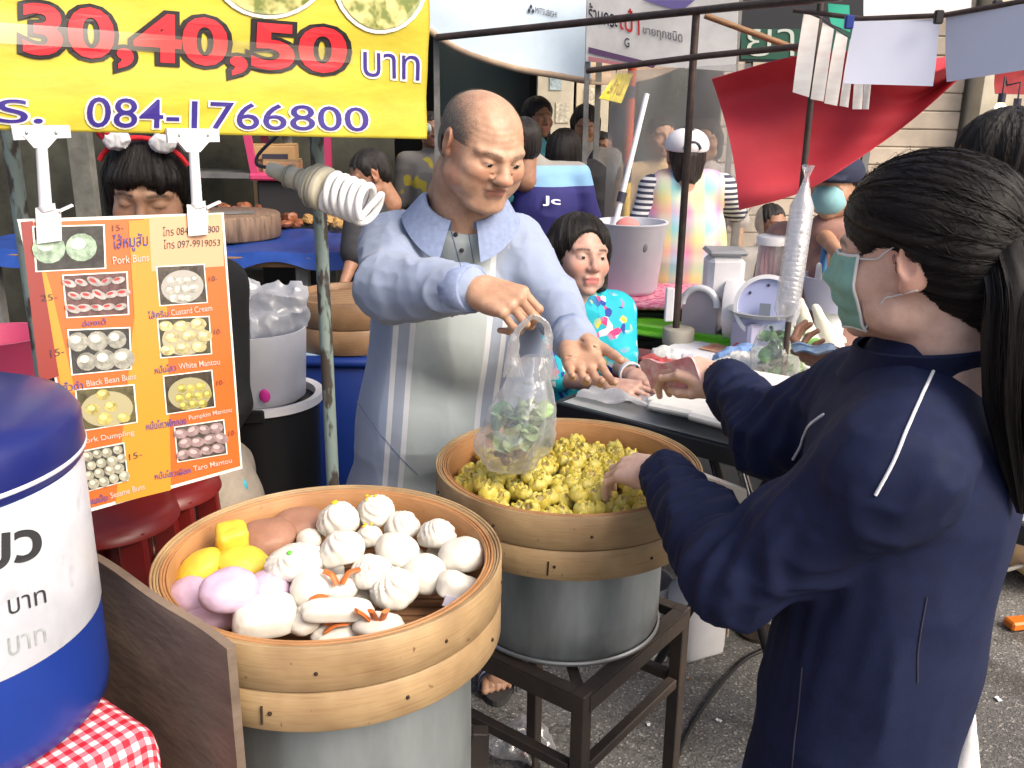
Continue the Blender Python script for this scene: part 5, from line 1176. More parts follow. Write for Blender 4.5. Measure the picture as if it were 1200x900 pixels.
tv = wrinkle(tv, tf, .0045, (6.5, 6.5, 5), 2); tv = wrinkle(tv, tf, .006, (20, 20, 16), 4, True, armw * .9 + .12)
ctr = J['neck'] + (J['pel'] - J['neck']) * np.clip(((tv - J['neck']) @ (J['pel'] - J['neck'])) / ((J['pel'] - J['neck']) @ (J['pel'] - J['neck'])), -.2, 1.3)[:, None]
ux = nrm(J['shR'] - J['shL']); lat_ = (tv - ctr) @ ux
sh = mk('polo_shirt', tv, tf, m_polo, om, attrs={'lat': lat_ - .004, 'slv': ((dt - da) > .004).astype(float)})
m_col = M('polo_collar', (.24, .30, .46), .85, var=.1, vscale=90, bump=.2, bscale=600)
nk = J['neck'] + V(.004, -.012, .012); ux2 = ux; uy2 = nrm(np.cross(V(0, 0, 1), ux))
uy2 = uy2 if uy2[1] < 0 else -uy2; un = nrm(oc + oR @ V(0, -.03, -.08) - J['neck'])
def colf(u, w):          # u: round the neck from one point to the other, w: stand, fold, fall
    a = -math.pi / 2 + .30 + (2 * math.pi - .60) * u; fr = max(0, -math.sin(a)) ** 3
    r, z = np.interp(w, (0, .35, .5, 1), (.066, .074, .080, .112 + .020 * fr)), np.interp(w, (0, .35, .5, 1), (-.02, .032, .032, -.020 - .038 * fr)); z -= .052 * max(0, -math.sin(a)) * 1.0
    return nk + ux2 * (-math.cos(a)) * r * 1.12 + (-uy2) * math.sin(a) * r * 1.05 + un * z
v, f = grid_surface(colf, 48, 12); v, f = thicken(v, f, .003); mk('collar', v, f, m_col, om)
HS = Hit(tv, tf)
for x, y in ((534, 275), (541, 293), (586, 268)):
    v, f = ellip(HS.hit(x, y, .001, 1.95), (.005, .003, .005), None, 12, 8); mk('button', v, f, m_mark, om)
for pl in ([(548, 268), (552, 290), (556, 312)], [(528, 268), (534, 290), (540, 312)], [(418, 470), (440, 500), (466, 532), (490, 556)]):  # placket seams; the last line draws the belly fold's shade in dark colour
    v, f = tube([HS.hit(x, y, .0004, 2.0) for x, y in spline([(a, b, 0) for a, b in pl], 24)[:, :2]], .0009, 5); mk('seam_fold_line', v, f, M('seam_shadow_thread', (.13, .17, .27), .9), om)
for a, l_ in (('R', .05), ('L', .045)):
    w_, e_ = J['wr' + a], J['el' + a]; d = nrm(w_ - e_); L_2 = np.linalg.norm(w_ - e_); p0_ = e_ + d * (L_2 * .93 - l_ * .7); p1_ = p0_ + d * l_ * 1.0
    v, f = lathe([(.040, 0), (.048, .003), (.049, l_ * .5), (.0455, l_ - .002), (.042, l_), (.036, l_ - .004)], (0, 0, 0), 40); v = v @ frame(d).T + p0_
    mk('cuff', wrinkle(v, np.array([q for q in f if len(q) == 4]), .002, (40, 40, 40), 3), f, m_col, om)
lp = [ell(J['pel'] - V(0, 0, .05), V(.17, .13, .12))]
for a in 'LR': lp += leg_prims(J, a, .008, .55)
lv, lf = sdf_mesh(lp, .01); mk('trousers', lv, lf, M('grey_trousers', (.12, .12, .13), .85, var=.15, vscale=60), om)
m_slp = M('slipper_strap', (.03, .035, .05), .6); n = NT(m_slp)
sx = n.N.new('ShaderNodeSeparateXYZ'); n.L.new(n.objco(), sx.inputs[0]); n.set('Base Color', n.mix(n.math('GREATER_THAN', n.math('FRACT', n.math('MULTIPLY', n.attr('band').outputs['Fac'], 3.5)), .55), (.03, .04, .07), (.62, .64, .68)))
for a in 'LR':
    g0 = J['an' + a]; so = empty('slipper', 'dark rubber slipper with white striped strap on the %s foot of the older man' % ('left' if a == 'L' else 'right'), 'slipper', (g0[0], g0[1], 0)) 
    cx, cy = g0[0] + .01, g0[1]; n1 = 28; out = []
    for i in range(n1):
        t = i * 2 * math.pi / n1; out.append((cx + .047 * math.cos(t) * (1.08 if math.sin(t) < 0 else .85), cy - .055 + .135 * math.sin(t)))
    v = [(x, y, z) for z in (.001, .020) for x, y in out]; f = [list(range(n1))[::-1], list(range(n1, 2 * n1))] + [(i, (i + 1) % n1, n1 + (i + 1) % n1, n1 + i) for i in range(n1)]
    mk('sole', v, f, M('slipper_sole', (.05, .05, .05), .7), so, smooth=False)
    def stf(u, w): t = math.pi * u; return V(cx + .052 * math.cos(t), cy - .135 + .075 * w - .0 * u, .012 + .062 * math.sin(t) ** .7 + .012 * w)
    v, f = grid_surface(stf, 16, 8); bd = np.array([w for u in np.linspace(0, 1, 16) for w in np.linspace(0, 1, 8)]); v2, f2 = thicken(v, f, .004); mk('strap', v2, f2, m_slp, so, attrs={'band': np.concatenate([bd, bd])})

# ------------------------------------------------------------------ the carrier bag in his hand and what is in it
def bagf(rows, nu=48, seed=1, wob=.006):
    ctrs = np.array([P(x, y, Y) for x, y, Y, _, _ in rows]); hw = np.array([r[3] for r in rows]); hd = np.array([r[4] for r in rows]); n1 = 44
    cs_ = spline(ctrs, n1); tt = np.linspace(0, 1, n1); tk = np.linspace(0, 1, len(rows)); hw = np.interp(tt, tk, hw); hd = np.interp(tt, tk, hd); v = []
    for i in range(n1):
        a = np.arange(nu) * 2 * np.pi / nu
        fold = 1 + .10 * np.cos(5 * a + 1) * (1 - tt[i]) + .05 * np.cos(9 * a + 3 * tt[i])
        v.append(cs_[i] + np.stack([hw[i] * np.cos(a) * fold, hd[i] * np.sin(a) * fold, np.zeros(nu)], -1))
    v = np.concatenate(v); v += (wob * np.stack([fbm(v * 28 + seed), fbm(v * 28 + 9 + seed), fbm(v * 28 + 5)], -1))
    f = [(i * nu + j, i * nu + (j + 1) % nu, (i + 1) * nu + (j + 1) % nu, (i + 1) * nu + j) for i in range(n1 - 1) for j in range(nu)] + [list(range((n1 - 1) * nu, n1 * nu))]
    return v, f
m_film = film('bag_film', (.88, .90, .92), .22, .14, .15)
cb = empty('carrier_bag', 'thin clear plastic carrier bag held over the dumplings', 'bag', P(605, 555, 1.64))
rows = [(622, 418, 1.66, .030, .012), (618, 445, 1.66, .040, .026), (612, 475, 1.66, .058, .048), (606, 505, 1.66, .070, .058), (600, 528, 1.655, .066, .056), (598, 545, 1.65, .045, .04), (600, 552, 1.65, .014, .014)]
v, f = bagf(rows, 48, 1); mk('bag_body', v, f, m_film, cb)
g1 = P(624, 371, 1.650)
for (x0, y0), (x1, y1), sd in (((600, 412), (606, 388), 1), ((640, 415), (642, 384), 2)):
    for w_ in (0, 1):
        pts_ = [P(x0 + 4 * w_, y0 + 30, 1.655 + .012 * w_), P(x0 + 2 * w_, y0, 1.655 + .01 * w_), P(x1, y1, 1.66), g1 + V(0, .006, .0)]
        v, f = tube(pts_, [.017, .010, .006, .005], 14, 20, False, .35); v += .0025 * np.stack([fbm(v * 60 + sd), fbm(v * 60 + 3), fbm(v * 60 + 8)], -1); mk('handle', v, f, m_film, cb)
pts_ = [P(612, 536, 1.64), P(628, 540, 1.625), P(622, 556, 1.615), P(613, 562, 1.61)]
def tailf(u, w): a = P(652 - 4 * u, 470 + 20 * w, 1.655 - .03 * w); b = P(604 + 10 * u, 545 + 16 * w, 1.63 - .02 * w); return a * (1 - u) + b * u + V(0, .008 * math.sin(w * 9 + u * 5), 0)
v, f = grid_surface(tailf, 16, 8); mk('bag_corner', v, f, film('bag_film_white', (.8, .82, .84), .42, .25, .08), cb)
m_leaf = M('lettuce_leaf', (.27, .43, .17), .5, col2=(.58, .68, .44), vscale=30, bump=.3, sss=.1); m_leafd = M('herb_leaf', (.05, .17, .045), .5, col2=(.14, .32, .10), vscale=40)
lt = empty('lettuce', 'bundle of pale green lettuce inside the carrier bag', 'lettuce', P(608, 540, 1.66))
rg = np.random.default_rng(21)
def leafmesh(c, sz, rg):
    R = frame(rg.normal(size=3)); nu, nv = 7, 5; v = []
    for i in range(nu):
        u = i / (nu - 1); wdt = sz * .55 * math.sin(math.pi * (.12 + .8 * u)) 
        for j in range(nv): w = (j / (nv - 1) - .5) * 2; v.append(c + R @ V(sz * (u - .5), w * wdt, .25 * sz * math.sin(u * 3) * .6 + .10 * sz * math.sin(w * 6 + u * 7)))
    return np.array(v), [(i * nv + j, (i + 1) * nv + j, (i + 1) * nv + j + 1, i * nv + j + 1) for i in range(nu - 1) for j in range(nv - 1)]
for i in range(46):
    t = rg.random(); a = rg.uniform(0, 6.28); r = math.sqrt(rg.random())
    c = P(608 + 9 * t + r * 33 * math.cos(a), 520 - 48 * t, 1.66 + r * .035 * math.sin(a)); v, f = leafmesh(c, rg.uniform(.025, .045), rg); mk('leaf', v, f, m_leaf if i % 4 else m_leafd, lt)
for i in range(9):
    p = P(582 + rg.uniform(0, 38), 532 + rg.uniform(-4, 10), 1.655 + rg.uniform(-.03, .03)); v, f = ellip(p, (.010, .009, .008), rotz(i), 10, 8)
    o = mk('fried_crumb', v * 1 + .001 * fbm(v * 200)[:, None], f, M('brown_crumb', (.28, .17, .09), .6, var=.3, vscale=80)); tag(o, 'brown crumb of fried garlic in the bottom of the carrier bag', 'crumb', 'crumbs in the carrier bag')

# ------------------------------------------------------------------ the young woman in the navy jacket
wc = P(1074, 298, 1.22); wR = orient(nrm(V(-.80, .58, -.10)), nrm(V(-.02, -.05, 1))); ws = .99
Jw = skeleton((.56, 1.22), (-.86, .46), 1.60)
Jw.update(pel=P(994, 920, 1.20), chest=P(1066, 570, 1.23), neck=P(1088, 420, 1.235), shL=P(1046, 552, 1.08), elL=P(864, 672, 1.17), wrL=P(776, 553, 1.50), shR=P(1020, 470, 1.38), elR=P(905, 508, 1.50), wrR=P(852, 448, 1.70), head=wc, H=1.62)
wm = empty('person', 'young woman in navy track jacket and green face mask reaching to the dumplings', 'person', (.56, 1.22, 0))
nk0 = len(NAILS)
HL = hand_prims(Jw['wrL'], P(722, 545, 1.585) - Jw['wrL'], V(.18, -.55, .80), False, ((.35, .5, .3), (.45, .55, .3), (.45, .6, .3), (.4, .55, .3)), (.5, .35, .2, .2), .10, .95, Jw['elL'] * .3 + Jw['wrL'] * .7)
HR = hand_prims(Jw['wrR'], P(798, 428, 1.76) - Jw['wrR'], V(.1, -.55, .85), True, ((.55, .75, .4), (.65, .9, .5), (.7, .95, .5), (.75, 1.0, .5)), (.35, .45, .35, .3), .05, .95, Jw['elR'] * .3 + Jw['wrR'] * .7)
hv, hf = sdf_mesh(xform(head_prims(.98, .9), wR, wc, ws), .0026)
nkp = [cap(Jw['neck'] - V(0, 0, .05), wc + wR @ V(0, -.030, -.08) * ws, .054, .050, .02)]
for a in 'LR':
    x_ = Jw['x'] * (.075 if a == 'R' else -.075); Jw['hip' + a] = Jw['pel'] + x_ - V(0, 0, .05); Jw['an' + a] = V(*(V(.56, 1.22, 0) + x_)[:2], .065); Jw['kn' + a] = (Jw['hip' + a] + Jw['an' + a]) / 2 + V(0, 0, .02)
bp_ = torso_prims(Jw, -.02) + arm_prims(Jw, 'L', -.008) + arm_prims(Jw, 'R', -.008) + nkp + leg_prims(Jw, 'L', -.006) + leg_prims(Jw, 'R', -.006)
for a in 'LR': bp_.append(cap(Jw['an' + a] - V(0, 0, .025), Jw['an' + a] + Jw['fwd'] * .13 - V(0, 0, .035), .032, .026, .02))
v, f, A = body_join([(hv, hf, (wc, wR, ws), 0), (*sdf_mesh(HL, .0022), None, 0), (*sdf_mesh(HR, .0022), None, 0), (*sdf_mesh(bp_, .010), None, 0)])
mk('body', v, f, m_sk2, wm, attrs=A)
nails(wm, nk0, m_nail)
HD = Hit(hv, hf)
# hair drawn back into a ponytail
Tl = V(.0, -.130, .005)                                # tie, head coordinates
m_pony = hairmat('pony_hair', (.0085, .0065, .006), .42, .35, .8, .3)
hp_ = [ell((0, -.020, .042), (.092, .112, .092)), ell((0, -.062, -.008), (.080, .066, .074), None, .03), cap((0, -.09, .02), Tl, .062, .028, .04),
       ('sub_ell', V(0, .122, -.055), V(.085, .082, .112), None, .01), ('sub_ell', V(-.095, .028, -.040), V(.040, .056, .075), None, .008), ('sub_ell', V(.095, .028, -.040), V(.040, .056, .075), None, .008), ('sub_ell', V(0, -.04, -.160), V(.1, .1, .075), None, .01), cap((0, -.085, -.02), (0, -.075, -.085), .055, .036, .03)]
hv, hf = sdf_mesh(xform(hp_, wR, wc, ws), .0035); q_ = ((hv - wc) @ wR) / ws; w_ = q_ - Tl; Ax = frame(nrm(V(0, .92, .25))); w2 = w_ @ Ax
st_ = np.arctan2(w2[:, 1], w2[:, 0]); al2 = np.linalg.norm(w_, axis=1) * 10; n_ = normals(hv, hf); lp_ = np.stack([st_ * 13, al2 * .25, np.zeros(len(hv))], 1)
hv = hv + n_ * (.0022 * vnoise(lp_) + .0016 * vnoise(lp_ * 2.7 + 4))[:, None]
mk('hair', hv, hf, m_pony, wm, attrs={'strand': st_ * 5, 'along': al2})
HH = Hit(hv, hf); tie = wc + wR @ Tl * ws
qq = ((hv - wc) @ wR) / ws; cand = np.where((qq[:, 1] > -.085) & ((np.linalg.norm((hv - _C), axis=1) < 1.5)))[0]; rg = np.random.default_rng(77); sel = rg.choice(cand, 2600)
strands(wm, HH, hv[sel], lambda p, r: tie + r.normal(size=3) * .012, 7, .00042, m_pony, 5, .0016)
hl = np.where((qq[:, 1] > .02) & (qq[:, 2] > -.02))[0]
pth = spline([tie, P(1186, 300, 1.125), P(1196, 340, 1.10), P(1194, 400, 1.09), P(1192, 470, 1.08), P(1196, 540, 1.08), P(1198, 600, 1.08)], 40)
v, f = tube(pth, [.022, .030, .036, .038, .034, .022, .006], 40); st_ = np.tile(np.arange(40) / 40 * 6.28, 40)[:len(v)]; al2 = np.repeat(np.linspace(0, 4, 40), 40)[:len(v)]
cen = np.repeat(pth, 40, 0); lp_ = np.stack([np.cos(st_) * 3.5, np.sin(st_) * 3.5, al2 * .35], 1); v = cen + (v - cen) * (1 + .28 * vnoise(lp_) + .12 * vnoise(lp_ * 3))[:, None]
pt = mk('ponytail', v, f, m_pony, wm, attrs={'strand': st_ * 3, 'along': al2})
ps_ = []
for i in range(700):
    a0 = rg.uniform(0, 6.28); rr0 = rg.uniform(.55, 1.12); fr_ = np.array([.022, .030, .036, .038, .034, .022, .006]); tt_ = np.linspace(0, rg.uniform(.75, 1.0), 16); ii = tt_ * 39
    cx_ = np.stack([np.interp(ii, np.arange(40), pth[:, k]) for k in range(3)], 1); rd_ = np.interp(tt_, np.linspace(0, 1, 7), fr_) * rr0; aa = a0 + .5 * np.sin(tt_ * 4 + i) * .4
    ps_.append(tube(cx_ + np.stack([rd_ * np.cos(aa), rd_ * np.sin(aa), 0 * aa], 1), .0004, 3, None, False))
v, f = join(*ps_); o = mk('ponytail_strands', v, f, m_pony, wm, attrs={'strand': np.repeat(rg.random(700) * 50, len(ps_[0][0])), 'along': np.zeros(len(v))}); o['kind'] = 'stuff'
# loose single hairs
rg = np.random.default_rng(9); loose = []
for i in range(150):
    ph = rg.uniform(-1.9, 1.9); el_ = rg.uniform(.2, 1.2); d0 = V(math.sin(ph) * math.cos(el_) * .6, .6 * math.cos(ph), math.sin(el_)); a0 = V(0, -.02, .042) + nrm(d0) * V(.094, .114, .094) * 1.005
    mid = nrm(a0 + Tl * .5 - V(0, -.05, .03)) * V(.096, .118, .096) + V(0, -.02, .042) ; pp = spline([a0, (a0 * .55 + Tl * .45) * V(1.15, 1, 1.2) + V(0, -.02, .018 * rg.random()), Tl + rg.normal(size=3) * .008], 10)
    loose.append(tube([wc + wR @ x * ws for x in pp], .00042, 3, None, False))
v, f = join(*loose); o = mk('loose_hairs', v, f, m_hairb, wm); o['kind'] = 'stuff'
m_hclip = M('silver_clip', (.62, .63, .66), .25, metal=.6)
pc = [wc + wR @ V(-.050, -.118, .030) * ws, wc + wR @ V(-.058, -.125, .005) * ws, wc + wR @ V(-.052, -.118, -.022) * ws, wc + wR @ V(-.04, -.105, -.04) * ws]
v, f = tube(pc, [.004, .0085, .0075, .003], 12, 20, True, .5); mk('hair_clip', v, f, m_hclip, wm)
v, f = lathe([(.026, -.006), (.031, -.004), (.032, 0), (.031, .004), (.026, .006)], (0, 0, 0), 30, closed=True); v = v @ frame(wR[:, 1]).T + tie - wR[:, 1] * .012; mk('hair_tie', v, f, m_ink, wm)
# face mask with ear loops
m_msk = M('mask_green', (.22, .44, .37), .8, var=.08, vscale=40, bump=.15, bscale=300); m_mskw = M('mask_white', (.7, .72, .70), .8)
def mskf(u, w, off=0.0):
    az = (u - .5) * 2 * 1.22; el_ = .62 - 1.42 * w; pl = .0022 * math.sin(w * 22) * (1 - abs(u - .5) * 1.4)
    r = V(.066, .076, .068) + pl + off; b = V(0, .030, -.040); nose_ = .010 * math.exp(-((u - .5) / .13) ** 2) * math.exp(-((w - .35) / .25) ** 2)
    loc = b + r * V(math.sin(az) * math.cos(el_), math.cos(az) * math.cos(el_), math.sin(el_)) + V(0, nose_, 0)
    o_ = wc + wR @ b * ws; d_ = wR @ (loc - b) * ws; L0 = np.linalg.norm(d_); d_ = d_ / L0; hit_ = HD.t.ray_cast(Vector(o_ + d_ * .2), Vector(-d_))
    if hit_[0] is not None: L0 = max(L0, min(.2 - hit_[3] + .0028 + off + pl * ws, .13))
    return o_ + d_ * L0
v, f = grid_surface(mskf, 32, 32); v = relax(v, np.array(f), 1, .3); v, f = thicken(v, f, -.002)
ms = empty('face_mask', 'pale green face mask with white ear loops worn by the woman in navy', 'mask', mskf(.5, .9)); mk('mask_sheet', v, f, m_msk, ms)
for w_ in (0.0, 1.0): v, f = tube([mskf(u, w_, .001) for u in np.linspace(0, 1, 24)], .0022, 8); mk('edge_tape', v, f, m_mskw, ms)
for u in (0, 1):
    s = -1 if u == 0 else 1; v, f = tube([mskf(u, w, .001) for w in np.linspace(0, 1, 16)], .0022, 8); mk('edge_tape', v, f, m_mskw, ms)
    e = lambda *a: wc + wR @ V(*a) * ws
    on_ = lambda *a_: HD.near(e(*a_), .0012)
    v, f = tube([mskf(u, .03, .001)] + [on_(s * x_, y_, z_) for x_, y_, z_ in ((.078, .035, .006), (.079, .022, .014), (.080, .010, .022))] + [e(s * .085, -.006, .029)], .0011, 8, 30); mk('ear_loop', v, f, m_mskw, ms)
    v, f = tube([e(s * .085, -.022, -.030)] + [on_(s * x_, y_, z_) for x_, y_, z_ in ((.078, -.002, -.036), (.075, .012, -.042), (.072, .024, -.048))] + [mskf(u, .97, .001)], .0011, 8, 30); mk('ear_loop', v, f, m_mskw, ms)
# jacket
m_jak = M('navy_jersey', (.0068, .0115, .042), .78, var=.12, vscale=40, bump=.15, bscale=700, spec=.3)
tj = torso_prims(Jw, .016, .90) + [cap(Jw['chest'], Jw['pel'] - V(.02, .0, .05), .135, .135, .07), cap(Jw['chest'] + Jw['x'] * -.05, Jw['pel'] - V(.02, 0, .05) - Jw['x'] * .04, .115, .120, .05)]
aj = [cap(Jw['shL'], Jw['elL'], .070, .062, .05), cap(Jw['elL'], Jw['elL'] * .62 + Jw['wrL'] * .38, .063, .056, .03), cap(Jw['elL'] * .62 + Jw['wrL'] * .38, Jw['elL'] * .10 + Jw['wrL'] * .90, .056, .045, .03),
      cap(Jw['shR'], Jw['elR'], .078, .068, .05), cap(Jw['elR'], Jw['elR'] * .10 + Jw['wrR'] * .9, .066, .046, .03), cap(Jw['shL'], Jw['neck'] - V(0, 0, .03), .068, .066, .05), cap(Jw['shR'], Jw['neck'] - V(0, 0, .03), .07, .07, .05)]
tv, tf = sdf_mesh(tj + aj, .006)
da = np.min([_pd(p, tv) for p in aj[:5]], 0); dt = np.min([_pd(p, tv) for p in tj], 0); aw_ = np.clip(.5 + (dt - da) / .03, 0, 1)
tv = wrinkle(tv, tf, .007, (7, 7, 4.5), 3); sd_ = nrm(Jw['elL'] - Jw['shL']); ta = (tv - Jw['shL']) @ sd_
tv = wrinkle(tv, tf, .010, (13, 13, 13), 6, True, aw_ * .9 + .08)
for jn, (a_, b_) in (('elL', ('shL', 'wrL')), ('elR', ('shR', 'wrR'))):            # folds bunched at the elbows and above the cuffs
    for cen_, rad_, amp_ in ((Jw[jn], .13, .006), (Jw[jn] * .3 + Jw[b_] * .7, .10, .005)):
        dd_ = nrm(Jw[b_] - Jw[jn]); g_ = np.exp(-(np.linalg.norm(tv - cen_, axis=1) / rad_) ** 2); ph_ = ((tv - cen_) @ dd_) * 190 + 2.5 * vnoise(tv * 16)
        tv = tv + normals(tv, tf) * (amp_ * g_ * np.sin(ph_))[:, None]
tv = relax(tv, tf, 1, .4)
mk('jacket', tv, tf, m_jak, wm)
nj = Jw['neck'] + V(-.006, .0, .0); un = nrm(wc + wR @ V(0, -.035, -.08) * ws - Jw['neck'])
def jcol(u, w): a = 2 * math.pi * u; r = np.interp(w, (0, .5, 1), (.098, .088, .086)); return nj + (wR[:, 0] * math.cos(a) * r + wR[:, 1] * math.sin(a) * r * 1.05) * V(1, 1, .3) + un * (-.03 + .062 * w - .014 * math.sin(a))
v, f = grid_surface(jcol, 40, 8); v, f = thicken(v, f, -.006); mk('jacket_collar', v, f, m_jak, wm)
for a in 'LR':
    w_, e_ = Jw['wr' + a], Jw['el' + a]; d = nrm(w_ - e_); p0_ = e_ + (w_ - e_) * .82; l_ = .055
    v, f = lathe([(.040, -.004), (.047, 0), (.048, l_ * .5), (.043, l_ - .002), (.039, l_), (.034, l_ - .006)], (0, 0, 0), 60)
    th = np.repeat(np.arange(60), 6); v[:, :2] *= (1 + .018 * np.where(th % 2, 1, -1))[:, None]; v = v @ frame(d).T + p0_; mk('ribbed_cuff', v, f, m_jak, wm)
HJ = Hit(tv, tf)
def on_jacket(px, py, guess, off=.002): return HJ.hit(px, py, off, guess)
m_pip = M('white_piping', (.68, .70, .74), .6)
for pl, g_ in (([(1096, 430), (1088, 447), (1076, 473), (1062, 505), (1046, 543), (1026, 580)], 1.0), ([(966, 486), (950, 498), (942, 512), (938, 524), (929, 538)], 1.4)):
    v, f = tube([on_jacket(x, y, g_, .001) for x, y in spline([(a, b, 0) for a, b in pl], 30)[:, :2]], .0022, 8); mk('piping', v, f, m_pip, wm)
for pl in ([(940, 782), (936, 830), (931, 870), (928, 905)], [(1086, 700), (1076, 760), (1075, 800)]):
    v, f = tube([on_jacket(x, y, 1.1, .0004) for x, y in spline([(a, b, 0) for a, b in pl], 30)[:, :2]], .0012, 6); mk('pocket_seam', v, f, m_ink, wm)
v, f = sdf_mesh([cap(P(1140, 838, 1.24), P(1122, 960, 1.22), .005, .040, .01), cap(P(1118, 960, 1.22), P(1040, 980, 1.22), .035, .06, .02)], .006); mk('shirt_tail', v, f, M('white_cotton', (.66, .66, .66), .85, var=.06, vscale=20), wm)
lp = [ell(Jw['pel'] - V(0, 0, .10), V(.19, .17, .16), None, .05)]
for a in 'LR': lp += leg_prims(Jw, a, .012, .9)
lv, lf = sdf_mesh(lp, .011); mk('trousers', wrinkle(lv, lf, .006, (6, 6, 8), 2), lf, M('white_cotton', (.66, .66, .66), .85, var=.06, vscale=20), wm)
for a in 'LR':
    g0 = Jw['an' + a]; sv, sf = sdf_mesh([cap(g0 - V(0, 0, .028), g0 + Jw['fwd'] * .14 - V(0, 0, .035), .036, .030, .02)], .008); mk('shoe', sv, sf, m_ink, wm)
# what she holds out: pink notes in a clear bag
pk = empty('pink_packet', 'crumpled pink packet passed over the table by the woman in navy', 'packet', P(795, 455, 1.80))
def pkf(u, w):
    p = (V(750, 424, 0) * (1 - u) + V(812, 420, 0) * u) * (1 - w) + (V(764, 452, 0) * (1 - u) + V(834, 470, 0) * u) * w; q = P(p[0], p[1], 1.83 - .12 * u - .02 * w); return q + .005 * V(0, math.sin(u * 14 + w * 5), math.sin(u * 9 - w * 7))
v, f = grid_surface(pkf, 20, 12); v, f = thicken(v, f, .004); mk('wrapper', v, f, M('pink_wrapper', (.62, .22, .26), .5, col2=(.72, .55, .56), vscale=30, detail=2), pk)

# ================================================================== THE MARKET BEHIND
m_stl = M('stainless_top', (.36, .38, .38), .35, metal=.25, var=.1, vscale=6); m_chr = M('chrome', (.5, .5, .5), .2, metal=.9); m_blkp = M('black_plastic', (.012, .012, .013), .4)
m_foam = M('white_foam', (.72, .71, .66), .8, var=.05, vscale=30, bump=.15, bscale=150); m_papr = M('white_paper', (.68, .69, .72), .75); m_grnp = M('green_plastic', (.16, .52, .03), .4)
m_lil = M('lilac_plastic', (.42, .42, .58), .4); m_clear = film('clear_plastic', (.8, .82, .84), .16, .15, .14); m_clearw = film('cloudy_plastic', (.8, .8, .82), .34, .25, .12)
TZ = .80
tA, tB = PZ(656, 470, TZ), PZ(872, 526, TZ); td = nrm((tB - tA) * V(1, 1, 0)); tp_ = V(-td[1], td[0], 0)
T_ = lambda a, b, z=0.0: tA + td * a + tp_ * b + V(0, 0, z)          # place on the serving table
tR = np.stack([td, tp_, V(0, 0, 1)], 1)
tl = empty('serving_table', 'long folding serving table with black edge and chrome legs', 'table', T_(.7, .55, -TZ))
v, f = box(T_(.65, .60, -.014), (1.30, 1.18, .020), tR, .003); mk('table_top', v, f, m_stl, tl, smooth=False)
v, f = box(T_(.65, .0, -.026), (1.32, .022, .048), tR, .004); mk('edge_rail', v, f, m_blkp, tl, smooth=False)
v, f = box(T_(-.006, .60, -.026), (.022, 1.20, .048), tR, .004); mk('edge_rail', v, f, m_blkp, tl, smooth=False)
for a, s in ((.42, 1), (.5, 1), (1.1, -1)):
    for b in (.10, 1.05): v, f = tube([T_(a, b, -.05), T_(a + s * .30, b, -TZ + .01)], .013, 10); mk('leg', v, f, m_chr if a > .45 else m_blkp, tl)
for b in (.10, 1.05): v, f = tube([T_(.62, b, -.05), T_(.30, b, -TZ + .01)], .013, 10); mk('leg', v, f, m_blkp, tl)
v, f = box(T_(.55, .55, -.30), (.8, .5, .015), tR); mk('shelf', v, f, m_papr, tl, smooth=False)
def item(name, label, cat, parts, group=None, base=None):
    allv = np.concatenate([np.asarray(p[1][0]) for p in parts]); b = base if base is not None else V(allv[:, 0].mean(), allv[:, 1].mean(), allv[:, 2].min())
    if len(parts) == 1:
        o = mk(parts[0][0] if name is None else name, *parts[0][1], parts[0][2], base=b, smooth=parts[0][3] if len(parts[0]) > 3 else True); return tag(o, label, cat, group)
    t = empty(name, label, cat, b, group)
    for p in parts: mk(p[0], *p[1], p[2], t, smooth=p[3] if len(p) > 3 else True)
    return t
def on(px, py, z=0.0): return PZ(px, py, TZ + z)
def bx(px, py, w, d, h, rot=0.0, z=0.0, bev=.004): return box(on(px, py, z) + V(0, 0, h / 2), (w, d, h), tR @ rotz(rot), bev)
# foam boxes and paper
item('foam_box', 'white foam box with slanted lid beside the pink packet', 'box', [('box_base', bx(806, 481, .19, .13, .035, .1), m_foam, False), ('lid', bx(806, 481, .185, .125, .022, .1, .036, .008), m_foam, False)])
item('foam_box', 'white foam box at the table edge next to the navy sleeve', 'box', [('box_base', bx(862, 497, .22, .13, .04, -.05), m_foam, False), ('lid', bx(862, 497, .215, .125, .022, -.05, .041, .008), m_foam, False)])
def rumple(px, py, w, d, seed, amp=.012, z=.006, rot=0):
    c = on(px, py, z); R = tR @ rotz(rot)
    def fn(u, q): p = V((u - .5) * w, (q - .5) * d, 0); return c + R @ p + V(0, 0, abs(amp * fbm(np.array([[u * 3 + seed, q * 3, seed * 1.3]]), 3)[0]))
    v, f = grid_surface(fn, 18, 14); return thicken(v, f, -.002)
item('plastic_bag', 'crumpled clear plastic bags lying by the seated woman arm', 'bag', [('film', rumple(745, 470, .30, .16, 3, .03), m_clearw)])
item('plastic_bag', 'lilac tinted plastic bag under the pink packet', 'bag', [('film', rumple(772, 462, .16, .12, 5, .04), film('lilac_film', (.62, .58, .74), .4, .3, .1))])
item('paper_sheet', 'white printed sheet with red food picture on the table', 'paper', [('sheet', rumple(843, 416, .36, .24, 6, .004), m_papr), ('picture', rumple(852, 411, .16, .10, 7, .004, .009), M('red_print', (.62, .16, .12), .5, col2=(.75, .5, .3), vscale=30))])
item('green_tray', 'bright green plastic tray lying under the grey bottle stands', 'tray', [('tray_base', bx(812, 392, .52, .26, .012, .15), m_grnp, False), ('rim', bx(812, 398, .54, .03, .03, .15), m_grnp, False)])
item('foam_tray', 'stack of white foam trays in front of the herb bag', 'tray', [('tray_a', bx(905, 462, .26, .16, .025, .2, 0), m_foam, False), ('tray_b', bx(908, 460, .25, .16, .025, .25, .026), m_foam, False), ('tray_c', bx(915, 457, .25, .15, .022, .1, .052), m_foam, False)])
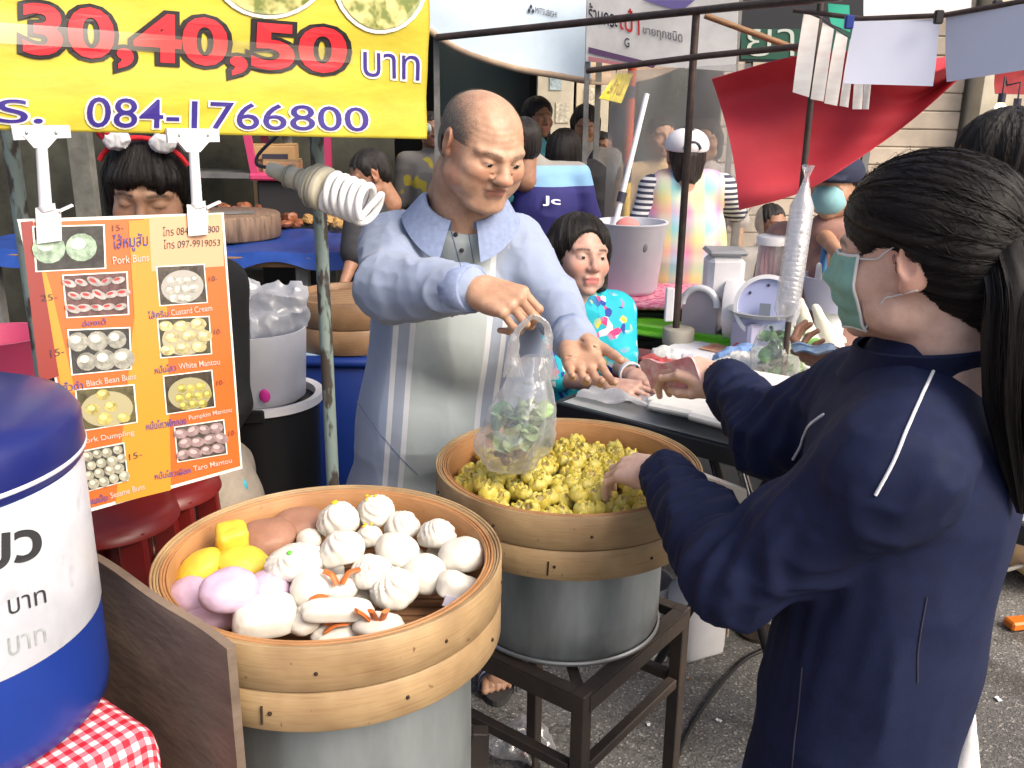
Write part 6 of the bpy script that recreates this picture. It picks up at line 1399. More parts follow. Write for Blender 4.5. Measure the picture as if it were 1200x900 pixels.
item('foam_tray', 'white foam tray leaning beside the bowl of pale dumplings', 'tray', [('tray_a', bx(948, 480, .26, .12, .03, .35, 0), m_foam, False), ('tray_b', bx(948, 480, .2, .08, .004, .35, .031), m_papr, False)])
# bowl of pale dumplings
c = on(972, 470); v, f = lathe([(0, 0), (.05, 0), (.085, .035), (.09, .05), (.086, .05), (.048, .008), (0, .008)], c, 40); item('steel_bowl', 'steel bowl of pale dumplings near the navy shoulder', 'bowl', [('bowl_shell', (v, f), m_stl)])
for i in range(7):
    a = i * .9; v, f = bunmesh(.026, 7, .1, .8, .05, 80 + i, 24, 14); r = .045 if i else 0
    item('pale_dumpling', 'pale peach dumpling in the steel bowl', 'dumpling', [('d', (v + c + V(r * math.cos(a), r * math.sin(a), .045 + (.02 if not i else 0)), f), M('peach_dough', (.62, .45, .28), .5, var=.15, vscale=40, sss=.2))], 'dumplings in the steel bowl')
# scale, ring, grey dispensers
c = on(893, 420); fr = nrm(V(-.35, -1, .15)); A = frame(fr)
sc_p = [('scale_body', box(c + V(0, .05, .06), (.16, .12, .12), rotz(.3), .01), m_lil, False), ('weighing_pan', lathe([(0, .135), (.10, .14), (.115, .155), (.11, .155), (0, .142)], c + V(0, .05, 0), 32), m_stl),
        ('dial_rim', (lambda q: (q[0] @ A.T + c + V(0, .0, .175), q[1]))(lathe([(.092, 0), (.105, .004), (.105, .02), (.092, .022)], (0, 0, 0), 48, closed=True)), m_papr), ('dial_face', (lambda q: (q[0] @ A.T + c + V(0, .0, .175), q[1]))(lathe([(0, .008), (.095, .008), (.095, 0), (0, 0)], (0, 0, 0), 48)), M('dial_blue', (.38, .42, .66), .35)),
        ('dial_window', box(c + V(-.01, -.02, .165) + fr * .012, (.035, .006, .05), A @ rotx(math.pi / 2)), M('window_grey', (.16, .19, .24), .3), False)]
sc_p += [('dial_screw', ellip(c + V(0, 0, .175) + A @ V(.07 * math.cos(t), .07 * math.sin(t), .01), (.005,) * 3, None, 8, 6), m_ink) for t in (.6, 1.57, 2.5)]
item('kitchen_scale', 'kitchen scale with round lilac blue dial behind the herb bag', 'scale', sc_p, base=c)
c = on(858, 400); A2 = frame(nrm(V(.95, -.35, .05))); q = lathe([(.055, -.035), (.105, -.03), (.112, 0), (.105, .03), (.055, .035)], (0, 0, 0), 48, closed=True)
item('plastic_ring', 'white plastic roll standing on edge beside the dial scale', 'roll', [('roll_shell', (q[0] @ A2.T + c + V(0, 0, .112), q[1]), m_wpl)])
for px, py, hh, lab_ in ((822, 396, .19, 'grey rounded bottle stand in front of the checked apron'), (846, 378, .17, 'grey and white rounded stand behind the plastic roll')):
    c = on(px, py); w_ = .125; prof = []
    n1 = 20; v = []
    for y_ in (-.05, .05):
        v += [(-w_ / 2, y_, 0)] + [(w_ / 2 * -math.cos(t), y_, hh - w_ / 2 + w_ / 2 * math.sin(t)) for t in np.linspace(0, math.pi, n1)] + [(w_ / 2, y_, 0)]
    k = n1 + 2; f = [list(range(k)), list(range(k, 2 * k))[::-1]] + [(i, i + k, (i + 1) % k + k, (i + 1) % k) for i in range(k)]
    v = np.array(v) @ rotz(-.5).T + c
    edge_ = tube([np.array(x) for x in v[1:k - 1]], .012, 8)
    item('napkin_stand', lab_, 'stand', [('shell', (v, f), M('warm_grey_plastic', (.34, .31, .36), .45), False), ('white_edge', edge_, m_wpl)])
item('grey_bin', 'white tub with grey lid behind the table beside checked apron', 'tub', [('tub_wall', box(P(848, 318, 3.3) + V(0, 0, -.02), (.13, .12, .16), None, .02), m_wpl, False), ('tub_lid', box(P(848, 318, 3.3) + V(0, 0, .072), (.14, .13, .02), None, .01), M('grey_lid', (.3, .31, .33), .4), False), ('support', box(P(848, 318, 3.3) * V(1, 1, 0) + V(0, 0, (P(848, 318, 3.3)[2] - .12) / 2), (.05, .05, P(848, 318, 3.3)[2] - .12)), m_stl, False)])
# herb bags
for (px, py, w_, h_, lab_, gm) in ((905, 448, .085, .17, 'clear bag of dark green herbs on the foam trays', m_leafd), (928, 440, .05, .15, 'narrow clear bag of pale herb stems beside the dark herbs', m_leaf)):
    c = on(px, py, .02); t = empty('herb_bag', lab_, 'bag', c); rg = np.random.default_rng(int(px))
    rows_ = np.linspace(0, 1, 10); v = []; nu = 20
    for tt in rows_:
        r = w_ * (.75 + .5 * math.sin(tt * 2.2)) * (1 - .55 * tt); a = np.arange(nu) * 2 * np.pi / nu; v.append(c + np.stack([r * np.cos(a), r * .8 * np.sin(a), np.full(nu, tt * h_)], -1))
    v = np.concatenate(v); v += .008 * np.stack([fbm(v * 30), fbm(v * 30 + 3), fbm(v * 30 + 7) * .5], -1); f = [(i * nu + j, i * nu + (j + 1) % nu, (i + 1) * nu + (j + 1) % nu, (i + 1) * nu + j) for i in range(9) for j in range(nu)]
    mk('film', v, f, m_clear, t); lv_ = []
    for i in range(34): a = rg.uniform(0, 6.3); tt = rg.random(); r = w_ * .7 * math.sqrt(rg.random()) * (1 - .4 * tt); lv_.append(leafmesh(c + V(r * math.cos(a), r * .8 * math.sin(a), .02 + tt * h_ * .75), rg.uniform(.03, .055), rg))
    v, f = join(*lv_); o = mk('leaves', v, f, gm, t); o['kind'] = 'stuff'
# white radishes / folded paper wedges
m_rad = M('pale_radish', (.74, .72, .60), .5, var=.08, vscale=20, bump=.1)
for i, (px, py, ln, r, tilt, sp_) in enumerate(((903, 398, .10, .045, .3, .2), (927, 398, .11, .038, -.1, 1), (948, 405, .17, .040, -.35, 2), (968, 398, .18, .022, .1, .4), (982, 418, .20, .036, -.6, 3))):
    c = on(px, py, .03); d = nrm(V(tilt, -.2, 1)); v, f = sdf_mesh([cap(c, c + d * ln, r, r * .35, .01)], .006)
    item('white_radish', ['stubby white radish topmost on the herb bag', 'round white radish beside the hanging cups', 'pointed white radish standing in the middle of the pile', 'thin white leek stem by the green mask', 'long white radish slanting under the green mask'][i], 'radish', [('r', (wrinkle(v, f, .002, (30, 30, 30), i), f), m_rad)])
for i, (px, py, mm, lab_) in enumerate(((975, 345, m_lil, 'blue lilac plastic basket of bottles by the green mask'), (985, 312, m_wpl, 'white plastic basket with red tops behind the lilac basket'))):
    c = P(px, py, 3.15 + .25 * i); z0 = c[2] - .05
    pr = [('basket_wall', lathe([(.08, 0), (.105, .11), (.11, .115), (.102, .115), (.078, .006), (0, .006)], V(c[0], c[1], z0), 32), mm), ('support', tube([V(c[0], c[1], TZ - .001), V(c[0], c[1], z0 + .002)], .05, 16), m_wpl)]
    for j in range(6): a = j * 1.05; pr.append(('bottle', sdf_mesh([cap(V(c[0] + .05 * math.cos(a), c[1] + .05 * math.sin(a), z0 + .05), V(c[0] + .055 * math.cos(a), c[1] + .055 * math.sin(a), z0 + .15 + .03 * (j % 3)), .018, .009, .01)], .005), M('bottle_%d' % j, [(.6, .2, .02), (.3, .02, .16), (.05, .2, .45), (.7, .7, .7), (.12, .45, .06), (.5, .04, .03)][j], .35)))
    item('basket', lab_, 'basket', pr)
# jar with lid
c = on(897, 392, 0); c = P(900, 352, 3.35); c[2] = TZ
item('tall_jar', 'tall clear jar with white lid and pink straws', 'jar', [('glass_wall', lathe([(.055, 0), (.06, .02), (.05, .32), (.048, .33)], c, 32), m_clearw), ('lid', lathe([(0, .36), (.055, .36), (.06, .355), (.06, .33), (.05, .328)], c, 32), m_wpl)] + [('straw', tube([c + V(.012 * (j - 2), .004 * j, .01), c + V(.018 * (j - 2), .004 * j, .32)], .006, 8), M('pink_straw', (.62, .14, .22), .4)) for j in range(5)])
rg = np.random.default_rng(51)
tcols = [('pack_white', (.70, .69, .66)), ('pack_pale', (.62, .60, .66)), ('pack_cream', (.66, .58, .42)), ('pack_green', (.18, .40, .10)), ('pack_red', (.52, .08, .07)), ('pack_blue', (.18, .30, .55))]
spots = [(885, 432), (900, 470), (925, 476), (790, 425), (815, 432), (862, 428), (872, 440), (842, 440), (955, 446), (940, 430), (930, 412), (1000, 470), (990, 450), (960, 430), (800, 452), (778, 436), (880, 400), (918, 400), (870, 412), (990, 490)]
spots += [(905, 425), (915, 412), (935, 420), (952, 418), (968, 425), (985, 432), (895, 410), (945, 400), (965, 405), (1005, 440)]
names_ = ['white', 'pale lilac', 'cream', 'leaf green', 'red printed', 'blue printed']
near_ = ['behind the foam boxes', 'on the foam tray stack', 'below the banknotes', 'by the pole foot', 'beside the printed sheet', 'near the herb bag', 'at the herb bag foot', 'on the printed sheet', 'beside the steel bowl', 'under the radishes', 'among the radishes', 'against the navy shoulder', 'beyond the steel bowl', 'between tray and radishes', 'behind the slanted foam box', 'next to the pink packet', 'under the dial scale', 'between scale and cups', 'in front of the dial scale', 'next to the navy jacket', 'leaning on the dark herbs', 'behind the dark herbs', 'under the pointed radish', 'beside the pointed radish', 'under the banknote hand', 'right of the banknote hand', 'between scale and herb bag', 'under the leek stem', 'behind the leek stem', 'by the print sleeve']
for i, (px, py) in enumerate(spots):
    kc_ = [0, 0, 2, 0, 1, 5, 0, 0, 2, 0, 3, 0, 2, 0, 1, 4, 0, 3, 4, 0, 0, 2, 0, 3, 0, 0, 0, 1, 0, 2][i]; c = on(px, py, .012); w_ = rg.uniform(.05, .09); R__ = rotz(rg.uniform(0, 3)) @ rotx(rg.normal() * .25)
    v, f = sdf_mesh([ell(c + V(0, 0, w_ * .25), (w_, w_ * .6, w_ * .38), R__), ell(c + V(.0, .01, w_ * .35) + R__ @ V(w_ * .6, 0, 0), (w_ * .4, w_ * .4, w_ * .3), R__, .02)], .006); v = wrinkle(v, f, .007, (40, 40, 40), i)
    item('goods_packet', '%s wrapped packet %s' % (names_[kc_], near_[i]), 'packet', [('wrap', (v, f), M(tcols[kc_][0], tcols[kc_][1], .4, var=.15, vscale=40, bump=.3, bscale=60))], 'packets on the serving table')
# market poles and rails
m_brn = M('brown_painted_iron', (.055, .038, .032), .45, metal=.2, var=.3, vscale=30)
pp = PZ(791, 402, TZ); po = empty('canopy_pole', 'brown iron canopy pole standing on the serving table with weighted foot', 'pole', pp)
v, f = tube([pp, pp + V(0, 0, 1.09)], .0125, 12); mk('shaft', v, f, m_brn, po); v, f = lathe([(0, 0), (.055, 0), (.055, .05), (.05, .055), (0, .055)], pp + V(.01, 0, .001), 28); mk('foot', v, f, M('sand_cup', (.36, .34, .28), .5), po)
v, f = box(pp + V(-.03, -.01, .14), (.03, .02, .12), None, .004); mk('tag', v, f, m_papr, po, smooth=False)
rZ = pp[2] + .98
def rail(label, pts_, r, mat=m_brn, cat='rail'):
    o = mk('canopy_rail', *tube(pts_, r, 10), mat); return tag(o, label, cat, 'canopy rails')
rail('long dark canopy rail crossing in front of the blue awning', [P(512, 44, 3.6), P(822, 12, pp[1] - .016), P(985, -5, 2.35)], .0125)
rail('dark canopy rail ending before the white banner', [P(688, 83, 3.3), P(822, 66, 3.1), P(960, 52, 2.9)], .010)
rail('pale brown canopy brace slanting behind the hanging strips', [P(826, 18, pp[1] + .01), P(935, 58, 3.2)], .010, m_wood)
p2 = P(950, 120, 2.62); po2 = empty('canopy_pole', 'dark iron canopy pole behind the sleeve of stacked cups', 'pole', V(p2[0], p2[1], 0)); v, f = tube([V(p2[0], p2[1], 0), V(p2[0], p2[1], 1.95)], .009, 10); mk('shaft', v, f, m_brn, po2); v, f = lathe([(0, 0), (.06, 0), (.06, .012), (0, .012)], V(p2[0], p2[1], 0), 24); mk('foot', v, f, m_brn, po2)
# stacked cups in a hanging sleeve
ct, cbm = P(944, 215, 2.50), P(921, 372, 2.42); ax_ = nrm(cbm - ct); Lc = np.linalg.norm(cbm - ct); A = frame(ax_)
prf = [(.008, 0), (.012, .02), (.026, .05)] + sum([[(.0270, .06 + i * .0125), (.0285, .063 + i * .0125), (.0266, .07 + i * .0125)] for i in range(int((Lc - .08) / .0125))], []) + [(.022, Lc - .01), (.0, Lc)]
v, f = lathe(prf, (0, 0, 0), 28); cu_ = empty('cup_sleeve', 'long sleeve of stacked clear cups hanging from the pole', 'cups', cbm); mk('cup_stack', v @ A.T + ct, f, film('cup_plastic', (.82, .82, .86), .45, .15, .2), cu_)
v, f = lathe([(.004, -.03), (.016, -.045), (.006, -.015), (.015, .02), (.031, .06), (.032, Lc - .02), (.02, Lc + .01)], (0, 0, 0), 28); v = v @ A.T + ct; v += .002 * fbm(v * 40)[:, None]; mk('sleeve', v, f, m_clear, cu_)
# papers and menu strips
def hang(name, label, q, Y, mat, cat, group=None, dY=0.0, off=0, tk=.0015):
    q = [P(x, y, Y + (dY if i in (1, 2) else 0)) for i, (x, y) in enumerate(q)]
    def fn(u, w): return (q[0] * (1 - u) + q[1] * u) * (1 - w) + (q[3] * (1 - u) + q[2] * u) * w + V(0, .006 * math.sin(w * 3 + u * 2), 0)
    v, f = grid_surface(fn, 8, 8); v, f = thicken(v, f, tk); o = mk(name, v, f, mat); return tag(o, label, cat, group)
m_sht = M('hung_paper', (.64, .67, .80), .8, var=.03, vscale=4); m_strip = M('menu_strip', (.68, .68, .66), .7, col2=(.60, .56, .54), vscale=30, stretch=(.4, .4, 1), detail=2)
hang('paper_sheet', 'blank pale paper sheet clipped over the red cloth beside the menu strips', [(1001, 25), (1103, 22), (1092, 101), (989, 98)], 2.35, m_sht, 'paper', dY=-.05)
hang('paper_sheet', 'blank pale paper sheet with a black clip on its top edge', [(1109, 19), (1215, 2), (1212, 80), (1110, 96)], 2.30, m_sht, 'paper', dY=-.15)
for i, (a, b, c_, d_) in enumerate((((942, 14), (961, 22), (947, 114), (929, 108)), ((964, 26), (978, 34), (964, 119), (950, 116)), ((980, 36), (994, 44), (980, 124), (966, 121)), ((996, 46), (1003, 50), (993, 126), (984, 124)), ((1006, 50), (1015, 52), (1009, 128), (999, 128)), ((1018, 50), (1025, 52), (1017, 128), (1011, 128)))):
    hang('menu_strip', ['widest printed menu strip hanging next to the dark pole', 'printed menu strip with pink rows beside the dark pole', 'printed menu strip with an orange block at its top', 'narrow printed menu strip half behind the pale paper', 'bluish printed menu strip hanging below the pale paper', 'faint pink printed menu strip hanging below the pale paper'][i], (a, b, c_, d_), 2.50 + .02 * i, m_strip, 'menu strip', 'menu strips on the canopy line')
v, f = tube([P(940, 12, 2.5), P(965, 22, 2.51), P(998, 45, 2.56), P(1030, 48, 2.6)], .0015, 6, 20); o = mk('washing_line', v, f, m_ink); tag(o, 'thin dark cord the menu strips hang from', 'cord')
hang('green_cloth', 'small green cloth pegged behind the menu strips', [(970, 4), (996, 6), (995, 38), (974, 28)], 2.62, M('green_cloth', (.03, .36, .24), .8), 'cloth')
hang('paper_sheet', 'white poster with pink blossom print above the pale papers', [(1014, -40), (1140, -40), (1136, 16), (1012, 22)], 2.65, M('poster', (.72, .70, .68), .7, col2=(.72, .30, .34), vscale=7, lo=.62, hi=.68, detail=1), 'poster')
for x, y, l in ((1100, 20, 'small black clip gripping both pale papers'), (1168, 8, 'small black clip on the top edge of a pale paper'), (995, 26, 'blue clip at the corner of the pale paper')):
    o = mk('binder_clip', *box(P(x, y, 2.27), (.02, .014, .03), None, .003), m_blk if l[0] == 's' else m_blue, smooth=False); tag(o, l, 'clip')
rail('thin rail carrying the pale papers over the red cloth', [P(930, 12, 2.45), P(1010, 22, 2.36), P(1105, 18, 2.30), P(1230, -4, 2.14)], .006)
# red cloth
m_redc = M('red_cloth', (.56, .045, .062), .75, var=.1, vscale=4, bump=.1, bscale=30)
rc = spline([(834, 92, 0), (930, 66, 0), (1010, 60, 0), (1080, 70, 0), (1145, 60, 0)], 40)[:, :2]; rb = spline([(866, 246, 0), (940, 225, 0), (1000, 190, 0), (1070, 140, 0), (1146, 72, 0)], 40)[:, :2]
def rcf(u, w):
    a = V(np.interp(u * 39, np.arange(40), rc[:, 0]), np.interp(u * 39, np.arange(40), rc[:, 1])); b = V(np.interp(u * 39, np.arange(40), rb[:, 0]), np.interp(u * 39, np.arange(40), rb[:, 1])); p = a * (1 - w) + b * w + V(6 * math.sin(w * 3.1) * (1 - u), 0)
    fold = .09 * math.sin(w * 5.2 - u * 4.0 + .6) + .035 * math.sin(w * 11 - u * 5 + math.sin(u * 5)) + .012 * math.sin(u * 14 + w * 5)
    return P(p[0], p[1], 3.05 - .25 * u + fold)
v, f = grid_surface(rcf, 60, 30); v, f = thicken(v, f, .002); o = mk('red_cloth', v, f, m_redc); tag(o, 'large red cloth slung as a sunshade over the drinks stall', 'cloth')
hang('red_curtain', 'dark red curtain hanging at the stall with string bulbs', [(1166, 84), (1240, 78), (1240, 112), (1166, 110)], 3.3, M('dark_red', (.28, .02, .025), .7, var=.3, vscale=20), 'curtain')
for i, (x, y) in enumerate(((1172, 128), (1190, 134))):
    c = P(x, y, 3.2); item('hanging_bulb', 'small bare bulb on a cord under the dark red curtain', 'bulb', [('glass', ellip(c, (.018, .018, .024), None, 16, 10), M('warm_bulb', (.7, .65, .5), .3, emit=(1, .75, .4, 3))), ('socket', tube([c + V(0, 0, .02), c + V(0, 0, .05)], .012, 10), m_ink), ('flex', tube([c + V(0, 0, .05), c + V(0, 0, .10), P(1180, 100, 3.25)], .003, 6), m_ink)], 'string bulbs')
# clear plastic weather sheet
def wsf(u, w): p = V(716, 84) * (1 - u) + V(880, 74) * u; q = V(704, 335) * (1 - u) + V(900, 330) * u; r = p * (1 - w) + q * w; return P(r[0], r[1], 4.75 - .5 * u + .04 * math.sin(u * 11 + w * 2) + .02 * math.sin(w * 9 + u * 14))
v, f = grid_surface(wsf, 30, 30); o = mk('weather_sheet', v, f, film('weather_film', (.50, .49, .47), .34, .3, .06)); tag(o, 'hazy clear plastic sheet hung behind the woman in checked apron', 'plastic sheet')
# broom, white bucket on a crate
bk = P(738, 300, 3.75); zb_ = P(728, 342, 3.75)[2]; item('white_bucket', 'large white plastic bucket with pink cloth beside the seated woman', 'bucket', [('bucket_wall', lathe([(0, 0), (.10, 0), (.115, .02), (.14, .275), (.147, .28), (.147, .285), (.136, .285), (.11, .03), (0, .03)], V(bk[0], bk[1], zb_), 48), M('milky_plastic', (.60, .62, .68), .35, var=.05)), ('mark', ellip(V(bk[0] + .04, bk[1] - .125, zb_ + .2), (.012, .004, .02), None, 10, 8), m_gink), ('pink_cloth', ellip(V(bk[0] - .02, bk[1] - .04, zb_ + .265), (.05, .045, .04), None, 20, 12), M('salmon_cloth', (.65, .22, .2), .8))])
item('plastic_crate', 'black plastic crate under the white bucket', 'crate', [('crate_wall', box(V(bk[0] + .06, bk[1], (zb_ - .03) / 2), (.46, .40, zb_ - .032), None, .01), m_blkp, False)] + [('slat', box(V(bk[0] + .06, bk[1] - .204, z_), (.44, .008, .02), None, .002), M('black_slat', (.022, .022, .024), .4), False) for z_ in np.arange(.08, zb_ - .08, .07)])
item('pink_cloth', 'pink flowered cloth spread between crate and white bucket', 'cloth', [('c', (lambda q: (q[0] + .008 * fbm(q[0] * 20)[:, None] * V(0, 0, 1), q[1]))(box(V(bk[0] + .07, bk[1] - .01, zb_ - .014), (.52, .46, .022), None, .008)), M('pink_flowers', (.5, .06, .16), .8, col2=(.72, .35, .42), vscale=40, detail=1))])
bs = [P(758, 110, 3.95), P(721, 262, 3.85)]; d = nrm(bs[1] - bs[0]); bs[1] = bs[0] + d * ((bs[0][2] - .06) / -d[2])
item('broom', 'white broom stick leaning against the plastic sheet', 'broom', [('stick', tube(bs, .011, 10), m_wpl), ('joint', tube([bs[0] + d * .40, bs[0] + d * .44], .018, 10), m_ink), ('brush', box(bs[1] - V(0, 0, .01), (.22, .05, .09), None, .01), M('bristle', (.3, .22, .1), .9, var=.3, vscale=80), False)])
# things under and beside the stand
jc = PZ(812, 786, 0) + V(.02, .09, 0)
jb = box(jc + V(0, 0, .13), (.17, .13, .26), rotz(.45), .03)
item('white_jug', 'white plastic jug with brown printed label behind the rusty stand', 'jug', [('jug_body', jb, m_wpl), ('label', box(jc + rotz(.45) @ V(.087, 0, .13), (.003, .09, .14), rotz(.45)), M('jug_label', (.34, .25, .16), .6, col2=(.6, .55, .48), vscale=60), False), ('neck', tube([jc + V(.03, 0, .25), jc + V(.03, 0, .29)], .025, 14), m_wpl), ('handle', tube([jc + V(-.06, 0, .25), jc + V(-.06, 0, .31), jc + V(.0, 0, .31), jc + V(.02, 0, .27)], .012, 8, 20), m_wpl)])
jc2 = jc + V(-.16, .10, 0); item('white_pail', 'low white pail half hidden behind the rusty stand', 'pail', [('pail_wall', lathe([(0, 0), (.08, 0), (.10, .20), (.094, .20), (.076, .01), (0, .01)], jc2, 32), m_wpl), ('tray', box(jc2 + V(-.02, -.13, .02), (.16, .10, .03), rotz(.3), .005), m_stl, False)])
item('power_cable', 'black power cable curving over the asphalt', 'cable', [('c', tube([PZ(790, 905, .006), PZ(800, 870, .006), PZ(830, 820, .006), PZ(870, 775, .006), PZ(910, 755, .006), PZ(960, 730, .006)], .006, 8, 50), m_blkp)])
sk = PZ(905, 612, 0) + V(0, .25, 0)
item('white_sack', 'pale sack standing under the serving table', 'sack', [('sack_body', (lambda q: (wrinkle(q[0], q[1], .012, (9, 9, 9), 3), q[1]))(sdf_mesh([cap(sk + V(0, 0, .16), sk + V(0, 0, .42), .16, .12, .05), cap(sk + V(.1, 0, .15), sk + V(-.1, 0, .15), .15, .15, .05)], .015)), M('sack', (.50, .47, .40), .85, var=.15, vscale=8))])
pkp = P(842, 585, 2.15)
def snf(u, w): return pkp + V(.13 * (u - .5) + .03 * w, .02 * math.sin(u * 3.1) * math.sin(w * 3.1), .16 * (.5 - w) - .05 * u)
v, f = grid_surface(snf, 10, 10); item('snack_bag', 'small printed plastic bag hanging from the table leg', 'bag', [('film', thicken(v, f, .012), M('snack_film', (.62, .58, .52), .35, col2=(.62, .22, .12), vscale=22, lo=.55, hi=.62)), ('tie', tube([snf(.4, 0), T_(.42, .10, -.06)], .002, 6), m_ink)])
gb = PZ(608, 888, 0)
v, f = sdf_mesh([ell(gb + V(0, 0, .045), (.085, .06, .04)), ell(gb + V(.03, .02, .06), (.04, .04, .045), None, .02)], .007); v = wrinkle(v, f, .016, (22, 22, 22), 5); item('discarded_bag', 'crumpled clear bag lying on the asphalt by the stand leg', 'bag', [('film', (v, f), film('bag_film_ground', (.7, .7, .72), .25, .2, .16)), ('red_scrap', ellip(gb + V(.015, -.02, .03), (.012, .006, .012), None, 10, 8), m_red)])
# red plastic stools behind the menu board
m_rpl = M('red_plastic', (.16, .012, .010), .35, var=.1, vscale=10)
for i, (px, py, Y, lab_) in enumerate(((128, 620, 1.62, 'red plastic tub tipped beneath the menu board'), (185, 585, 1.80, 'red plastic stool under the menu board corner'))):
    c = P(px, py, Y); zt = c[2] + .05; b = V(c[0], c[1], 0)
    item('red_stool', lab_, 'stool', [('seat', lathe([(0, zt), (.10, zt), (.125, zt - .01), (.13, zt - .03), (.12, zt - .03), (0, zt - .012)], b, 36), m_rpl)] + [('leg', bar(b + V(.15 * math.cos(t), .15 * math.sin(t), 0), b + V(.105 * math.cos(t), .105 * math.sin(t), zt - .015), .05, .02, bev=.004), m_rpl, False) for t in (.8, 2.37, 3.94, 5.5)] + [('brace', tube([b + V(.135 * math.cos(t), .135 * math.sin(t), zt * .4) for t in np.linspace(0, 6.283, 40)], .012, 8), m_rpl)])
# pink basket left
c = P(0, 418, 1.75); item('pink_basket', 'pink plastic basket beside the grey stall pole', 'basket', [('basket_wall', lathe([(0, 0), (.07, 0), (.095, .09), (.1, .095), (.092, .095), (.066, .006), (0, .006)], c - V(0, 0, .05), 32), M('pink_plastic', (.62, .08, .18), .4)), ('stand', tube([V(c[0], c[1], 0), c - V(0, 0, .049)], .05, 16), m_steelp)])
# black bin with white tub and bags
bc = P(306, 490, 2.35); zt = P(306, 484, 2.2)[2]
item('black_bin', 'tall black bin with a white rim behind the stall pole', 'bin', [('bin_wall', lathe([(0, 0), (.13, 0), (.155, zt - .02), (.15, zt - .018), (.0, zt - .02)], bc * V(1, 1, 0), 48), m_blkp), ('white_rim', lathe([(.145, zt - .015), (.165, zt - .012), (.165, zt + .008), (.145, zt + .006)], bc * V(1, 1, 0), 48, closed=True), m_wpl), ('latch', box(V(bc[0] + .02, bc[1] - .166, zt - .005), (.07, .012, .035), None, .004), m_blkp, False)])
zb2 = zt - .017
item('white_tub', 'cloudy white tub with pink flower print standing in the black bin', 'tub', [('tub_wall', lathe([(0, 0), (.10, 0), (.125, .02), (.135, .20), (.13, .20), (.12, .02), (0, .008)], V(bc[0] - .005, bc[1], zb2), 48), M('milky_plastic', (.60, .62, .68), .35)), ('cloth', box(V(bc[0] - .07, bc[1] - .13, zb2 + .05), (.09, .012, .08), rotz(-.4), .004), m_clearw, False), ('flower', ellip(V(bc[0] - .07, bc[1] - .139, zb2 + .06), (.02, .006, .018), rotz(-.4), 12, 8), M('magenta', (.6, .03, .3), .5)), ('flower', ellip(V(bc[0] + .05, bc[1] - .13, zb2 + .055), (.014, .006, .018), None, 12, 8), M('magenta', (.6, .03, .3), .5))])
cw = V(bc[0], bc[1], zb2 + .215); v, f = sdf_mesh([ell(cw, (.125, .10, .05)), ell(cw + V(.06, .0, .05), (.05, .05, .04), None, .02), ell(cw + V(-.03, .02, .055), (.06, .05, .05), None, .02), ell(cw + V(.11, 0, .05), (.02, .03, .05), None, .02)], .009); v = wrinkle(v, f, .022, (22, 22, 22), 8)
item('plastic_bag', 'heap of white plastic bags stuffed into the cloudy tub', 'bags', [('film', (v, f), film('white_bags', (.74, .76, .80), .62, .3, .1))])
# blue bin and old bamboo basket
b2 = P(398, 430, 2.80); zb3 = P(398, 426, 2.65)[2]
item('blue_bin', 'dark blue plastic bin under the old bamboo basket', 'bin', [('bin_wall', box(V(b2[0] + .03, b2[1] + .08, zb3 / 2), (.44, .36, zb3), None, .02), M('bin_blue', (.006, .025, .16), .4, var=.1)), ('bin_rim', box(V(b2[0] + .03, b2[1] + .08, zb3 - .012), (.47, .39, .03), None, .01), M('bin_blue', (.006, .025, .16), .4)), ('lip', box(V(b2[0] + .03, b2[1] + .08, zb3 + .004), (.40, .32, .006), None, .002), M('bin_lip', (.3, .4, .5), .4))])
ob = V(b2[0] + .03, b2[1] + .08, zb3 + .165); t = empty('bamboo_basket', 'old brown bamboo steamer standing on the blue bin', 'steamer', ob - V(0, 0, .158)); m_oldb = bamboo('old_bamboo', (.20, .115, .055), (.27, .16, .08), (.08, .04, .02))
for z0, z1 in ((-.157, -.082), (-.08, 0)): ring_part('hoop', .165, .18, z0, z1, ob, m_oldb, t)
for k in range(11): y = -.15 + .03 * k; v, f = box(ob + V(0, y, -.02), (2 * math.sqrt(.164 ** 2 - y * y) - .004, .024, .004), None, .001); mk('slat', v, f, m_oldb, t)
# ---- fried food stall in the shade, left
fz = .86; fc = V(-1.55, 5.0, 0)
ft = empty('food_table', 'table with crumpled blue tarp carrying fried food trays', 'table', fc)
v, f = box(fc + V(0, 0, fz - .03), (2.3, .85, .05), None, .004); mk('table_top', v, f, m_wood, ft, smooth=False)
for x in (-1.05, -.35, .5, 1.08):
    for y in (-.36, .36): v, f = bar(fc + V(x, y, 0), fc + V(x, y, fz - .055), .06); mk('leg', v, f, m_steelp, ft, smooth=False)
m_tarp = M('blue_tarp', (.014, .05, .24), .4, var=.2, vscale=8, bump=.4, bscale=20)
def tarp(u, w): x = (u - .5) * 2.36; y = -.44 + w * .88; return fc + V(x, y, fz + .008 + .012 * abs(math.sin(x * 9 + y * 4))) + (V(0, -.02, -.06 - .02 * math.sin(x * 12)) if w < .03 else 0)
v, f = grid_surface(tarp, 60, 30); o = mk('tarp', v, f, m_tarp); tag(o, 'crumpled blue plastic tarp spread under the fried food', 'tarp')
cbk = PZ(258, 282, fz + .02) + V(0, .15, 0); item('chopping_block', 'round wooden chopping block at the edge of the blue tarp', 'chopping block', [('block', lathe([(0, 0), (.27, 0), (.28, .01), (.28, .12), (.27, .13), (0, .13)], cbk, 48), M('block_wood', (.17, .11, .075), .7, var=.45, vscale=9, stretch=(6, 6, .6)))])
item('cleaver', 'dark steel cleaver lying on the chopping block', 'knife', [('blade', box(cbk + V(.05, -.05, .136), (.22, .09, .006), rotz(.3)), m_steelp, False), ('handle', tube([cbk + V(-.06, -.085, .14), cbk + V(-.18, -.12, .14)], .014, 8), m_wood)])
rg = np.random.default_rng(31)
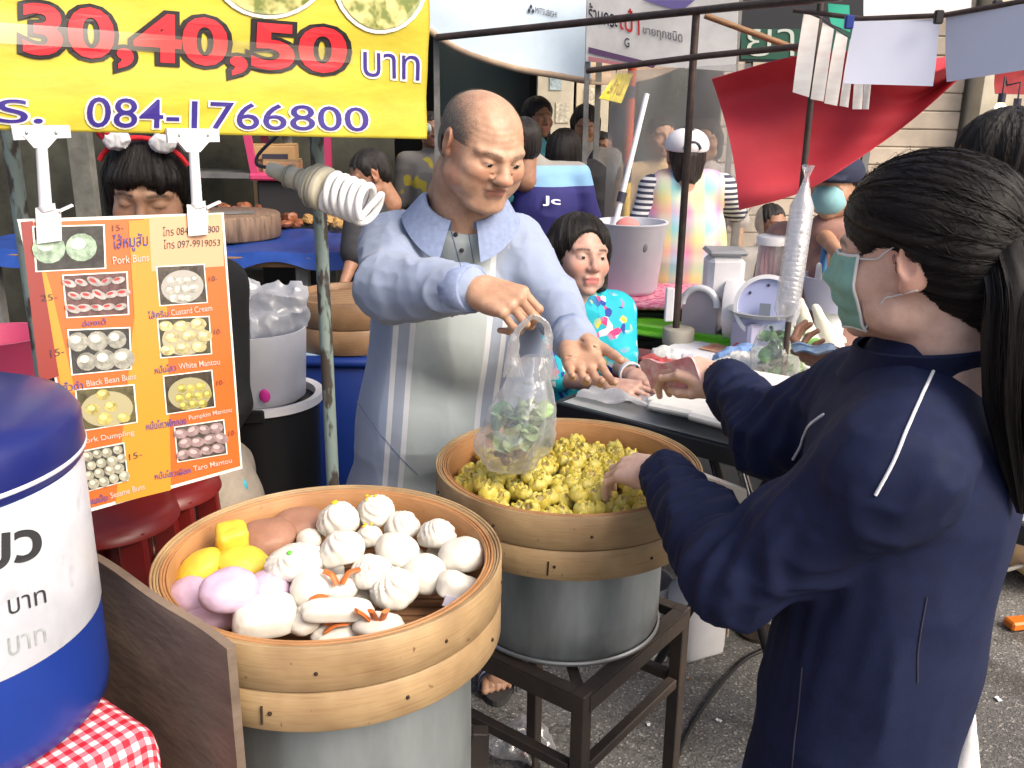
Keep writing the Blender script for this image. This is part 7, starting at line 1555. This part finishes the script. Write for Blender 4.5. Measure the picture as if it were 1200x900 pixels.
for (px, py, w_, n1, mm, lab_, nm_) in ((285, 255, .62, 46, M('fried_dark', (.24, .085, .04), .45, var=.4, vscale=14, bump=.5), 'piece of dark red fried meat heaped on the blue tarp', 'fried_meat'), (350, 252, .30, 26, M('fried_gold', (.46, .27, .09), .5, var=.3, vscale=14, bump=.5), 'piece of golden fried tofu heaped beside the carton', 'fried_tofu'), (392, 258, .16, 10, M('fried_gold', (.46, .27, .09), .5), 'piece of golden fried tofu heaped right of the pole', 'fried_tofu')):
    c = PZ(px, py + 12, fz + .02) + V(0, .06, 0)
    for i in range(n1):
        u = rg.uniform(-1, 1); d_ = rg.uniform(-1, 1); hgt = .13 * (1 - u * u * .7) * (1 - abs(d_) * .6) * rg.random() ** .5; p = c + V(u * w_ / 2, d_ * .10, hgt)
        v, f = ellip(p, (rg.uniform(.03, .055), rg.uniform(.025, .04), rg.uniform(.02, .035)), rotz(rg.uniform(0, 6)) @ rotx(rg.normal() * .6), 10, 7); v += .014 * np.stack([fbm(v * 22 + i), fbm(v * 22 + 7), fbm(v * 22 + 3)], -1)
        o = mk(nm_, v, f, mm, smooth=False); tag(o, lab_, 'fried food', 'fried food on the blue tarp')
for i, (px, py, Y, s, mm, lab_) in enumerate(((333, 218, 5.75, (.21, .2, .30), M('carton', (.30, .20, .105), .8, var=.12, vscale=9), 'brown cardboard carton standing behind the golden tofu'), (322, 178, 5.8, (.26, .2, .08), M('carton_tray', (.42, .27, .12), .8), 'shallow orange brown carton on the shelf above the fried food'))):
    c = P(px, py, Y); pr = [('carton_wall', box(c, s, rotz(.1), .004), mm, False), ('print', box(c + V(.03, -s[1] / 2 - .02, -.02), (.15, .004, .03), rotz(.1)), m_ink, False), ('flap', box(c + V(0, 0, s[2] / 2 + .006), (s[0], .14, .008), rotz(.1)), mm, False)]
    if c[2] - s[2] / 2 > 1.3: pr.append(('bracket', box(V(c[0], c[1], c[2] - s[2] / 2 - .015), (.7, .3, .025)), m_steelp, False)); pr += [('post', bar(V(c[0] + x, c[1] + .1, 0), V(c[0] + x, c[1] + .1, c[2] - s[2] / 2 - .03), .03), m_steelp, False) for x in (-.3, .3)]
    else: pr.append(('packing', box(V(c[0], c[1], (fz + .02 + c[2] - s[2] / 2) / 2), (s[0] * .9, s[1] * .9, max(.02, c[2] - s[2] / 2 - fz - .02))), mm, False))
    item('carton', lab_, 'carton', pr)
c = P(372, 185, 5.7); item('pink_chair', 'pink plastic chair upside down behind the fried food', 'chair', [('seat', box(c + V(-.15, 0, -.1), (.42, .4, .04), None, .01), M('pink_chair_plastic', (.5, .05, .14), .4), False)] + [('leg', bar(c + V(x, y, -.09), c + V(x * 1.15, y * 1.1, .32), .04, .03), M('pink_chair_plastic', (.5, .05, .14), .4), False) for x, y in ((-.33, -.17), (.03, -.17), (-.33, .17), (.03, .17))] + [('support', box(V(c[0] - .15, c[1], (c[2] - .12) / 2), (.36, .3, c[2] - .125), None, .01), m_dark, False)])
for i in range(3): pass
c = P(225, 205, 5.9); item('rack', 'grey metal rack with a pale blue knife behind the headband woman', 'rack', [('post', bar(V(c[0] + x, c[1], 0), V(c[0] + x, c[1], 2.3), .05), m_steelp, False) for x in (-.45, .0, .6)] + [('shelf', box(V(c[0] + .1, c[1], z_), (1.1, .35, .03)), m_steelp, False) for z_ in (.6, 1.15, 1.42, 1.65)] + [('knife', box(V(c[0] + .25, c[1] - .19, 1.45), (.34, .01, .03)), M('pale_blue_steel', (.35, .45, .6), .3), False), ('box', box(V(c[0] - .1, c[1] - .1, 1.5), (.2, .12, .12)), m_crm, False)])
v, f = box((-2.6, 6.4, 1.3), (3.6, .06, 2.5), None, .004); o = mk('stall_partition', v, f, M('olive_board', (.055, .055, .04), .8, var=.5, vscale=3, detail=4, bump=.3)); tag(o, 'dark olive board partition behind the fried food stall', 'partition')
c = P(100, 215, 3.4); o = mk('stall_post', *bar(V(c[0], c[1], 0), V(c[0], c[1], 2.5), .07, .05), M('post_grey', (.12, .12, .105), .7, var=.3, vscale=15), smooth=False); tag(o, 'dark grey square post behind the woman with the headband', 'post')
# right edge clutter
c = PZ(1178, 742, 0); item('orange_tray', 'small orange plastic tray on the asphalt at the far kerb side', 'tray', [('tray_base', box(c + V(.06, .03, .02), (.09, .05, .03), rotz(.2), .006), M('orange_plastic', (.62, .16, .015), .4), False)])
c = PZ(1192, 715, 0) + V(.15, .35, 0)
rg = np.random.default_rng(4); tw = [tube([c + V(*(rg.normal(size=2) * .13), .02 + .2 * rg.random()) for _ in range(6)], .008, 6, 24) for _ in range(9)]
v, f = join(*tw); o = mk('cable_heap', v, f, M('cable_grey', (.26, .25, .23), .6)); o['kind'] = 'stuff'; tag(o, 'tangled heap of grey cables beyond the navy jacket', 'cables')
c2 = P(1196, 640, 3.0); item('goods_sack', 'bright yellow and pink goods bag beyond the navy jacket', 'bag', [('film', (lambda q: (wrinkle(q[0], q[1], .02, (8, 8, 8), 4), q[1]))(sdf_mesh([cap(V(c2[0] + .1, c2[1], .2), V(c2[0] + .1, c2[1], .75), .20, .16, .05)], .02)), M('goods_print', (.72, .55, .2), .5, col2=(.7, .4, .42), vscale=6, detail=2))])

# ================================================================== PEOPLE IN THE MARKET
def plain(n_, c, **k): return M('cloth_' + n_, c, .85, var=k.get('var', .12), vscale=k.get('vs', 30), bump=.2, bscale=300)
# woman with the headband behind the menu
hb = P(178, 226, 2.05); Jh = skeleton((hb[0] - .01, hb[1] + .03), (.1, -1), 1.52); dz = hb - Jh['head']; 
for k_ in list(Jh):
    if isinstance(Jh[k_], np.ndarray) and k_ not in ('fwd', 'x') and not k_.startswith(('an', 'kn')): Jh[k_] = Jh[k_] + dz
Jh['shL'] = Jh['shL'] + V(-.05, 0, -.01); Jh['elR'] = Jh['shR'] + V(-.05, -.02, -.27); Jh['wrR'] = Jh['elR'] + V(.05, -.12, -.2); Jh['elL'] = Jh['shL'] + V(.0, -.02, -.27); Jh['wrL'] = Jh['elL'] + V(-.10, -.12, -.2)
hR = orient(nrm(V(.10, -1, -.22)), (0.06, 0, 1)); t, R_, s_ = figure('woman with a red headband looking down behind the menu board', Jh, m_sk1, ('fringe', m_hair), plain('black', (.012, .012, .014)), plain('khaki', (.30, .26, .21)), eye=0, h=.008, headR=hR, hs=1.0, sleeve=.7, fat=.85)
H_ = lambda *a: hb + hR @ V(*a) * s_
hbnd = empty('headband', 'red headband with two red and white tufts on the woman behind the menu', 'headband', H_(0, .0, .13)); m_rf = M('red_felt', (.55, .015, .025), .8, bump=.3, bscale=200)
v, f = tube([H_(.100 * math.cos(a), .040, .030 + .099 * math.sin(a)) for a in np.linspace(.5, math.pi - .5, 40)], .0055, 10); mk('band', v, f, m_rf, hbnd)
for sx_ in (-1, 1):
    c = H_(sx_ * .062, .035, .138); v, f = sdf_mesh([ell(c, (.028, .02, .022)), ell(c + V(.012, 0, .006), (.02, .018, .02), None, .01)], .004); mk('red_tuft', wrinkle(v, f, .004, (90, 90, 90), 2), f, m_rf, hbnd)
    c = H_(sx_ * .046, .045, .124); v, f = sdf_mesh([ell(c + V(.014 * math.cos(a_), -.004, .009 * math.sin(a_)), (.014, .012, .011)) for a_ in np.arange(6)], .004); mk('white_tuft', wrinkle(v, f, .004, (90, 90, 90), 3), f, M('white_fluff', (.74, .74, .76), .9), hbnd)
o = mk('apron', *sdf_mesh([ell(Jh['pel'] + V(.03, -.05, -.14), (.18, .13, .22))], .012), plain('taupe', (.36, .31, .25)), t)
v, f = tube([P(278, 555, 2.0), P(286, 566, 1.98), P(288, 580, 1.98), P(283, 592, 1.98)], .006, 8, 16); mk('apron_strap', v, f, M('cyan_cord', (.05, .42, .55), .5), t)
# seated woman in turquoise
sc = P(680, 300, 2.80); Js = skeleton((.25, 2.9), (.55, -1), 1.60); dz = sc - Js['head']
for k_ in list(Js):
    if isinstance(Js[k_], np.ndarray) and k_ not in ('fwd', 'x'): Js[k_] = Js[k_] + dz
Js['shR'] = P(634, 368, 2.84); Js['shL'] = P(722, 368, 2.88); Js['neck'] = P(678, 346, 2.85); Js['chest'] = P(682, 410, 2.88); Js['pel'] = P(684, 505, 2.95)
Js['elR'] = P(655, 440, 2.74); Js['wrR'] = P(712, 452, 2.60); Js['elL'] = P(722, 425, 2.80); Js['wrL'] = P(742, 440, 2.66)
for a in 'LR': Js['hip' + a] = Js['pel'] + V(.09 if a == 'L' else -.09, 0, -.04); Js['kn' + a] = Js['hip' + a] + V(.05, -.36, .0); Js['an' + a] = V(Js['kn' + a][0], Js['kn' + a][1] + .05, .07)
m_flor = M('floral_turquoise', (.01, .42, .52), .7); n = NT(m_flor); vo = n.N.new('ShaderNodeTexVoronoi'); vo.inputs['Scale'].default_value = 48; n.L.new(n.objco(), vo.inputs['Vector']); sp_ = n.N.new('ShaderNodeSeparateColor'); n.L.new(vo.outputs['Color'], sp_.inputs[0])
pat = n.ramp(sp_.outputs[0], [(0, (.01, .42, .52)), (.45, (.015, .05, .30)), (.6, (.72, .74, .72)), (.72, (.62, .04, .18)), (.82, (.68, .55, .03)), (.9, (.01, .42, .52))]); [x for x in n.N if x.type == 'VALTORGB'][-1].color_ramp.interpolation = 'CONSTANT'; 
lz2 = n.N.new('ShaderNodeSeparateXYZ'); n.L.new(n.attr('loc').outputs['Vector'], lz2.inputs[0]); n.set('Base Color', n.mix(n.ramp(n.noise(n.objco(), 7, 2), [(.42, (0, 0, 0)), (.5, (1, 1, 1))]), (.012, .46, .58), pat))
sR = orient(nrm(V(.36, -.90, .10)), (.10, 0, 1))
hS = {'L': hand_prims(Js['wrL'], P(768, 448, 2.58) - Js['wrL'], V(.1, -.3, .9), False, RELAX, s=.95), 'R': hand_prims(Js['wrR'], P(755, 456, 2.54) - Js['wrR'], V(.1, -.3, .9), True, RELAX, s=.95)}
t, R_, s_ = figure('seated woman with black bob in turquoise floral blouse leaning on the table', Js, m_sk4, ('bob', m_hair), m_flor, plain('dark', (.02, .02, .03)), eye=.2, h=.0075, headR=sR, hs=.99, sleeve=.46, hands=hS, headh=.0028, far=False)
v, f = lathe([(.032, -.008), (.036, -.008), (.037, .008), (.032, .008)], (0, 0, 0), 24, closed=True); mk('watch', v @ frame(Js['wrL'] - Js['elL']).T + Js['wrL'] - nrm(Js['wrL'] - Js['elL']) * .02, f, m_wpl, t)
v, f = box(V(Js['pel'][0], Js['pel'][1] + .03, Js['pel'][2] - .15), (.36, .36, .04), None, .01); ch = [('seat', (v, f), M('maroon_plastic', (.06, .012, .015), .5), False)] + [('leg', bar(V(Js['pel'][0] + x, Js['pel'][1] + .03 + y, 0), V(Js['pel'][0] + x * .9, Js['pel'][1] + .03 + y * .9, Js['pel'][2] - .17), .035), M('maroon_plastic', (.06, .012, .015), .5), False) for x in (-.15, .15) for y in (-.15, .15)]
item('stool', 'dark maroon plastic stool under the seated woman', 'stool', ch)
v, f = box(P(725, 432, 3.0), (.20, .12, .10), rotz(-.4), .02); item('maroon_tub', 'dark maroon tub on the table beside the seated woman arm', 'tub', [('tub_wall', (v, f), M('maroon_plastic', (.06, .012, .015), .5), False), ('tub_lid', box(P(725, 432, 3.0) + V(0, 0, .055), (.21, .13, .012), rotz(-.4), .004), M('maroon_lid', (.10, .02, .02), .4), False), ('foot', box(P(725, 432, 3.0) * V(1, 1, 0) + V(0, 0, (P(725, 432, 3.0)[2] - .05 + TZ) / 2), (.16, .10, max(.01, P(725, 432, 3.0)[2] - .05 - TZ)), rotz(-.4)), M('maroon_plastic', (.06, .012, .015), .5), False)])
# woman in checked apron, seen from behind
m_strp = M('striped_sleeve', (.6, .6, .6), .85); n = NT(m_strp); sx = n.N.new('ShaderNodeSeparateXYZ'); n.L.new(n.objco(), sx.inputs[0]); n.set('Base Color', n.mix(n.math('GREATER_THAN', n.math('FRACT', n.math('MULTIPLY', sx.outputs[2], 42.0)), .5), (.66, .66, .66), (.045, .05, .08)))
m_chk = M('checked_apron', (.6, .4, .5), .8); n = NT(m_chk); sx = n.N.new('ShaderNodeSeparateXYZ'); n.L.new(n.objco(), sx.inputs[0])
cx_ = n.ramp(n.math('FRACT', n.math('MULTIPLY', sx.outputs[0], 7.0)), [(0, (.68, .20, .36)), (.25, (.70, .62, .22)), (.5, (.68, .55, .25)), (.55, (.22, .52, .60)), (.8, (.40, .60, .62)), (1, (.68, .2, .36))]); cz_ = n.ramp(n.math('FRACT', n.math('MULTIPLY', sx.outputs[2], 6.0)), [(0, (.70, .22, .40)), (.3, (.66, .60, .30)), (.55, (.25, .60, .55)), (.8, (.45, .50, .68)), (1, (.70, .22, .40))])
n.set('Base Color', n.mix(.5, cx_, cz_))
ac = P(803, 182, 4.15); Ja = skeleton((ac[0] + .0, ac[1]), (-.05, 1), 1.55); dz = ac - Ja['head']
for k_ in list(Ja):
    if isinstance(Ja[k_], np.ndarray) and k_ not in ('fwd', 'x') and not k_.startswith(('an', 'kn')): Ja[k_] = Ja[k_] + dz
Ja['shR'] = P(846, 222, 4.15); Ja['shL'] = P(766, 222, 4.15); Ja['elR'] = P(862, 245, 4.3); Ja['wrR'] = P(868, 245, 4.5); Ja['elL'] = P(752, 258, 4.12); Ja['wrL'] = P(775, 285, 4.3)
t, R_, s_ = figure('stall woman in checked pastel apron and striped sleeves seen from behind', Ja, m_sk1, ('back', m_hairb), m_strp, plain('maroon', (.16, .015, .02)), h=.010, hs=.95, headR=orient((-.05, 1, 0)))
v, f = sdf_mesh([ell(Ja['chest'] + V(0, 0, -.02), (.195, .165, .25)), cap(Ja['chest'] + V(-.09, 0, .10), Ja['chest'] + V(-.11, 0, .17), .06, .05, .03), cap(Ja['chest'] + V(.09, 0, .10), Ja['chest'] + V(.11, 0, .17), .06, .05, .03), cap(Ja['shL'] * .80 + Ja['shR'] * .20, Ja['shR'] * .80 + Ja['shL'] * .20, .088, None, .04), cap(Ja['chest'] + V(-.06, 0, -.1), P(778, 352, 4.15), .15, .17, .06), cap(Ja['chest'] + V(.05, 0, -.1), P(812, 352, 4.15), .14, .16, .06)], .010, clip=lambda X: P(800, 362, 4.1)[2] - X[..., 2])
mk('apron', wrinkle(v, f, .006, (6, 6, 4), 4), f, m_chk, t)
ct_ = ac + orient((-.05, 1, 0)) @ V(0, -.01, .045) * .95; cp_ = empty('cap', 'white baseball cap on the woman in checked apron', 'cap', ct_); Rc = orient((-.05, 1, 0))
v, f = sdf_mesh(xform([ell((0, -.012, .0), (.098, .116, .078)), ('sub_ell', V(0, 0, -.09), V(.2, .2, .075), None, .004)], Rc, ct_, .95), .006); mk('crown', v, f, M('cap_white', (.68, .67, .70), .8), cp_)
v, f = sdf_mesh(xform([ell((0, .13, -.018), (.07, .06, .008))], Rc, ct_, .95), .005); mk('peak', v, f, M('cap_white', (.68, .67, .70), .8), cp_)
v, f = tube([ct_ + Rc @ V(.035 * math.cos(a), -.122, -.012 + .03 * math.sin(a)) * .95 for a in np.linspace(0, math.pi, 14)], .006, 8); mk('back_opening', v, f, m_ink, cp_)
# the rest of the crowd
def bystander(label, hpx, hpy, Y, fwd, Ht, top, bottom, skinm=m_sk1, hair='short', sleeve=.46, s=None, dx=0.0, up=(0, 0, 1), arms=None, hm=None, tilt=0.0, h=.012, eye=.7, fat=1.0):
    c = P(hpx, hpy, Y); Jb = skeleton((c[0] + dx, c[1]), fwd, Ht); dz_ = c - Jb['head']
    for k_ in list(Jb):
        if isinstance(Jb[k_], np.ndarray) and k_ not in ('fwd', 'x') and not k_.startswith(('an',)): Jb[k_] = Jb[k_] + dz_ * (.5 if k_.startswith('kn') else 1)
    gz = .12 if Y > 7.1 else 0.0
    for a in 'LR': Jb['an' + a] = V(Jb['an' + a][0] + dz_[0] * .3, Jb['an' + a][1] + dz_[1] * .3, gz + .04 * Ht); Jb['kn' + a] = (Jb['hip' + a] + Jb['an' + a]) / 2 + nrm(V(fwd[0], fwd[1], 0)) * .02
    if arms:
        for k_, p_ in arms.items(): Jb[k_] = P(*p_)
    f3 = nrm(V(fwd[0], fwd[1], tilt)); return figure(label, Jb, skinm, (hair, hm), top, bottom, h=h, headR=orient(f3, up), hs=s, sleeve=sleeve, eye=eye, fat=fat, far=True)
m_dk = plain('trouser_dark', (.02, .022, .03))
m_poloj = M('three_tone_polo', (.1, .1, .3), .8); n = NT(m_poloj); sx = n.N.new('ShaderNodeSeparateXYZ'); n.L.new(n.attr('loc').outputs['Vector'], sx.inputs[0])
sx = n.N.new('ShaderNodeSeparateXYZ'); n.L.new(n.objco(), sx.inputs[0])
c_ = n.mix(n.math('GREATER_THAN', sx.outputs[2], 1.215), (.03, .028, .16), (.22, .42, .66)); n.set('Base Color', n.mix(n.math('GREATER_THAN', sx.outputs[2], 1.31), c_, (.27, .26, .24)))
tj_, Rj, sj = bystander('man in grey, sky blue and navy polo seen from behind the old man', 612, 168, 4.6, (-.35, 1), 1.62, m_poloj, m_dk, m_sk3, 'short', .46, dx=.0, arms={'shR': (676, 205, 4.65), 'shL': (590, 205, 4.6), 'elR': (690, 262, 4.7), 'wrR': (680, 300, 4.8), 'chest': (638, 245, 4.62), 'pel': (640, 335, 4.66), 'neck': (626, 196, 4.62)})
S_j = Flat(P(640, 250, 4.44), P(665, 250, 4.46), P(640, 240, 4.46)); v, f = letters(S_j, 'Jc', [(636, 229), (657, 231), (657, 243), (636, 241)], 0, .02); mk('lettering', v, f, m_papr, tj_, smooth=False)
bystander('person in black with long black hair and dark backpack by the doorway', 662, 178, 5.2, (.3, 1), 1.58, plain('jet', (.010, .010, .012)), m_dk, m_sk1, 'long', 1.0, arms={'shR': (700, 215, 5.2), 'shL': (652, 215, 5.2), 'elR': (708, 250, 5.2), 'wrR': (690, 280, 5.1)})
o = mk('backpack', *(lambda q: (wrinkle(q[0], q[1], .01, (9, 9, 9), 2), q[1]))(sdf_mesh([cap(P(690, 215, 5.0), P(692, 262, 5.0), .12, .14, .05)], .012)), plain('pack', (.012, .012, .014))); tag(o, 'black backpack with pale green piping on the person in black', 'backpack')
v, f = tube([P(665, 258, 4.86), P(675, 245, 4.84), P(688, 238, 4.83), P(700, 246, 4.84)], .010, 8, 20); mk('piping', v, f, M('pale_green_trim', (.5, .58, .3), .6), o)
bystander('woman in grey top with a shoulder strap looking down in the doorway', 686, 146, 6.4, (-.1, -1), 1.60, plain('grey', (.26, .25, .24)), m_dk, m_sk1, 'bob', 1.0, tilt=-.35)
o = mk('shoulder_bag', *tube([P(702, 168, 6.22), P(692, 185, 6.18), P(684, 205, 6.2), P(676, 225, 6.25)], .02, 8, 20, True, .4), m_ink); tag(o, 'dark bag strap slung across the woman in grey', 'bag strap')
bystander('child in white top standing at the dark doorway', 706, 172, 6.9, (.3, -1), 1.38, plain('white', (.5, .48, .46)), m_dk, m_sk3, 'short', .46, s=.85)
bystander('person with black hair in teal top talking behind the old man', 631, 138, 6.0, (.55, -1), 1.62, plain('teal', (.05, .22, .28)), m_dk, m_sk3, 'long', .46)
bystander('person in grey and yellow vest standing behind the yellow banner edge', 506, 152, 6.6, (.3, -1), 1.6, M('vest', (.2, .19, .18), .85, col2=(.5, .4, .05), vscale=9, detail=1, lo=.58, hi=.62), m_dk, m_sk3, 'short', .46)
# crouching man by the fried food
bystander('man bending over the fried food table with head lowered', 432, 205, 4.5, (-.9, -.35), 1.55, plain('char', (.03, .03, .035)), m_dk, m_sk3, 'short', .46, tilt=-.35, arms={'shR': (440, 250, 4.6), 'shL': (420, 252, 4.3), 'elL': (415, 300, 4.2), 'wrL': (402, 335, 4.1), 'elR': (450, 300, 4.6), 'wrR': (440, 340, 4.5)})
# people behind the weather sheet
bystander('person in beige top blurred behind the plastic sheet', 775, 160, 5.6, (.2, -1), 1.6, plain('beige', (.42, .30, .16)), m_dk, m_sk1, 'short', .46)
bystander('person in white top blurred behind the plastic sheet by the red cloth', 828, 165, 5.9, (-.3, -1), 1.6, plain('offwhite', (.5, .46, .44)), m_dk, m_sk1, 'bob', .46)
bystander('person in grey shirt bending beyond the stacked cups', 905, 262, 4.9, (.4, -1), 1.35, plain('stone', (.34, .33, .31)), m_dk, m_sk3, 'short', .46)
# customers at the right
cm = P(1168, 205, 1.85); m_prnt = M('blue_print_sleeve', (.42, .52, .72), .8, col2=(.12, .20, .52), vscale=45, detail=1, lo=.55, hi=.6)
Jc = skeleton((cm[0] + .02, cm[1] + .02), (-.8, .55), 1.66); dz = cm - Jc['head']
for k_ in list(Jc):
    if isinstance(Jc[k_], np.ndarray) and k_ not in ('fwd', 'x') and not k_.startswith(('an', 'kn')): Jc[k_] = Jc[k_] + dz
Jc['elL'] = P(1060, 500, 1.72); Jc['wrL'] = P(992, 428, 1.95); Jc['elR'] = P(1120, 470, 2.1); Jc['wrR'] = P(1080, 470, 2.2)
hC = {'L': hand_prims(Jc['wrL'], P(935, 418, 2.02) - Jc['wrL'], V(.2, -.7, -.5), False, ((.7, .9, .5), (.8, .95, .5), (.85, 1.0, .5), (.9, 1.0, .5)), (.1, -.3, .3, .2), .02, .95)}
figure('customer in blue print sleeve standing beyond the woman in navy', Jc, m_sk3, ('short', m_hair), m_prnt, m_dk, h=.009, headR=orient((-.75, .6, -.1)), hs=1.0, sleeve=.93, hands=hC)
nt_ = [P(928, 402, 2.0), P(978, 404, 1.94), P(978, 412, 1.93), P(930, 412, 2.0)]
v, f = grid_surface(lambda u, w: (nt_[0] * (1 - u) + nt_[1] * u) * (1 - w) + (nt_[3] * (1 - u) + nt_[2] * u) * w + V(0, .01 * math.sin(w * 3) - .02 * w, .004 * math.sin(u * 9)), 10, 5); v, f = thicken(v, f, .006); o = mk('banknotes', v, f, M('note_blue', (.12, .24, .42), .7, col2=(.4, .48, .55), vscale=30)); tag(o, 'folded bluish banknotes in the hand with print sleeve', 'banknotes')
tk, Rk, sk_ = bystander('person in dark cap and pale blue mask behind the hanging cups', 978, 218, 3.3, (-.5, -.8), 1.55, plain('mauve', (.30, .17, .14)), m_dk, m_sk1, 'short', .46, h=.010, arms={'elL': (960, 270, 3.3), 'wrL': (985, 300, 3.1)})
hk = P(978, 218, 3.3); Rq = orient(nrm(V(-.5, -.8, 0))); v, f = sdf_mesh(xform([ell((0, -.012, .045), (.098, .116, .078)), ('sub_ell', V(0, 0, -.05), V(.2, .2, .075), None, .004), ell((0, .12, .035), (.07, .06, .008), None, .01)], Rq, hk, .95), .006); o = mk('cap', v, f, plain('capnavy', (.015, .02, .05))); tag(o, 'dark navy cap on the masked person behind the hanging cups', 'cap')
v, f = sdf_mesh(xform([ell((0, .058, -.042), (.062, .068, .058))], Rq, hk, .95), .006); o = mk('face_mask', v, f, M('mask_blue', (.25, .5, .55), .8)); tag(o, 'pale blue mask on the person in the dark cap', 'mask')

for i, (px, py) in enumerate(((808, 797), (705, 872), (760, 850), (735, 780), (842, 845), (1170, 820), (1150, 780))):
    c = PZ(px, py, .003); rg = np.random.default_rng(i); R__ = rotz(rg.uniform(0, 6)); w_ = rg.uniform(.006, .014)
    v, f = grid_surface(lambda u, w: c + R__ @ V((u - .5) * w_ * 1.6, (w - .5) * w_, .004 * abs(math.sin(u * 5 + i))), 6, 4); v, f = thicken(v, f, -.0008)
    o = mk('paper_scrap', v, f, m_papr if i % 3 else m_wood); tag(o, 'tiny scrap of litter lying on the asphalt', 'litter', 'litter on the asphalt')
